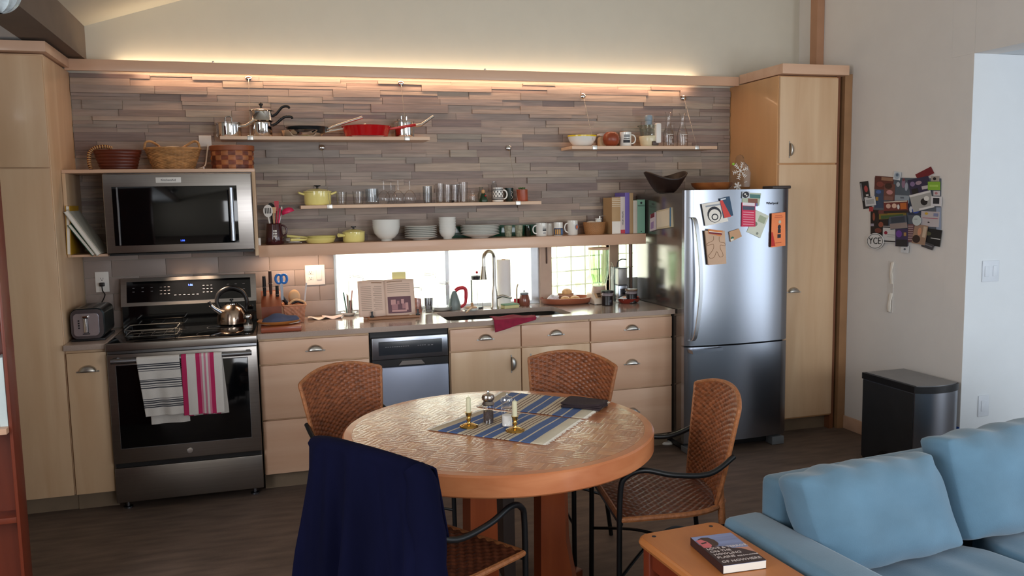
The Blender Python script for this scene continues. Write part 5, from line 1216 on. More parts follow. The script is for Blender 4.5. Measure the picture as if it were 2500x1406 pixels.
for xs, xe, nm in ((xc, xa, 'left_page'), (xc, xb, 'right_page')):
    q = MB(); q.grid(pagef(xs, xe), 16, 8); q.build(nm, pg, t, solid=.006, off=0)
q = MB(); pi_ = mat('page_print', 'b09888', .8)
def pmark(q, f, i0, i1, j0, j1, m, off=.0045):
    q.m(m); n = 6; V = []
    for k in range(n+1):
        i = i0+(i1-i0)*k/n
        for j in (j0, j1): p = f(i, j); V.append((p[0], p[1]-off, p[2]))
    q.add(V, [(2*k, 2*k+2, 2*k+3, 2*k+1) for k in range(n)])
fl, fr = pagef(xc, xa), pagef(xc, xb)
for k in range(14): pmark(q, fl, .12, .45 if k % 3 else .40, .82-.05*k, .835-.05*k, pi_); pmark(q, fl, .52, .9, .82-.05*k, .835-.05*k, pi_)
for k in range(5): pmark(q, fr, .08, .85, .86-.055*k, .875-.055*k, pi_)
pmark(q, fl, .1, .5, .92, .94, MATS['carved_line']); pmark(q, fr, .08, .6, .93, .95, MATS['carved_line'])
q.build('printed_text', pi_, t)
q = MB(); c1, c2, c3 = cm('6d4a52'), cm('c99a96'), cm('a9797c'); pmark(q, fr, .08, .86, .06, .52, c1, .005)
for i, j, w, h_, c in ((.18, .3, .16, .14, c2), (.2, .16, .2, .16, c3), (.52, .32, .1, .12, c2), (.55, .18, .14, .14, c3), (.38, .3, .08, .1, c3), (.66, .14, .1, .2, c2), (.2, .1, .5, .05, c2)): pmark(q, fr, i, i+w, j, j+h_, c, .0054)
q.build('page_photo', c1, t)
tag(MB().box(at(957, 668, -.235).x, at(990, 668, -.235).x, -.236, -.2345, hz(970, 675, -.235)-.02, hz(970, 664, -.235)).build('page_tabs', mat('yellow_tab', 'e6dc9a', .8)), 'yellow paper tabs sticking up behind the cookbook', 'paper')
x, y = cp(1018, 756); q = MB(); q.prism([(-.03, 0), (.03, 0), (.026, .085), (-.022, .095)], 1, -.012, .012); q.v = [(a+x, b+y, c+ZW+.0003) for a, b, c in q.v]
t = thing('snack_bag', 'red and brown printed packet right of the cookbook', 'packet', (x, y, ZW)); q.build('bag', mat('bag_print', 'b5705c', .5, var=.5, scale=(50, 50, 50)), t)
x, y = cp(1047, 766); mb = MB(); cup(mb, x, y, ZW+.0003, .030, .105, .0022, .024); tag(mb.build('drinking_glass', glass), 'clear drinking glass standing alone right of the cookbook', 'glass')
x, y = cp(1078, 752); stack_first = None
for i in range(3):
    if stack_first is None: q = MB(); q.lathe([(0, 0), (.045, 0), (.07, .010), (.073, .013), (.068, .012), (.044, .004), (0, .004)], (0, 0, 0), 36); stack_first = q.build('saucer', white_c, None, local=True); o = stack_first; o.location = (x, y, ZW+.0004)
    else: o = stack_first.copy(); COL.objects.link(o); o.location = (x, y, ZW+.0004+.007*i)
    tag(o, 'white saucer, %s of the stack left of the kettle' % ('lowest', 'middle', 'topmost')[i], 'saucer', 'white saucers left of the kettle')
# electric jug kettle
x, y = cp(1110, 752); t = thing('electric_kettle', 'grey and red electric kettle left of the sink tap', 'kettle', (x, y, ZW))
MB().lathe([(0, 0), (.040, 0), (.042, .01), (.036, .055), (.022, .10), (.012, .122), (0, .126)], (x, y, ZW+.0003), 30, sy=.85).build('jug_body', mat('sage_plastic', '707c7a', .35), t)
q = MB(); q.tube(smooth_path([(x+.008, y, ZW+.125), (x+.03, y, ZW+.140), (x+.062, y, ZW+.142), (x+.078, y, ZW+.125), (x+.078, y, ZW+.075), (x+.070, y, ZW+.035), (x+.035, y, ZW+.012)], 6), [.013]*13+[.012]*12+[.010]*12, 10); q.build('handle', redp, t)
MB().lathe([(0, 0), (.02, 0), (.026, .03), (.018, .08), (0, .085)], (x+.05, y+.03, ZW+.0003), 20).build('grey_collar', mat('dark_grey_plastic', '4a4b52', .4), t) if 0 else None
# wooden tool rest
x, y = cp(1150, 758); t = thing('spoon_rest', 'white dish with wooden brush left of the tap', 'dish', (x, y, ZW)); MB().lathe([(0, 0), (.04, 0), (.048, .008), (.048, .018), (.044, .018), (.04, .006), (0, .005)], (x, y, ZW+.0003), 30).build('dish_body', white_c, t)
tag(MB().lathe([(0, 0), (.036, .004), (.04, .014), (.03, .02), (0, .022)], (x+.002, y, ZW+.008), 26, fn=lambda a, j, z: .002*sin(14*a)).tube([(x+.01, y, ZW+.028), (x+.006, y, ZW+.05)], .009, 10).build('dish_brush', mat('brush_wood', 'b58a62', .6, var=.2)), 'round wooden dish brush lying in the white dish', 'brush')
tag(MB().tube([(x-.005, y-.03, ZW+.022), (x-.06, y-.12, ZW+.006)], [.008, .005], 8).build('wooden_stick', lightb), 'pale wooden stick leaning on the white dish', 'stick')
# french press
x, y = cp(1166, 745); t = thing('french_press', 'glass french press with black lid and red knob', 'coffee press', (x, y, ZW)); zt = hz(1166, 672, y)-ZW
MB().lathe([(0, 0), (.036, 0), (.036, zt-.03), (.034, zt-.03), (.034, .004), (0, .003)], (x, y, ZW+.004), 30).build('glass_beaker', glass, t)
MB().lathe([(.039, zt-.028), (.040, zt-.004), (.03, zt), (0, zt)], (x, y, ZW), 30).build('lid', blackp, t); MB().lathe([(.039, .0005), (.039, .012), (.037, .012)], (x, y, ZW), 30).build('base_ring', blackp, t)
MB().tube([(x, y, ZW+.02), (x, y, ZW+zt+.012)], .0016, 6).build('plunger_rod', chrome, t); MB().ball((x, y, ZW+zt+.02), .009, 14, 8).build('knob', redp, t); MB().box(x-.043, x-.037, y-.008, y+.008, ZW+.0125, ZW+zt-.03).build('side_bar', blackp, t)
# faucet
x, y = cp(1208, 753); t = thing('faucet', 'brushed steel gooseneck kitchen tap behind the sink', 'tap', (x, y, ZW)); zt = hz(1200, 612, y)
MB().lathe([(0, 0), (.027, 0), (.027, .01), (.022, .02), (.020, .10), (.016, .13), (.013, .15)], (x, y, ZW+.0003), 26).build('base_column', nickel, t)
rr_ = .048; cz_ = zt-rr_
q = MB(); q.tube([(x, y, ZW+.14)]+[(x-rr_*(1-cos(R(a))), y-.10*(1-cos(R(a)))/2, cz_+rr_*sin(R(a))) for a in range(0, 181, 12)]+[(x-2*rr_, y-.10, cz_-.05)], .0115, 16); q.build('gooseneck', nickel, t)
q = MB(); q.tube([(x-2*rr_, y-.10, cz_-.045), (x-2*rr_-.002, y-.10, cz_-.075), (x-2*rr_-.004, y-.10, cz_-.13)], [.013, .015, .023], 20); q.build('spray_head', mat('dark_nickel', '8a8378', .3, 1), t)
q = MB(); q.tube([(x+.018, y-.005, ZW+.075), (x+.05, y-.02, ZW+.085), (x+.11, y-.04, ZW+.068)], [.014, .009, .007], 12); q.build('lever', nickel, t)
# paper towels
x, y = cp(1231, 738); zt = hz(1229, 634, y)-ZW; t = thing('paper_towel_roll', 'white paper towel roll standing behind the tap', 'paper roll', (x, y, ZW))
MB().lathe([(.018, .008), (.046, .008), (.046, zt), (.018, zt)], (x, y, ZW), 40, cap=False).build('paper_roll', mat('towel_paper', 'e9e2de', .9, var=.01), t); MB().lathe([(0, 0), (.05, 0), (.05, .006), (0, .007)], (x, y, ZW+.0003), 30).build('base', white_p, t); MB().lathe([(.012, .007), (.012, zt+.004), (0, zt+.005)], (x, y, ZW), 16).build('rod', lightb, t)
x, y = cp(1245, 752); t = thing('sponge', 'yellow and green sponge box right of the tap', 'sponge', (x, y, ZW)); mb = MB(); mb.T = Matrix.Translation((x, y, ZW))@Matrix.Rotation(R(12), 4, 'Z'); mb.box(-.055, .055, -.03, .03, .0003, .022, b=.004); mb.build('yellow_block', mat('sponge_yellow', 'd8cf96', .9, bump=.3), t); mb = MB(); mb.T = Matrix.Translation((x, y, ZW))@Matrix.Rotation(R(12), 4, 'Z'); mb.box(-.055, .055, -.03, .03, .0225, .03, b=.003); mb.build('green_scourer', mat('scourer', '86a88a', .95, bump=.5), t)
x, y = cp(1262, 742); tag(MB().tube(smooth_path([(x, y, ZW), (x, y, ZW+.10), (x+.003, y, ZW+.13), (x+.01, y, ZW+.150)], 4), .005, 8).build('soap_pump', mat('tan_metal', '9c8b74', .35, .6)), 'thin tan soap tap standing behind the sink', 'tap')
x, y = cp(1253, 742); t = thing('spice_tin', 'small glass jar with red label by the window', 'jar', (x+.03, y+.03, ZW)); MB().lathe([(0, 0), (.022, 0), (.022, .07), (.018, .075), (0, .075)], (x+.03, y+.03, ZW+.0003), 24).build('jar_body', frost, t); q = MB(); wrap(q, x+.03, y+.03, ZW, .0224, -60, 60, .015, .05, redp); q.build('red_label', redp, t)
x, y = cp(1280, 735); t = thing('honey_jar', 'brown jar with grey lid right of the tap', 'jar', (x, y, ZW)); MB().lathe([(0, 0), (.033, 0), (.037, .01), (.036, .04), (.030, .07), (.027, .075), (0, .075)], (x, y, ZW+.0003), 30, fn=lambda a, j, z: .0012*sin(12*a)).build('jar_body', mat('brown_glaze', '7a4436', .2, coat=.4), t); l = MB().lathe([(.029, .076), (.030, .088), (.02, .092), (0, .093)], (x, y, ZW), 30).build('lid', greyp, t); MB().ball((x, y, ZW+.10), .006, 10, 6).build('knob', blackp, l)
# dish cloth over the sink edge
def cloth_fn(i, j):
    u = P(1200+120*i, 780, 2, ZW).x; L = .20*j
    y0_ = -.565+.005*sin(i*9); zz = ZW+.006+.004*sin(i*11+2)
    if L < .06: y = y0_-L; z = zz+.004*sin(L*60+i*4)
    else:
        d = L-.06; y = -.648-.006*sin(i*8)-.004*i; z = ZW+.004-(d*(.55-.45*i))
        z -= .0
    return (u+.02*j*(.5-i), y, z)
q = MB(); q.grid(cloth_fn, 28, 22); tag(q.build('dish_cloth', mat('crimson_cloth', '8c1a38', .9, var=.2, scale=(20, 20, 20)), solid=.004, off=1), 'crimson dish cloth hanging over the front sink edge', 'cloth')
# --- fruit tray
x, y = cp(1385, 735); y += .0; t = thing('oval_tray', 'large oval reddish wooden tray beside the sink', 'tray', (x, y, ZW)); trm = wood('red_tray_wood', '96523a', 'a86448', (3, 12, 12), .35, .3)
r_ = .195
MB().lathe([(0, 0), (r_*.75, 0), (r_*.9, .010), (r_, .038), (r_+.003, .044), (r_-.006, .044), (r_*.88, .016), (r_*.74, .006), (0, .005)], (x, y, ZW+.0003), 56, sy=.62).build('tray_body', trm, t)
tx, ty = x, y
t = thing('wooden_box', 'open square wooden box standing on the oval tray', 'box', (tx-.005, ty+.02, ZW+.007)); mb = MB(); mb.T = Matrix.Translation((tx+.0, ty+.03, ZW+.0065))@Matrix.Rotation(R(-20), 4, 'Z')
for a in ((-.06, .06, -.05, -.044, 0, .055), (-.06, .06, .044, .05, 0, .055), (-.06, -.054, -.0439, .0439, 0, .055), (.054, .06, -.0439, .0439, 0, .055), (-.0539, .0539, -.0439, .0439, 0, .005)): mb.box(*a)
mb.build('box_sides', mat('tan_box', 'a8785a', .5), t)
for k, (dx, dy, dz, lab) in enumerate(((-.035, -.055, 0, 'pale round bun at the left on the oval tray'), (.035, -.055, 0, 'pale round bun at the right on the oval tray'), (.01, .03, .042, 'pale round bun lying in the wooden box'))):
    q = MB(); q.ball((tx+dx, ty+dy, ZW+.007+dz+.026), (.036, .032, .026), 22, 14); tag(q.build('bun', mat('bun_crust', 'd9ab77', .6, var=.15, scale=(40, 40, 20))), lab, 'bun', 'buns on the oval tray')
q = MB(); q.ball((tx-.105, ty-.02, ZW+.03), (.042, .035, .04), 24, 14); q.v = [(a+.006*sin(c*150), b, c+.006*sin(a*90)) for a, b, c in q.v]; tag(q.build('printed_napkin', mat('printed_cloth', 'd9d3d6', .9, var=.3, scale=(60, 60, 60))), 'white printed cloth bunched at the left of the oval tray', 'cloth')
# --- blender
y = -.135; x = ax(1462, 700, y); t = thing('blender', 'retro blender with wooden-toned base and clear pitcher', 'blender', (x, y, ZW)); zt = hz(1462, 604, y)-ZW
MB().prism([(y-.085, ZW+.004), (y+.075, ZW+.004), (y+.06, ZW+.075), (y-.03, ZW+.075), (y-.075, ZW+.035)], 0, x-.065, x+.065).build('motor_base', mat('cream_enamel', 'e2d2c0', .25, coat=.4), t)
q = MB(); T = frame((x, y-.053, ZW+.0558), (1, 0, 0), (0, .747, .664)); q.T = T; q.box(-.05, .05, -.022, .022, .0005, .003); bp3 = q.build('control_plate', mat('tan_plate', 'd9b08a', .4), t)
q = MB(); q.T = T
for k in range(4): q.box(-.035, -.012, -.016+.0095*k, -.012+.0095*k, .0032, .006)
q.build('buttons', blackp, bp3, )
for dx in (-.055, .055): MB().lathe([(.008, 0), (.008, .0038)], (x+dx, y-.07, ZW+.0002), 12).build('foot', greyp, t)
MB().lathe([(.052, .0755), (.050, .082), (.044, .115), (.044, .118), (0, .118)], (x, y, ZW), 30, cap=False).build('collar', mat('taupe_collar', 'b59a88', .4), t)
MB().lathe([(.044, .119), (.050, .135), (.066, .20), (.072, zt-.015), (.069, zt-.015), (.062, .20), (.046, .137), (0, .130)], (x, y, ZW), 36, cap=False).build('glass_pitcher', thin_glass('green_pitcher_glass', (.90, .97, .88), .5), t)
q = MB(); handle_c(q, x+.065, y, ZW+.16, .040, .12, .0065, 1); q.build('pitcher_handle', glass, t); MB().lathe([(.073, zt-.0145), (.073, zt), (.03, zt+.004), (0, zt+.004)], (x, y, ZW), 30, cap=False).build('lid', mat('pale_orange_lid', 'd8b394', .4), t)
MB().tube([(x-.01, y, ZW+.14), (x-.012, y, ZW+.24)], .002, 6).tube([(x+.008, y, ZW+.14), (x+.008, y, ZW+.24)], .002, 6).build('stirring_rods', ink, t)
# steel canister press
y = -.13; x = ax(1516, 700, y); t = thing('steel_canister', 'rectangular clear and steel canister with wire handle', 'canister', (x, y, ZW)); zt = hz(1516, 655, y)-ZW
MB().box(x-.033, x+.033, y-.033, y+.033, ZW+.0003, ZW+zt*.5, b=.003).build('steel_base', steel, t); MB().box(x-.033, x+.033, y-.033, y+.033, ZW+zt*.5+.005, ZW+zt, b=.003).build('upper_box', mat('frosted_grey', '9a9894', .35, .5), t)
MB().box(x-.035, x+.035, y-.035, y+.035, ZW+zt*.5+.0003, ZW+zt*.5+.0048).build('middle_band', blackp, t); MB().box(x-.035, x+.035, y-.035, y+.035, ZW+zt+.0003, ZW+zt+.006).build('lid', blackp, t)
MB().tube(smooth_path([(x-.03, y, ZW+zt+.006), (x-.022, y, ZW+zt+.045), (x+.005, y, ZW+zt+.062), (x+.04, y, ZW+zt+.060)], 5), .004, 8).build('wire_handle', blackm, t)
# plastic box behind
y = -.07; x = ax(1506, 700, y); zt = hz(1500, 652, -.07)-ZW; tag(MB().box(x-.035, x+.02, -.10, -.04, ZW+.0003, ZW+zt, b=.004).build('clear_box', thin_glass('pale_blue_plastic', (.6, .74, .76), .3)), 'tall pale blue clear box between blender and steel canister', 'box')
# candles in dark jars
def candle(label, u, v, lid, wax):
    x, y = cp(u, v); y += .03; t = thing('jar_candle', label, 'jar', (x, y, ZW), 'dark jars on the worktop by the fridge')
    MB().lathe([(0, 0), (.034, 0), (.038, .004), (.038, .062), (.036, .064), (0, .064)], (x, y, ZW+.0003), 30).build('dark_jar', mat('dark_purple_jam', '120a0e', .3), t)
    MB().lathe([(.037, .0645), (.041, .068), (.041, .076), (.037, .080), (.037, .083), (0, .083)], (x, y, ZW), 30, cap=False).build('glass_neck', mat('grey_glassy', '8f8488', .15), t); MB().lathe([(.037, .0835), (.042, .087), (.042, .097), (.03, .099), (0, .099)], (x, y, ZW), 30).build('lid', lid, t)
    q = MB(); wrap(q, x, y, ZW, .0384, -5, 25, .02, .04, cm('4b4a52')); q.build('label', ink, t, solid=.0004)
candle('dark jar with black lid nearest the sink', 1487, 746, blackp, 0); candle('dark jar with brown lid nearer the fridge', 1546, 741, mat('brown_lid', '6e5440', .4), 0)
y = -.21; x = ax(1535, 735, y); t = thing('red_dish', 'low dark red dish with packets behind the dark jars', 'dish', (x, y, ZW)); MB().lathe([(0, 0), (.06, 0), (.075, .012), (.08, .032), (.076, .032), (.07, .014), (0, .008)], (x, y, ZW+.0003), 34, sy=.8).build('dish_body', mat('dark_red_glaze', '7c2c22', .25), t)
for k, (dx, dz, rz, c, lab) in enumerate(((-.035, .035, 25, 'd9dde2', 'white packet lying on the red dish, to the left'), (.0, .045, -15, 'e3b7a0', 'pinkish packet lying on top of the red dish'), (.02, .04, 10, 'c9583a', 'orange-red packet lying on the red dish, to the right'))):
    mb = MB(); mb.T = Matrix.Translation((x+dx, y, ZW+dz))@Matrix.Rotation(R(rz), 4, 'Z')@Matrix.Rotation(R(-12+k*5), 4, 'Y'); mb.box(-.04, .04, -.03, .03, -.004, .004, b=.002); tag(mb.build('packet', cm(c)), lab, 'packet', 'packets on the red dish')
# --- wall collage
# ================================================================= WALL COLLAGE ON THE RIGHT WALL
GCOL = 'photos and stickers in the wall collage'
_k = [0]
def pic(X0, Y0, X1, Y1, rot, c, label, extra=None, cat='photo', name='photo', layer=0):
    _k[0] += 1; sc = 5.86; cx, cy = (X0+X1)/2, (Y0+Y1)/2; a = R(rot); pts = []
    for X, Y in ((X0, Y0), (X1, Y0), (X1, Y1), (X0, Y1)):
        dx, dy = X-cx, Y-cy; pts.append((2090+(cx+dx*cos(a)-dy*sin(a))/sc, 400+(cy+dx*sin(a)+dy*cos(a))/sc))
    return quad(name, pts, XR-.003-layer*.0028-_k[0]*.00003, label, cat, GCOL, cm(c), th=.0018, extra=extra, ax=0)
w_, b_, g_ = cm('d8d8d8'), cm('17181c'), cm('5d6672')
pic(262, 200, 1212, 1040, 1, '59606b', 'blue grey metal board behind the photos on the right wall', None, 'board', 'magnet_board')
pic(80, 250, 200, 640, -8, '2a2b2e', 'tall dark strip photo with red figure at the left of the wall collage', [(cm('a94a4a'), 'o', .65, .28, .22, .12), (cm('8b8f95'), 'r', .05, .2, .05, .7), (w_, 'r', .55, .85, .48, .54)])
pic(270, 180, 540, 370, 4, '5b2f2a', 'reddish brown photo at the upper left of the collage', [(cm('94705a'), 'r', .35, .95, .05, .3), (cm('7c3f38'), 'o', .3, .6, .2, .2)])
pic(270, 370, 400, 630, 2, '3a4a66', 'small blue photo with yellow mark left of the collage centre', [(cm('a9843c'), 'r', .1, .4, .4, .6), (cm('4a66a0'), 'o', .4, .12, .3, .1)])
pic(400, 290, 555, 520, 3, '6e463f', 'photo of a person in a pink top in the collage', [(cm('3a2420'), 'o', .4, .12, .35, .18), (cm('b98484'), 'o', .55, .5, .3, .14), (cm('7d5a52'), 'r', .1, .9, .75, 1)], layer=1)
pic(550, 200, 770, 440, 3, '4d5a66', 'blue grey photo with pale figures at the top of the collage', [(cm('a9b0ba'), 'o', .25, .4, .12, .14), (cm('8a6f86'), 'o', .6, .3, .12, .3), (cm('9aa3b4'), 'o', .8, .5, .1, .25), (cm('6f4048'), 'o', .6, .1, .1, .08)], layer=0)
pic(760, 200, 1060, 430, -12, '2b2846', 'dark blue group photo at the upper right of the collage', [(cm('7d6a92'), 'o', .2, .3, .12, .15), (cm('a08a98'), 'o', .5, .3, .15, .12), (cm('b7b2b4'), 'r', .6, .95, .55, .75), (b_, 'r', .1, .4, .6, .95)], layer=1)
pic(860, 90, 1110, 200, -27, '6e1622', 'dark red pennant card sticking out at the top right of the collage', [(w_, 'r', 0, 1, .95, 1)], 'card', 'card')
pic(540, 110, 640, 230, 10, 'c9d2da', 'round white sticker at the top edge of the collage', [(cm('a3b4c4'), 'o', .5, .5, .4, .4), (cm('5d7288'), 'o', .5, .4, .2, .2)], 'sticker', 'sticker', layer=2)
pic(1030, 255, 1205, 375, 0, '83b43a', 'bright green rectangular sticker at the right of the collage', [(cm('a4cc5c'), 'r', .15, .85, .35, .6)], 'sticker', 'sticker', layer=2)
pic(1075, 175, 1190, 250, 0, 'a29a90', 'small grey sticker with black dot above the green sticker', [(b_, 'o', .45, .5, .2, .3)], 'sticker', 'sticker', layer=1)
pic(1110, 385, 1200, 455, 0, 'c8c2c6', 'small pale sticker below the green sticker', [(cm('b07a80'), 'o', .45, .5, .25, .25)], 'sticker', 'sticker', layer=2)
pic(790, 410, 1100, 660, -14, 'a5a5a3', 'black and white photo right of the collage centre', [(b_, 'o', .6, .55, .16, .2), (w_, 'r', 0, 1, 0, .12), (cm('e0e0dc'), 'o', .75, .4, .12, .14), (w_, 'r', .3, 1, .86, .97)], layer=2)
pic(1075, 465, 1225, 605, 2, 'd2d2d6', 'white framed small dark picture at the right edge of the collage', [(cm('20242e'), 'r', .2, .8, .15, .75)], 'picture', 'picture', layer=3)
pic(555, 450, 760, 560, 3, '8b98a3', 'pale blue strip with dark mark at the collage centre', [(g_, 'r', .4, .65, .2, .4)], layer=2)
pic(400, 530, 745, 700, -3, '6b2f2c', 'red and orange group photo in the middle of the collage', [(cm('c9c2b6'), 'r', .02, .98, .02, .1), (cm('c8a89a'), 'o', .2, .4, .1, .2), (cm('d8b7a4'), 'o', .45, .4, .1, .2), (cm('b9652e'), 'r', .7, .95, .2, .7), (w_, 'o', .62, .5, .05, .2), (cm('2a1c1c'), 'r', 0, 1, .8, 1)], layer=3)
pic(320, 650, 720, 780, -5, '7d6a2f', 'yellow and green foliage photo in the middle of the collage', [(cm('6b3a3a'), 'r', .02, .3, .0, .4), (cm('a38a2e'), 'r', .35, .95, .1, .5), (cm('3f5a34'), 'r', .1, .9, .6, .95)], layer=2)
pic(750, 505, 930, 730, 0, '26334a', 'dark blue picture with white jug in the collage', [(cm('c3c8d2'), 'o', .22, .65, .14, .2), (cm('7a3448'), 'r', .3, .8, .3, .5), (cm('2a4698'), 'o', .6, .7, .3, .2)], layer=1)
pic(930, 680, 1190, 900, 3, 'b9b2b6', 'pale printed ticket with yellow star at the right of the collage', [(cm('c9a43c'), 'o', .3, .15, .1, .08), (cm('a23a54'), 'r', .1, .95, .42, .45), (b_, 'o', .45, .7, .06, .04), (cm('7e86a8'), 'r', .7, .95, .1, .3)], 'ticket', 'ticket', layer=2)
pic(485, 745, 730, 930, -6, '4a5362', 'photo with dark screen shape at the centre of the collage', [(cm('8c7f7c'), 'r', 0, 1, .55, .95), (cm('2f3a48'), 'r', .1, .9, .08, .5)], layer=4)
pic(210, 660, 330, 850, 0, '1b1517', 'dark photo with orange figure at the lower left of the collage', [(cm('8a4a38'), 'o', .4, .5, .15, .3)], layer=2)
pic(210, 770, 460, 1010, 0, '201a1c', 'dark photo of a lit face at the lower left of the collage', [(cm('8f4f3d'), 'o', .6, .4, .14, .16), (cm('6e3a30'), 'o', .45, .75, .2, .15), (cm('9a93a2'), 'r', .02, .2, .35, .5)], layer=1)
pic(385, 890, 570, 1130, 2, 'c9c9c9', 'white card with red dot and black border at the bottom of the collage', [(b_, 'r', 0, 1, .03, .1), (cm('8d1c38'), 'o', .24, .4, .13, .1), (b_, 'r', .05, 1, .86, .93), (cm('8a8a8a'), 'r', .35, .95, .5, .53), (cm('8a8a8a'), 'r', .35, .95, .62, .64)], 'card', 'card', layer=3)
pic(565, 930, 740, 1180, 0, '3a2f55', 'purple crowd photo at the bottom of the collage', [(cm('6a3f94'), 'o', .3, .28, .25, .2), (cm('a8824f'), 'r', .7, .9, .2, .4), (cm('26262c'), 'r', .05, 1, .6, 1)], layer=4)
pic(740, 860, 830, 1120, 0, '6a4a4e', 'narrow red striped strip near the bottom of the collage', [(cm('b09a9a'), 'r', .1, .9, .1+.12*i, .14+.12*i) for i in range(7)], layer=3)
pic(820, 870, 1010, 1150, 10, '9a7e6a', 'portrait photo of a person with long hair at the bottom of the collage', [(cm('c98f70'), 'o', .45, .35, .14, .2), (cm('33241f'), 'o', .3, .75, .3, .2), (cm('c3b09a'), 'r', .7, .95, .05, .6)], layer=4)
pic(960, 930, 1215, 1170, 8, '15171a', 'large dark picture with white line at the lower right corner of the collage', [(w_, 'r', .45, .98, .52, .56), (cm('56553c'), 'o', .25, .3, .2, .12)], layer=2)
pic(940, 1130, 1110, 1210, 20, '3f3f44', 'dark slanted strip at the bottom right of the collage', [(cm('6d6d74'), 'r', .05, .9, .3, .5)], layer=3)
pic(130, 470, 280, 600, -8, 'cdd0d4', 'white card over the left strip photo in the collage', [(cm('a8acb0'), 'r', .12, .88, .3, .8), (b_, 'r', .3, .7, .05, .12)], 'card', 'card', layer=2)
pic(190, 615, 245, 680, 0, 'a3383c', 'small round red sticker under the left white card', None, 'sticker', 'sticker', layer=3)
def oval(cx, cy, rx, ry, c, label, extra):
    sc = 5.86; u0, v0 = 2090+cx/sc, 400+cy/sc; c0 = P(u0, v0, 0, XR-.019); ex = P(u0+rx/sc, v0, 0, XR-.019)-c0; ez = P(u0, v0+ry/sc, 0, XR-.019)-c0
    q = MB(); q.m(cm(c)); n = 32; T = [c0+ex*cos(2*pi*i/n)+ez*sin(2*pi*i/n) for i in range(n)]; q.add(T+[p+Vector((-.002, 0, 0)) for p in T], [tuple(range(n)), tuple(range(n, 2*n))]+[(i, (i+1) % n, n+(i+1) % n, n+i) for i in range(n)])
    extra(q, c0, ex, ez); return tag(q.build('sticker', smooth=False), label, 'sticker', GCOL)
oval(870, 810, 62, 75, 'b9c4c4', 'round pale sticker right of the collage centre', lambda q, c0, ex, ez: q.m(g_).tube([c0+Vector((-.0035, 0, 0))+ex*(-.5+k*.1)+ez*(-.3) for k in range(8)], .0012, 5))
def yce(q, c0, ex, ez):
    n = 32; q.m(b_); q.tube([c0+Vector((-.0028, 0, 0))+ex*.88*cos(2*pi*i/n)+ez*.88*sin(2*pi*i/n) for i in range(n)], .0016, 5, closed=True)
    text_mb(q, 'YCE', b_, frame(c0+Vector((-.0035, 0, 0)), ex, -ez), .062, .0006)
oval(275, 1105, 125, 115, 'd9d9d9', 'oval white sticker with black letters at the lower left of the collage', yce)
pic(645, 1170, 755, 1270, 5, 'cfd2d6', 'small white square sticker at the very bottom of the collage', [(g_, 'o', .5, .5, .15, .15)], 'sticker', 'sticker', layer=3)
pic(1150, 620, 1215, 1010, 0, '8f9bb2', 'narrow pale blue strip along the right side of the collage', None, layer=1)
# paper strip hanging below
q = MB(); p0 = P(2180, 640, 0, XR-.003); p1 = P(2172, 762, 0, XR-.003)
q.grid(lambda i, j: (XR-.003-.006*sin(j*9)-.004, p0.y+(p1.y-p0.y)*j+(.022+.006*j+.004*sin(j*30))*(i-.5)*2*.6, p0.z+(p1.z-p0.z)*j), 4, 40)
t = tag(q.build('paper_strip', paper, solid=.001), 'narrow white paper strip hanging on the right wall under the collage', 'paper')
q = MB().box(XR-.0035, XR-.0005, P(2178, 700, 0, XR).y-.012, P(2168, 700, 0, XR).y, p1.z, p0.z+.005); tag(q.build('height_ruler', mat('white_ruler', 'd5d0ca', .7)), 'thin pale ruler strip behind the hanging paper on the right wall', 'ruler')
# switches on the hall wall
def switch(label, u0, v0, u1, v1, n):
    a_, b2 = P(u0, v0, 1, -1.6), P(u1, v1, 1, -1.6); t = thing('light_switch', label, 'switch', ((a_.x+b2.x)/2, -1.602, b2.z)); MB().box(a_.x, b2.x, -1.606, -1.6003, b2.z, a_.z, b=.001).build('cover_plate', mat('switch_white', 'ccd2da', .5), t)
    for k in range(n):
        w = (b2.x-a_.x)/n; MB().box(a_.x+w*(k+.25), a_.x+w*(k+.75), -1.609, -1.6062, b2.z+.03, a_.z-.03, b=.001).build('rocker', MATS['switch_white'], t)
switch('double light switch high on the pale wall at the right', 2398, 637, 2436, 686, 2); switch('low blank plate on the pale wall above the sofa', 2388, 966, 2411, 1014, 1)
p = P(2333, 1048, 0, XR); tag(MB().box(XR-.004, XR-.0012, -1.599, -1.575, p.z-.03, p.z+.02, b=.001).build('painter_tape', mat('blue_tape', '1f4fa8', .6)), 'bit of blue tape on the wall corner beside the bin', 'tape')
p = P(1632, 1085, 2, 0); tag(MB().lathe([(0, 0), (.035, 0), (.038, .006), (.03, .016), (0, .02)], (p.x, p.y+.02, .0004), 20, sx=1.2).build('door_stop', white_p), 'small white oval thing on the floor before the fridge', 'door stop')
# ================================================================= BIN
t = thing('trash_bin', 'slim stainless trash bin with black rimmed lid by the right wall', 'bin', (4.47, -1.42, 0))
def binpoly(e=0):
    return [(4.32-e, -1.19+e), (4.32-e, -1.615)]+[(4.32-e+(.30+2*e)*i/12, -1.615-(.045+e)*sin(pi*i/12)**.7) for i in range(1, 12)]+[(4.62+e, -1.615), (4.62+e, -1.19+e)]
MB().prism(binpoly(), 2, .012, .497).build('bin_body', steel, t)
MB().prism(binpoly(-.004), 2, .001, .0118).build('base', blackp, t)
MB().box(4.3175, 4.3198, -1.605, -1.19, .012, .492).build('side_panel', mat('dark_reflection', '3b3c3f', .4, .5), t)  # dim room's reflection painted as a dark sheet on the steel side
MB().prism(binpoly(.006), 2, .4972, .535).build('lid_rim', blackp, t)
MB().prism(binpoly(-.008), 2, .5352, .539).build('lid_top', mat('lid_grey', '8b8c8e', .35, .7), t)
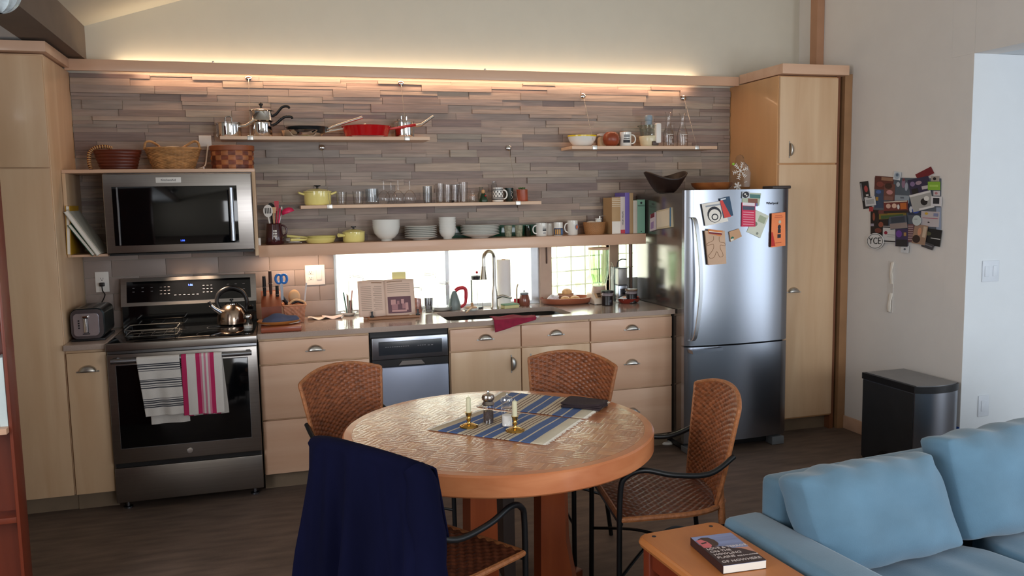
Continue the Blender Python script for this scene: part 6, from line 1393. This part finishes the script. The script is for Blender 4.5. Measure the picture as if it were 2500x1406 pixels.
q = MB(); q.lathe([(0, 0), (.07, 0), (.07, .003), (0, .003)], (0, 0, 0), 24); q.v = [(4.3172-c, -1.40+a, .03+max(b, -.02)) for a, b, c in q.v]; q.build('pedal_recess', blackp, t)
# ================================================================= CHAIRS
def weave(fn, nrm, nu, nv, amp, px=3, py=3):
    """grid surface with over-under strands"""
    NU, NV = nu*px+1, nv*py+1
    def g(i, j):
        a, b = i*(NU-1), j*(NV-1); ci, fi = int(min(a, NU-1.01))//px, ((a % px)/px if a < NU-1 else 0); cj, fj = int(min(b, NV-1.01))//py, ((b % py)/py if b < NV-1 else 0)
        d = amp*(1 if (ci+cj) % 2 else -1)*sin(pi*fi)*sin(pi*fj)
        p = Vector(fn(i, j)); n = Vector(nrm(i, j)); return p+n*d
    return g, NU, NV
def chair_proto():
    t = thing('dining_chair', '', 'chair', (0, 0, 0), 'rattan chairs around the round table')
    def sf(i, j):       # seat: i across, j front(0) to back(1)
        hw = .245-.02*j; 
        if j > .45: hw *= math.sqrt(max(0, 1-((j-.45)/.62)**2.6))
        return ((i*2-1)*max(hw, .05), .215-.44*j, .452-.006*sin(pi*i)*sin(pi*j))
    g, NU, NV = weave(sf, lambda i, j: (0, 0, 1), 24, 22, .0040); q = MB(); q.grid(g, NU, NV); q.build('seat', rattan_d, t, local=True, solid=.01, off=-1, ang=70)
    rim = [sf(i/12, 0) for i in range(12)]+[sf(1, j/16) for j in range(16)]+[sf(1-i/6, 1) for i in range(6)]+[sf(0, 1-j/16) for j in range(16)]
    q = MB(); q.tube([(p[0], p[1], p[2]-.006) for p in rim], .011, 8, closed=True)
    q.build('seat_rim', mat('wrapped_rattan', 'a1653c', .5, var=.25, scale=(60, 60, 60), bump=.6, bscale=160), t, local=True)
    def hw(j): return .165+.072*j**.75
    def top(i): u = i*2-1; return .835+.045*(1-abs(u)**2.2)
    def bf(i, j):
        u = i*2-1; zb = .475-.02*u*u; z = zb+(top(i)-zb)*j; return (u*hw(j), -.205-.085*j+.055*u*u*(.5+.5*j), z)
    g, NU, NV = weave(bf, lambda i, j: (0, -1, 0), 22, 38, .0038); q = MB(); q.grid(g, NU, NV); q.build('backrest', rattan, t, local=True, solid=.012, off=0, ang=70)
    rim = [bf(0, j/14) for j in range(14)]+[bf(i/20, 1) for i in range(20)]+[bf(1, 1-j/14) for j in range(15)]
    q = MB(); q.tube(smooth_path(rim, 2), .009, 8); q.build('back_rim', MATS['wrapped_rattan'], t, local=True)
    for s in (-1, 1):
        q = MB(); q.tube(smooth_path([(s*.218, -.225, .655), (s*.25, -.12, .605), (s*.262, .02, .612), (s*.258, .13, .635), (s*.25, .195, .612), (s*.245, .218, .55), (s*.243, .222, .3), (s*.245, .225, 0.001)], 6), .0105, 10); q.build('front_leg', blackm, t, local=True)
        q = MB(); q.tube([(s*.165, -.19, .50), (s*.17, -.20, .40), (s*.20, -.25, .001)], .0105, 10); q.build('rear_leg', blackm, t, local=True)
        q = MB(); q.tube([(s*.165, -.192, .52), (s*.17, -.20, .38)], .0145, 10); q.build('wrapped_joint', MATS['wrapped_rattan'], t, local=True)
    for s in (-1, 1):
        q = MB(); q.tube(smooth_path([(s*.243, .22, .22), (s*.10, .09, .265), (0, .0, .275), (-s*.09, -.10, .265), (-s*.185, -.228, .2)], 5), .0065, 8); q.build('stretcher', blackm, t, local=True)
    q = MB(); q.tube([(-.24, .215, .428), (.24, .215, .428)], .009, 8); q.build('front_rail', blackm, t, local=True)
    return t
def ang(f): return math.atan2(f[1], f[0])-pi/2
ch = chair_proto(); ch['label'] = 'rattan chair at the left back of the round table, beside the dishwasher'
ch.location = (1.28, -1.745, 0); ch.rotation_euler = (0, 0, ang((.574, -.819)))
dup(ch, (2.06, -1.815, 0), ang((-.74, -.67)), 'rattan chair behind the round table, in front of the sink drawers')
dup(ch, (2.30, -2.465, 0), ang((-.985, .17)), 'rattan chair on the right of the round table, seat and arms in view')
dc = dup(ch, (1.31, -2.74, 0), ang((.831, .556)), 'rattan chair in front left with a navy jacket over its back')
# jacket over that chair
DT = Matrix.Translation((1.31, -2.74, 0))@Matrix.Rotation(ang((.831, .556)), 4, 'Z')
def jk(i, j):
    u = i*2-1; top = .862+.036*(1-abs(u)**2.2); L = .80; hwid = .268
    if j < .16:      # inside part hanging over the front of the backrest
        k = 1-j/.16; z = top-.02-.22*k; y = -.262+.055*u*u+.05*k-.0; x = u*(hwid-.02*k); return DT@Vector((x, y+.012*sin(u*8)*k, z))
    if j < .24:
        k = (j-.16)/.08; a = pi*k; yc = -.290+.055*u*u; return DT@Vector((u*hwid, yc+.028*cos(a), top-.02+.022*sin(a)))
    k = (j-.24)/.76; w = hwid+.075*k+.02*sin(k*3); fold = (.030*sin(u*8.5+.6+k*.5)+.016*sin(u*15+k*2.5)+.006*sin(u*27-k*4))*min(1, .15+k*2.0)
    return DT@Vector((u*w+.01*sin(k*5), -.318+.055*u*u*(1-k*.5)-.055*k-fold, top-.02-L*k+.01*sin(u*5)*k))
q = MB(); q.grid(jk, 90, 70); jt = q.build('jacket', navy, solid=.006, off=0, ang=80); tag(jt, 'dark navy jacket draped over the back of the front left chair', 'jacket')
q = MB(); sp = smooth_path([DT@Vector(p) for p in ((.225, -.262, .862), (.262, -.262, .80), (.30, -.275, .55), (.305, -.28, .38), (.30, -.285, .18))], 6); q.tube(sp, [.034+.018*min(1, i/8) for i in range(len(sp))], 14)
q.v = [(p[0]+.004*sin(p[2]*40), p[1]+.005*sin(p[2]*33), p[2]) for p in q.v]; q.build('sleeve', navy, jt)
# ================================================================= ROUND TABLE
TX, TY, TR = 1.678, -2.33, .60
def parquet():
    m, nt, b = base_mat('parquet'); N = nt.nodes; Lk = nt.links; b.inputs['Roughness'].default_value = .30; b.inputs['Coat Weight'].default_value = .7; b.inputs['Coat Roughness'].default_value = .14
    tc = N.new('ShaderNodeTexCoord'); mp = N.new('ShaderNodeMapping'); mp.inputs['Rotation'].default_value = (0, 0, R(38)); mp.inputs['Scale'].default_value = (13, 13, 13); Lk.new(tc.outputs['Object'], mp.inputs[0])
    sp = N.new('ShaderNodeSeparateXYZ'); Lk.new(mp.outputs[0], sp.inputs[0])
    def M(op, a, b2=None, c=None):
        n = N.new('ShaderNodeMath'); n.operation = op
        for k, v in enumerate((a, b2, c)):
            if v is None: continue
            if isinstance(v, (int, float)): n.inputs[k].default_value = v
            else: Lk.new(v, n.inputs[k])
        return n.outputs[0]
    fx, fy = M('FLOOR', sp.outputs[0]), M('FLOOR', sp.outputs[1]); par = M('MODULO', M('ABSOLUTE', M('ADD', fx, fy)), 2)
    sx_, sy_ = M('MULTIPLY', sp.outputs[0], 4), M('MULTIPLY', sp.outputs[1], 4)
    mx = N.new('ShaderNodeMix'); mx.data_type = 'FLOAT'; Lk.new(par, mx.inputs[0]); Lk.new(sx_, mx.inputs[2]); Lk.new(sy_, mx.inputs[3])
    fr = M('FRACT', mx.outputs[0]); strip = M('FLOOR', mx.outputs[0]); h = M('MULTIPLY', M('SINE', M('MULTIPLY', fr, pi)), 1)
    cmb = N.new('ShaderNodeCombineXYZ'); Lk.new(fx, cmb.inputs[0]); Lk.new(fy, cmb.inputs[1]); Lk.new(strip, cmb.inputs[2]); wn = N.new('ShaderNodeTexWhiteNoise'); Lk.new(cmb.outputs[0], wn.inputs[0])
    cr = N.new('ShaderNodeValToRGB'); e = cr.color_ramp.elements; e[0].color = lin('a0603c'); e[1].color = lin('c48355'); q = e.new(.5); q.color = lin('b27048'); Lk.new(wn.outputs['Value'], cr.inputs[0]); Lk.new(cr.outputs[0], b.inputs['Base Color'])
    bm_ = N.new('ShaderNodeBump'); bm_.inputs['Strength'].default_value = .12; bm_.inputs['Distance'].default_value = .0035
    hh = M('ADD', M('POWER', h, .35), M('MULTIPLY', wn.outputs['Value'], .8)); Lk.new(hh, bm_.inputs['Height']); Lk.new(bm_.outputs[0], b.inputs['Normal']); Lk.new(bm_.outputs[0], b.inputs['Coat Normal'])
    return m
t = thing('round_table', 'round honey wood dining table with parquet top and slab legs', 'table', (TX, TY, 0))
q = MB(); q.lathe([(TR-.006, .674), (TR, .680), (TR, .744), (TR-.006, .75), (TR-.035, .7502), (TR-.035, .674)], (TX, TY, 0), 96, cap=False); q.add([], []); q.build('table_rim', wood('rim_wood', 'b3693f', 'c98256', (4, 4, 20), .35, .3), t)
MB().lathe([(0, .726), (TR-.0355, .726), (TR-.0355, .7505), (0, .7505)], (TX, TY, 0), 96).build('tabletop', parquet(), t)
pc = MB(); lw = wood('leg_wood', '8a3f1f', 'a3532c', (9, 9, 1.2), .4, .2)
for a, w in ((205, .12), (325, .085), (85, .13), (20, .085)):
    ca, sa = cos(R(a)), sin(R(a)); ctr = Vector((TX+.06+.17*ca, TY+.02+.17*sa, 0)); q = MB(); q.T = Matrix.Translation(ctr)@Matrix.Rotation(R(a), 4, 'Z')
    q.prism([(-w/2-.01, .045), (w/2+.055, .045), (w/2+.01, .30), (w/2, .7255), (-w/2, .7255)], 1, -.024, .024); q.build('leg', lw if a != 85 else mat('shaded_leg', '2b1b14', .5), t, smooth=False)  # rear leg's shade is put into its own dark colour
q = MB(); q.T = Matrix.Translation((TX+.06, TY+.02, 0))@Matrix.Rotation(R(25), 4, 'Z'); q.box(-.36, .36, -.035, .035, .001, .044, b=.004); q.build('foot_beam', lw, t)
q = MB(); q.T = Matrix.Translation((TX+.06, TY+.02, 0))@Matrix.Rotation(R(115), 4, 'Z'); q.box(-.36, -.0352, -.035, .035, .001, .0438, b=.004).box(.0352, .36, -.035, .035, .001, .0438, b=.004); q.build('foot_beam', lw, t)
# placemats
matw = mat('cream_weave', 'c9bda6', .95, var=.05, bump=.4, bscale=260); matb = mat('blue_weave', '4f6796', .95, var=.1, bump=.4, bscale=260); matn = mat('brown_line_weave', '6b4a44', .95)
def placemat(label, c0, c1, c2, c3, z):
    """c0..c1 long front side, stripes run along c0-c3"""
    c0, c1, c2, c3 = [Vector((a, b, z)) for a, b in (c0, c1, c2, c3)]
    t = thing('placemat', label, 'placemat', ((c0+c1+c2+c3)/4)[:], 'striped placemats on the round table')
    seq = [('w', 4), ('b', 4), ('w', .8), ('b', 4), ('w', 2), ('n', .5), ('w', 1.2), ('n', .5), ('w', 1.2), ('n', .5), ('w', 1.6), ('b', 3.5), ('w', .7), ('b', 3.5), ('w', 1.6), ('n', .5), ('w', 1.2), ('n', .5), ('w', 1.2), ('n', .5), ('w', 1.6), ('b', 4), ('w', .8), ('b', 4), ('w', 5)]
    tot = sum(s for _, s in seq); q = MB(); s = 0; NV = 24; V = []; F = []; e = 0
    for k, w in seq:
        a = s/tot; b2 = (s+w)/tot; q.m({'w': matw, 'b': matb, 'n': matn}[k]); V = []
        for j in range(NV+1):
            f = j/NV; wv = .002*sin(f*21+a*4)
            for x in (a, b2): p = (c0+(c1-c0)*x)*(1-f)+(c3+(c2-c3)*x)*f; V.append((p.x, p.y, z+.0012+.0006*sin(x*12+f*9)))
        q.add(V, [(2*j, 2*j+1, 2*j+3, 2*j+2) for j in range(NV)]); s += w
    q.build('striped_cloth', matw, t, solid=.002, off=1)
    for A, B, D in ((c0, c3, (c0-c1)), (c1, c2, (c1-c0))):
        q = MB(); d = D.normalized(); pr = random.Random(1)
        for k in range(90):
            f = (k+.5)/90; p = A*(1-f)+B*f; q.tube([p+Vector((0, 0, .002)), p+d*(.008+pr.random()*.012)+Vector((pr.random()*.004-.002, pr.random()*.004-.002, .0015))], .0011, 4)
        q.build('fringe', mat('fringe_cotton', 'e2dccf', .9), t)
placemat('striped blue and cream placemat in front, under the candlesticks', (1.408, -2.307), (1.756, -2.639), (2.005, -2.362), (1.679, -2.088), .7508)
placemat('striped blue and cream placemat behind, under the brown napkin', (1.676, -2.022), (2.02, -2.354), (2.222, -2.126), (1.85, -1.795), .7508)
nk = mat('brown_napkin', '33262a', .9, var=.15); t = thing('napkin', 'dark brown folded napkin on the rear placemat', 'napkin', (2.09, -2.19, .754))
for k, (a, h) in enumerate(((0, 0), (3, 1), (-2, 2))):
    q = MB(); q.T = Matrix.Translation((2.095, -2.185, .7555+.0075*k))@Matrix.Rotation(R(48+a), 4, 'Z')
    q.grid(lambda i, j: (-.055+.11*i, -.085+.17*j, .004*sin(i*4+j*3+k)+(.006*abs(j-.5) if k == 2 else 0)), 10, 12); q.build('fold', nk, t, solid=.006, off=1)
def candlestick(label, x, y):
    z = .7536; t = thing('candlestick', label, 'candlestick', (x, y, z), 'brass candlesticks on the round table')
    MB().lathe([(0, 0), (.036, 0), (.037, .003), (.034, .007), (.026, .009), (.022, .012), (.009, .015), (.0065, .022), (.0075, .027), (.011, .030), (.0075, .033), (.0065, .039), (.011, .044), (.0115, .052), (.0145, .056), (.0145, .058), (.010, .058), (0, .056)], (x, y, z), 36).build('brass_holder', brass, t)
    MB().lathe([(.0095, 0), (.0095, .056), (.006, .060), (.001, .061)], (x, y, z+.0565), 20).tube([(x, y, z+.117), (x+.001, y, z+.124)], .001, 5).build('candle', mat('ivory_wax', 'd6d2b0', .45), t)
candlestick('brass candlestick with short candle at the left on the front placemat', 1.562, -2.318); candlestick('brass candlestick with short candle at the right on the front placemat', 1.714, -2.436)
def mill(label, x, y, m_top, fill, name):
    z = .7536; t = thing(name, label, 'grinder', (x, y, z))
    MB().lathe([(0, 0), (.024, 0), (.0245, .004), (.021, .010), (.021, .062), (.024, .068), (.024, .072), (.019, .074)], (x, y, z), 30, cap=False).build('clear_body', glass, t)
    MB().lathe([(0, .006), (.019, .006), (.019, .050 if fill is not salt_m else .046), (0, .05)], (x, y, z), 24).build('contents', fill, t)
    MB().lathe([(.022, .0745), (.025, .079), (.020, .086), (.018, .090), (.024, .098), (.0255, .106), (.021, .116), (.010, .121), (0, .122)], (x, y, z), 30).build('top_cap', m_top, t); MB().ball((x, y, z+.128), .006, 12, 8).build('knob', chrome, t)
salt_m = MATS['salt']; pep = mat('peppercorns', '4a3d3a', .7, var=.7, scale=(300, 300, 300))
mill('pepper mill with steel top and dark peppercorns', 1.646, -2.300, mat('steel_cap', 'a39a94', .22, 1), pep, 'pepper_mill'); mill('clear salt mill full of white salt, right of the pepper mill', 1.703, -2.368, thin_glass('acrylic', (.9, .9, .9), .5), salt_m, 'salt_mill')
# ================================================================= SOFA, END TABLE
SO = Matrix.Translation((2.275, -2.985, 0))@Matrix.Rotation(R(6), 4, 'Z')
t = thing('sofa', 'blue velvet sofa with loose back cushions in the right foreground', 'sofa', (2.275, -2.985, 0), rz=0)
def sb(name, *a, b=.03, m=sofa_m):
    q = MB(); q.T = SO; q.box(*a, b=b); return q.build(name, m, t)
sb('arm', 0, .155, -1.05, 0, .02, .55, b=.025); sb('frame', .156, 2.6, -.95, -.24, .02, .27, b=.02); sb('back_frame', .157, 2.6, -.105, .0, .02, .675, b=.025)
for k, (x, y) in enumerate(((.08, -.06), (.08, -.98), (2.5, -.06))):
    q = MB(); q.T = SO; q.lathe([(.02, 0), (.026, .0195)], (x, y, .0003), 12); q.build('foot', blackp, t)
def pillow(nx, ny, nz, dx, dy, dz, puff, seed, T, shear=0, wr=.006):
    """box-like cushion, fullest in the middle; dy = thickness"""
    pr = random.Random(seed); ph = [pr.random()*6 for _ in range(8)]
    bm = bmesh.new(); bmesh.ops.create_cube(bm, size=2); bmesh.ops.subdivide_edges(bm, edges=bm.edges[:], cuts=nx, use_grid_fill=True)
    V = []
    for v in bm.verts:
        x, y, z = v.co; e = lambda a: math.copysign(abs(a)**1.0, a)
        m_ = max(abs(x), abs(z)); th = (1-.42*max(0, (m_-.55)/.45)**2.2)
        X = x*(1-.05*(z*z)*.6)*(1-.04*(y*y)); Z = z*(1-.05*x*x)*(1-.05*y*y); Y = y*th*(1+puff*(1-x*x)*(1-z*z))
        w = wr*(sin(9*x+4*z+ph[0])*.5+sin(14*x-6*z*abs(z)+ph[1])*max(0, z)**1.5*1.2+sin(5*z+3*x+ph[2])*.5)
        r_ = Vector((X*dx/2, Y*dy/2, Z*dz/2)); n = Vector((x**5, y**5, z**5)); n = n.normalized() if n.length > 0 else n
        r_ += n*w; r_.x += shear*(dz/2-r_.z); V.append(T@r_)
    bm.verts.index_update(); F = [[v.index for v in f.verts] for f in bm.faces]; bm.free(); return V, F
def cushion(name, label, cx, cy, cz, dx, dy, dz, puff, seed, rx=0, shear=0, wr=.006, grp=None, rz=0):
    T = SO@Matrix.Translation((cx, cy, cz))@Matrix.Rotation(R(rz), 4, 'Z')@Matrix.Rotation(R(rx), 4, 'X'); q = MB(); V, F = pillow(16, 16, 16, dx, dy, dz, puff, seed, T, shear, wr); q.add(V, F)
    return tag(q.build(name, sofa_m, None, sub=1, ang=180), label, 'cushion', grp)
GB = 'loose cushions of the blue sofa'
cushion('seat_cushion', 'blue seat cushion of the sofa next to the arm', 0.515, -.545, .345, .72, .77, .145, .1, 3, wr=.003, grp=GB)
cushion('seat_cushion', 'blue seat cushion of the sofa at the right frame edge', 1.255, -.545, .345, .75, .77, .145, .1, 5, wr=.003, grp=GB)
cushion('back_cushion', 'left blue back cushion leaning against the sofa back near the arm', .39, -.235, .578, .60, .20, .34, .22, 7, rx=-14, shear=.22, grp=GB)
cushion('back_cushion', 'right blue back cushion cut by the photo edge', 1.10, -.225, .60, .74, .21, .38, .2, 9, rx=-12, shear=.12, grp=GB)
# end table
ET = Matrix.Translation((1.965, -2.995, 0))@Matrix.Rotation(R(4), 4, 'Z')
t = thing('end_table', 'small honey wood end table beside the sofa arm', 'table', (1.965, -2.995, 0))
q = MB(); q.T = ET; bm = rrect(0, .295, -.80, 0, .03, 6); q.prism(bm, 2, .497, .5295); q.build('tabletop', honey, t)
q = MB(); q.T = ET; q.tube([Vector((x, y, .513)) for x, y in rrect(.004, .291, -.796, -.004, .028, 6)], .0163, 8, closed=True); q.build('rounded_edge', honey, t)
for x, y in ((.03, -.03), (.265, -.03), (.03, -.77), (.265, -.77)):
    q = MB(); q.T = ET; q.box(x-.02, x+.02, y-.02, y+.02, .0005, .4965, b=.004); q.build('leg', cherry_d, t)
    q = MB(); q.T = ET; q.lathe([(.007, 0), (.007, .0008), (0, .0008)], (x+.015*(1 if x < .1 else -1)*.6, y, .5297), 12); q.build('peg', ink, t)
for xx in (.015, .255):
    q = MB(); q.T = ET; q.box(xx+.005, xx+.025, -.748, -.052, .43, .4965); q.build('apron', cherry_d, t)
q = MB(); q.T = ET; q.box(.052, .243, -.045, -.025, .43, .4965); q.build('apron', cherry_d, t)
q = MB(); q.T = ET; q.box(.02, .045, -.748, -.052, .30, .32).box(.0, .0001, -.5, -.5001, .3, .3001) if 0 else q.box(.02, .275, -.748, -.052, .30, .318); q.build('lower_shelf', honey, t)
# book on it
b0 = P(1686, 1312, 2, .5435+.012); b1 = P(1792, 1299, 2, .5435+.012); b3 = P(1757, 1397, 2, .5435)
ex = (b1-b0); ex.z = 0; L1 = ex.length; ex.normalize(); ey = Vector((-ex.y, ex.x, 0)); Lh = abs((b3-b0).dot(ey)); W_, H_ = .140, .213
o_ = Vector((b0.x, b0.y, .5308)); T = Matrix(((ex.x, ey.x, 0, o_.x), (ex.y, ey.y, 0, o_.y), (0, 0, 1, o_.z), (0, 0, 0, 1)))
t = thing('paperback', 'paperback novel with blue sky cover lying on the end table', 'book', (o_.x, o_.y, o_.z))
q = MB(); q.T = T; TH = .024
skyc = mat('cover_sky', '7f8db4', .3, var=.25, scale=(3, 30, 3)); cov_d = mat('cover_dark', '2c2026', .3, var=.2); cov_p = mat('cover_peach', 'c48b74', .3, var=.2, scale=(3, 20, 3)); cov_f = mat('cover_face', 'c4646a', .4, var=.2); lt_ = mat('cover_letters', 'd9cdc8', .4)
q.m(cov_d).box(0, W_, -H_, 0, 0, .0008).box(-.0006, .0004, -H_, 0, 0, TH+.0008); q.m(skyc).box(0.0005, W_, -H_, 0, TH, TH+.0008)
q.build('cover', skyc, t, smooth=False)
q = MB(); q.T = T; q.box(.001, W_-.001, -H_+.0005, -.001, .001, TH-.0002); q.build('pages', paper, t, smooth=False)
q = MB(); q.T = T; zz = TH+.0010
def poly(pts, m, dz): q.m(m).add([(x*W_, -y*H_, zz+dz) for x, y in pts], [tuple(range(len(pts)))])
poly([(.35, .50), (1, .52), (1, .78), (.3, .78)], cov_p, .0001)
poly([(0, .30), (.25, .38), (.5, .42), (.62, .50), (.80, .55), (1, .72), (1, 1), (0, 1)], cov_d, .0003)
poly([(.10, .10), (.22, .06), (.36, .08), (.44, .18), (.45, .30), (.38, .38), (.15, .38), (.05, .2)], mat('cover_hair', '43332f', .4), .0004)
poly([(.02, .14), (.16, .12), (.24, .22), (.26, .34), (.18, .42), (.02, .40)], cov_f, .0006); poly([(.06, .24), (.20, .22), (.21, .26), (.07, .28)], cov_d, .0008)
for txt, y, s, x in (('LOVE & TERROR', .46, .0185, .04), ('ON THE', .56, .0185, .05), ('HOWLING', .66, .0185, .06), ('PLAINS', .76, .0185, .06), ('OF NOWHERE', .90, .0195, .05), ('POE BALLANTINE', .775, .0085, .52)):
    text_mb(q, txt, lt_, T@Matrix.Translation((x*W_, -y*H_, zz+.0012)), s, .0002, 'LEFT')
q.T = None
q.build('cover_print', lt_, t, smooth=False)
# ================================================================= LEFT FOREGROUND
t = thing('bookcase', 'shallow reddish cherry bookcase cut off at the left photo edge', 'bookcase', (-.5, -1.9, 0)); bx_ = -.098; yf_, yb_ = -1.965, -1.865
MB().box(bx_-.012, bx_, yf_, yb_, .001, 2.15, b=.002).build('side_panel', cherry_d, t); MB().box(-.85, bx_-.0125, yb_-.008, yb_, .001, 2.14).build('back_panel', cherry_d, t); MB().box(-.872, -.8505, yf_, yb_, .001, 2.15, b=.002).build('side_panel', cherry_d, t)
for z in (.06, .45, .80, 1.18, 1.52, 1.86): MB().box(-.85, bx_-.0125, yf_+.003 if z != .80 else yf_-.03, yb_-.0085, z, z+.022, b=.001).build('shelf_board', cherry_d if z != .80 else maple_h, t)
MB().box(-.85, bx_-.0125, yf_+.005, yf_+.02, .001, .059).build('plinth', cherry_d, t)
xx = bx_-.0135
for k, (w, h, c) in enumerate(((.028, .26, 'c9d6d6'), (.02, .24, 'e3e6e4'), (.03, .27, 'b4c4c6'), (.025, .25, 'dfe3df'))):
    tag(MB().box(xx-w, xx-.001, yf_+.004, yb_-.01, .8225, .8225+h, b=.001).build('binder', mat('binder_'+c, c, .6, var=.05)), ('pale blue binder standing rightmost in the cherry bookcase', 'white thin binder, second from the right in the bookcase', 'grey blue binder, third from the right in the bookcase', 'white binder, fourth from the right in the bookcase')[k], 'binder', 'pale binders in the cherry bookcase'); xx -= w
# glass globe lamp hanging at the upper left
c0 = P(-6, -18, 1, -2.6); rad = (P(48, 0, 1, -2.6)-c0).length
t = thing('globe_lamp', 'ribbed pale glass globe lamp hanging in the upper left corner', 'lamp', tuple(c0))
MB().lathe([(rad*sin(pi*j/20), -rad*cos(pi*j/20)) for j in range(1, 21)], tuple(c0), 40, fn=lambda a, j, z: .0025*sin(a*14), cap=False).build('glass_globe', mat('pale_ribbed_glass', 'b9c6cc', .2, var=.35, scale=(22, 22, 40), coat=.5), t)
MB().tube([(c0.x, c0.y, c0.z+rad*.97), (c0.x, c0.y, 2.4755)], .012, 10).build('stem', nickel, t)
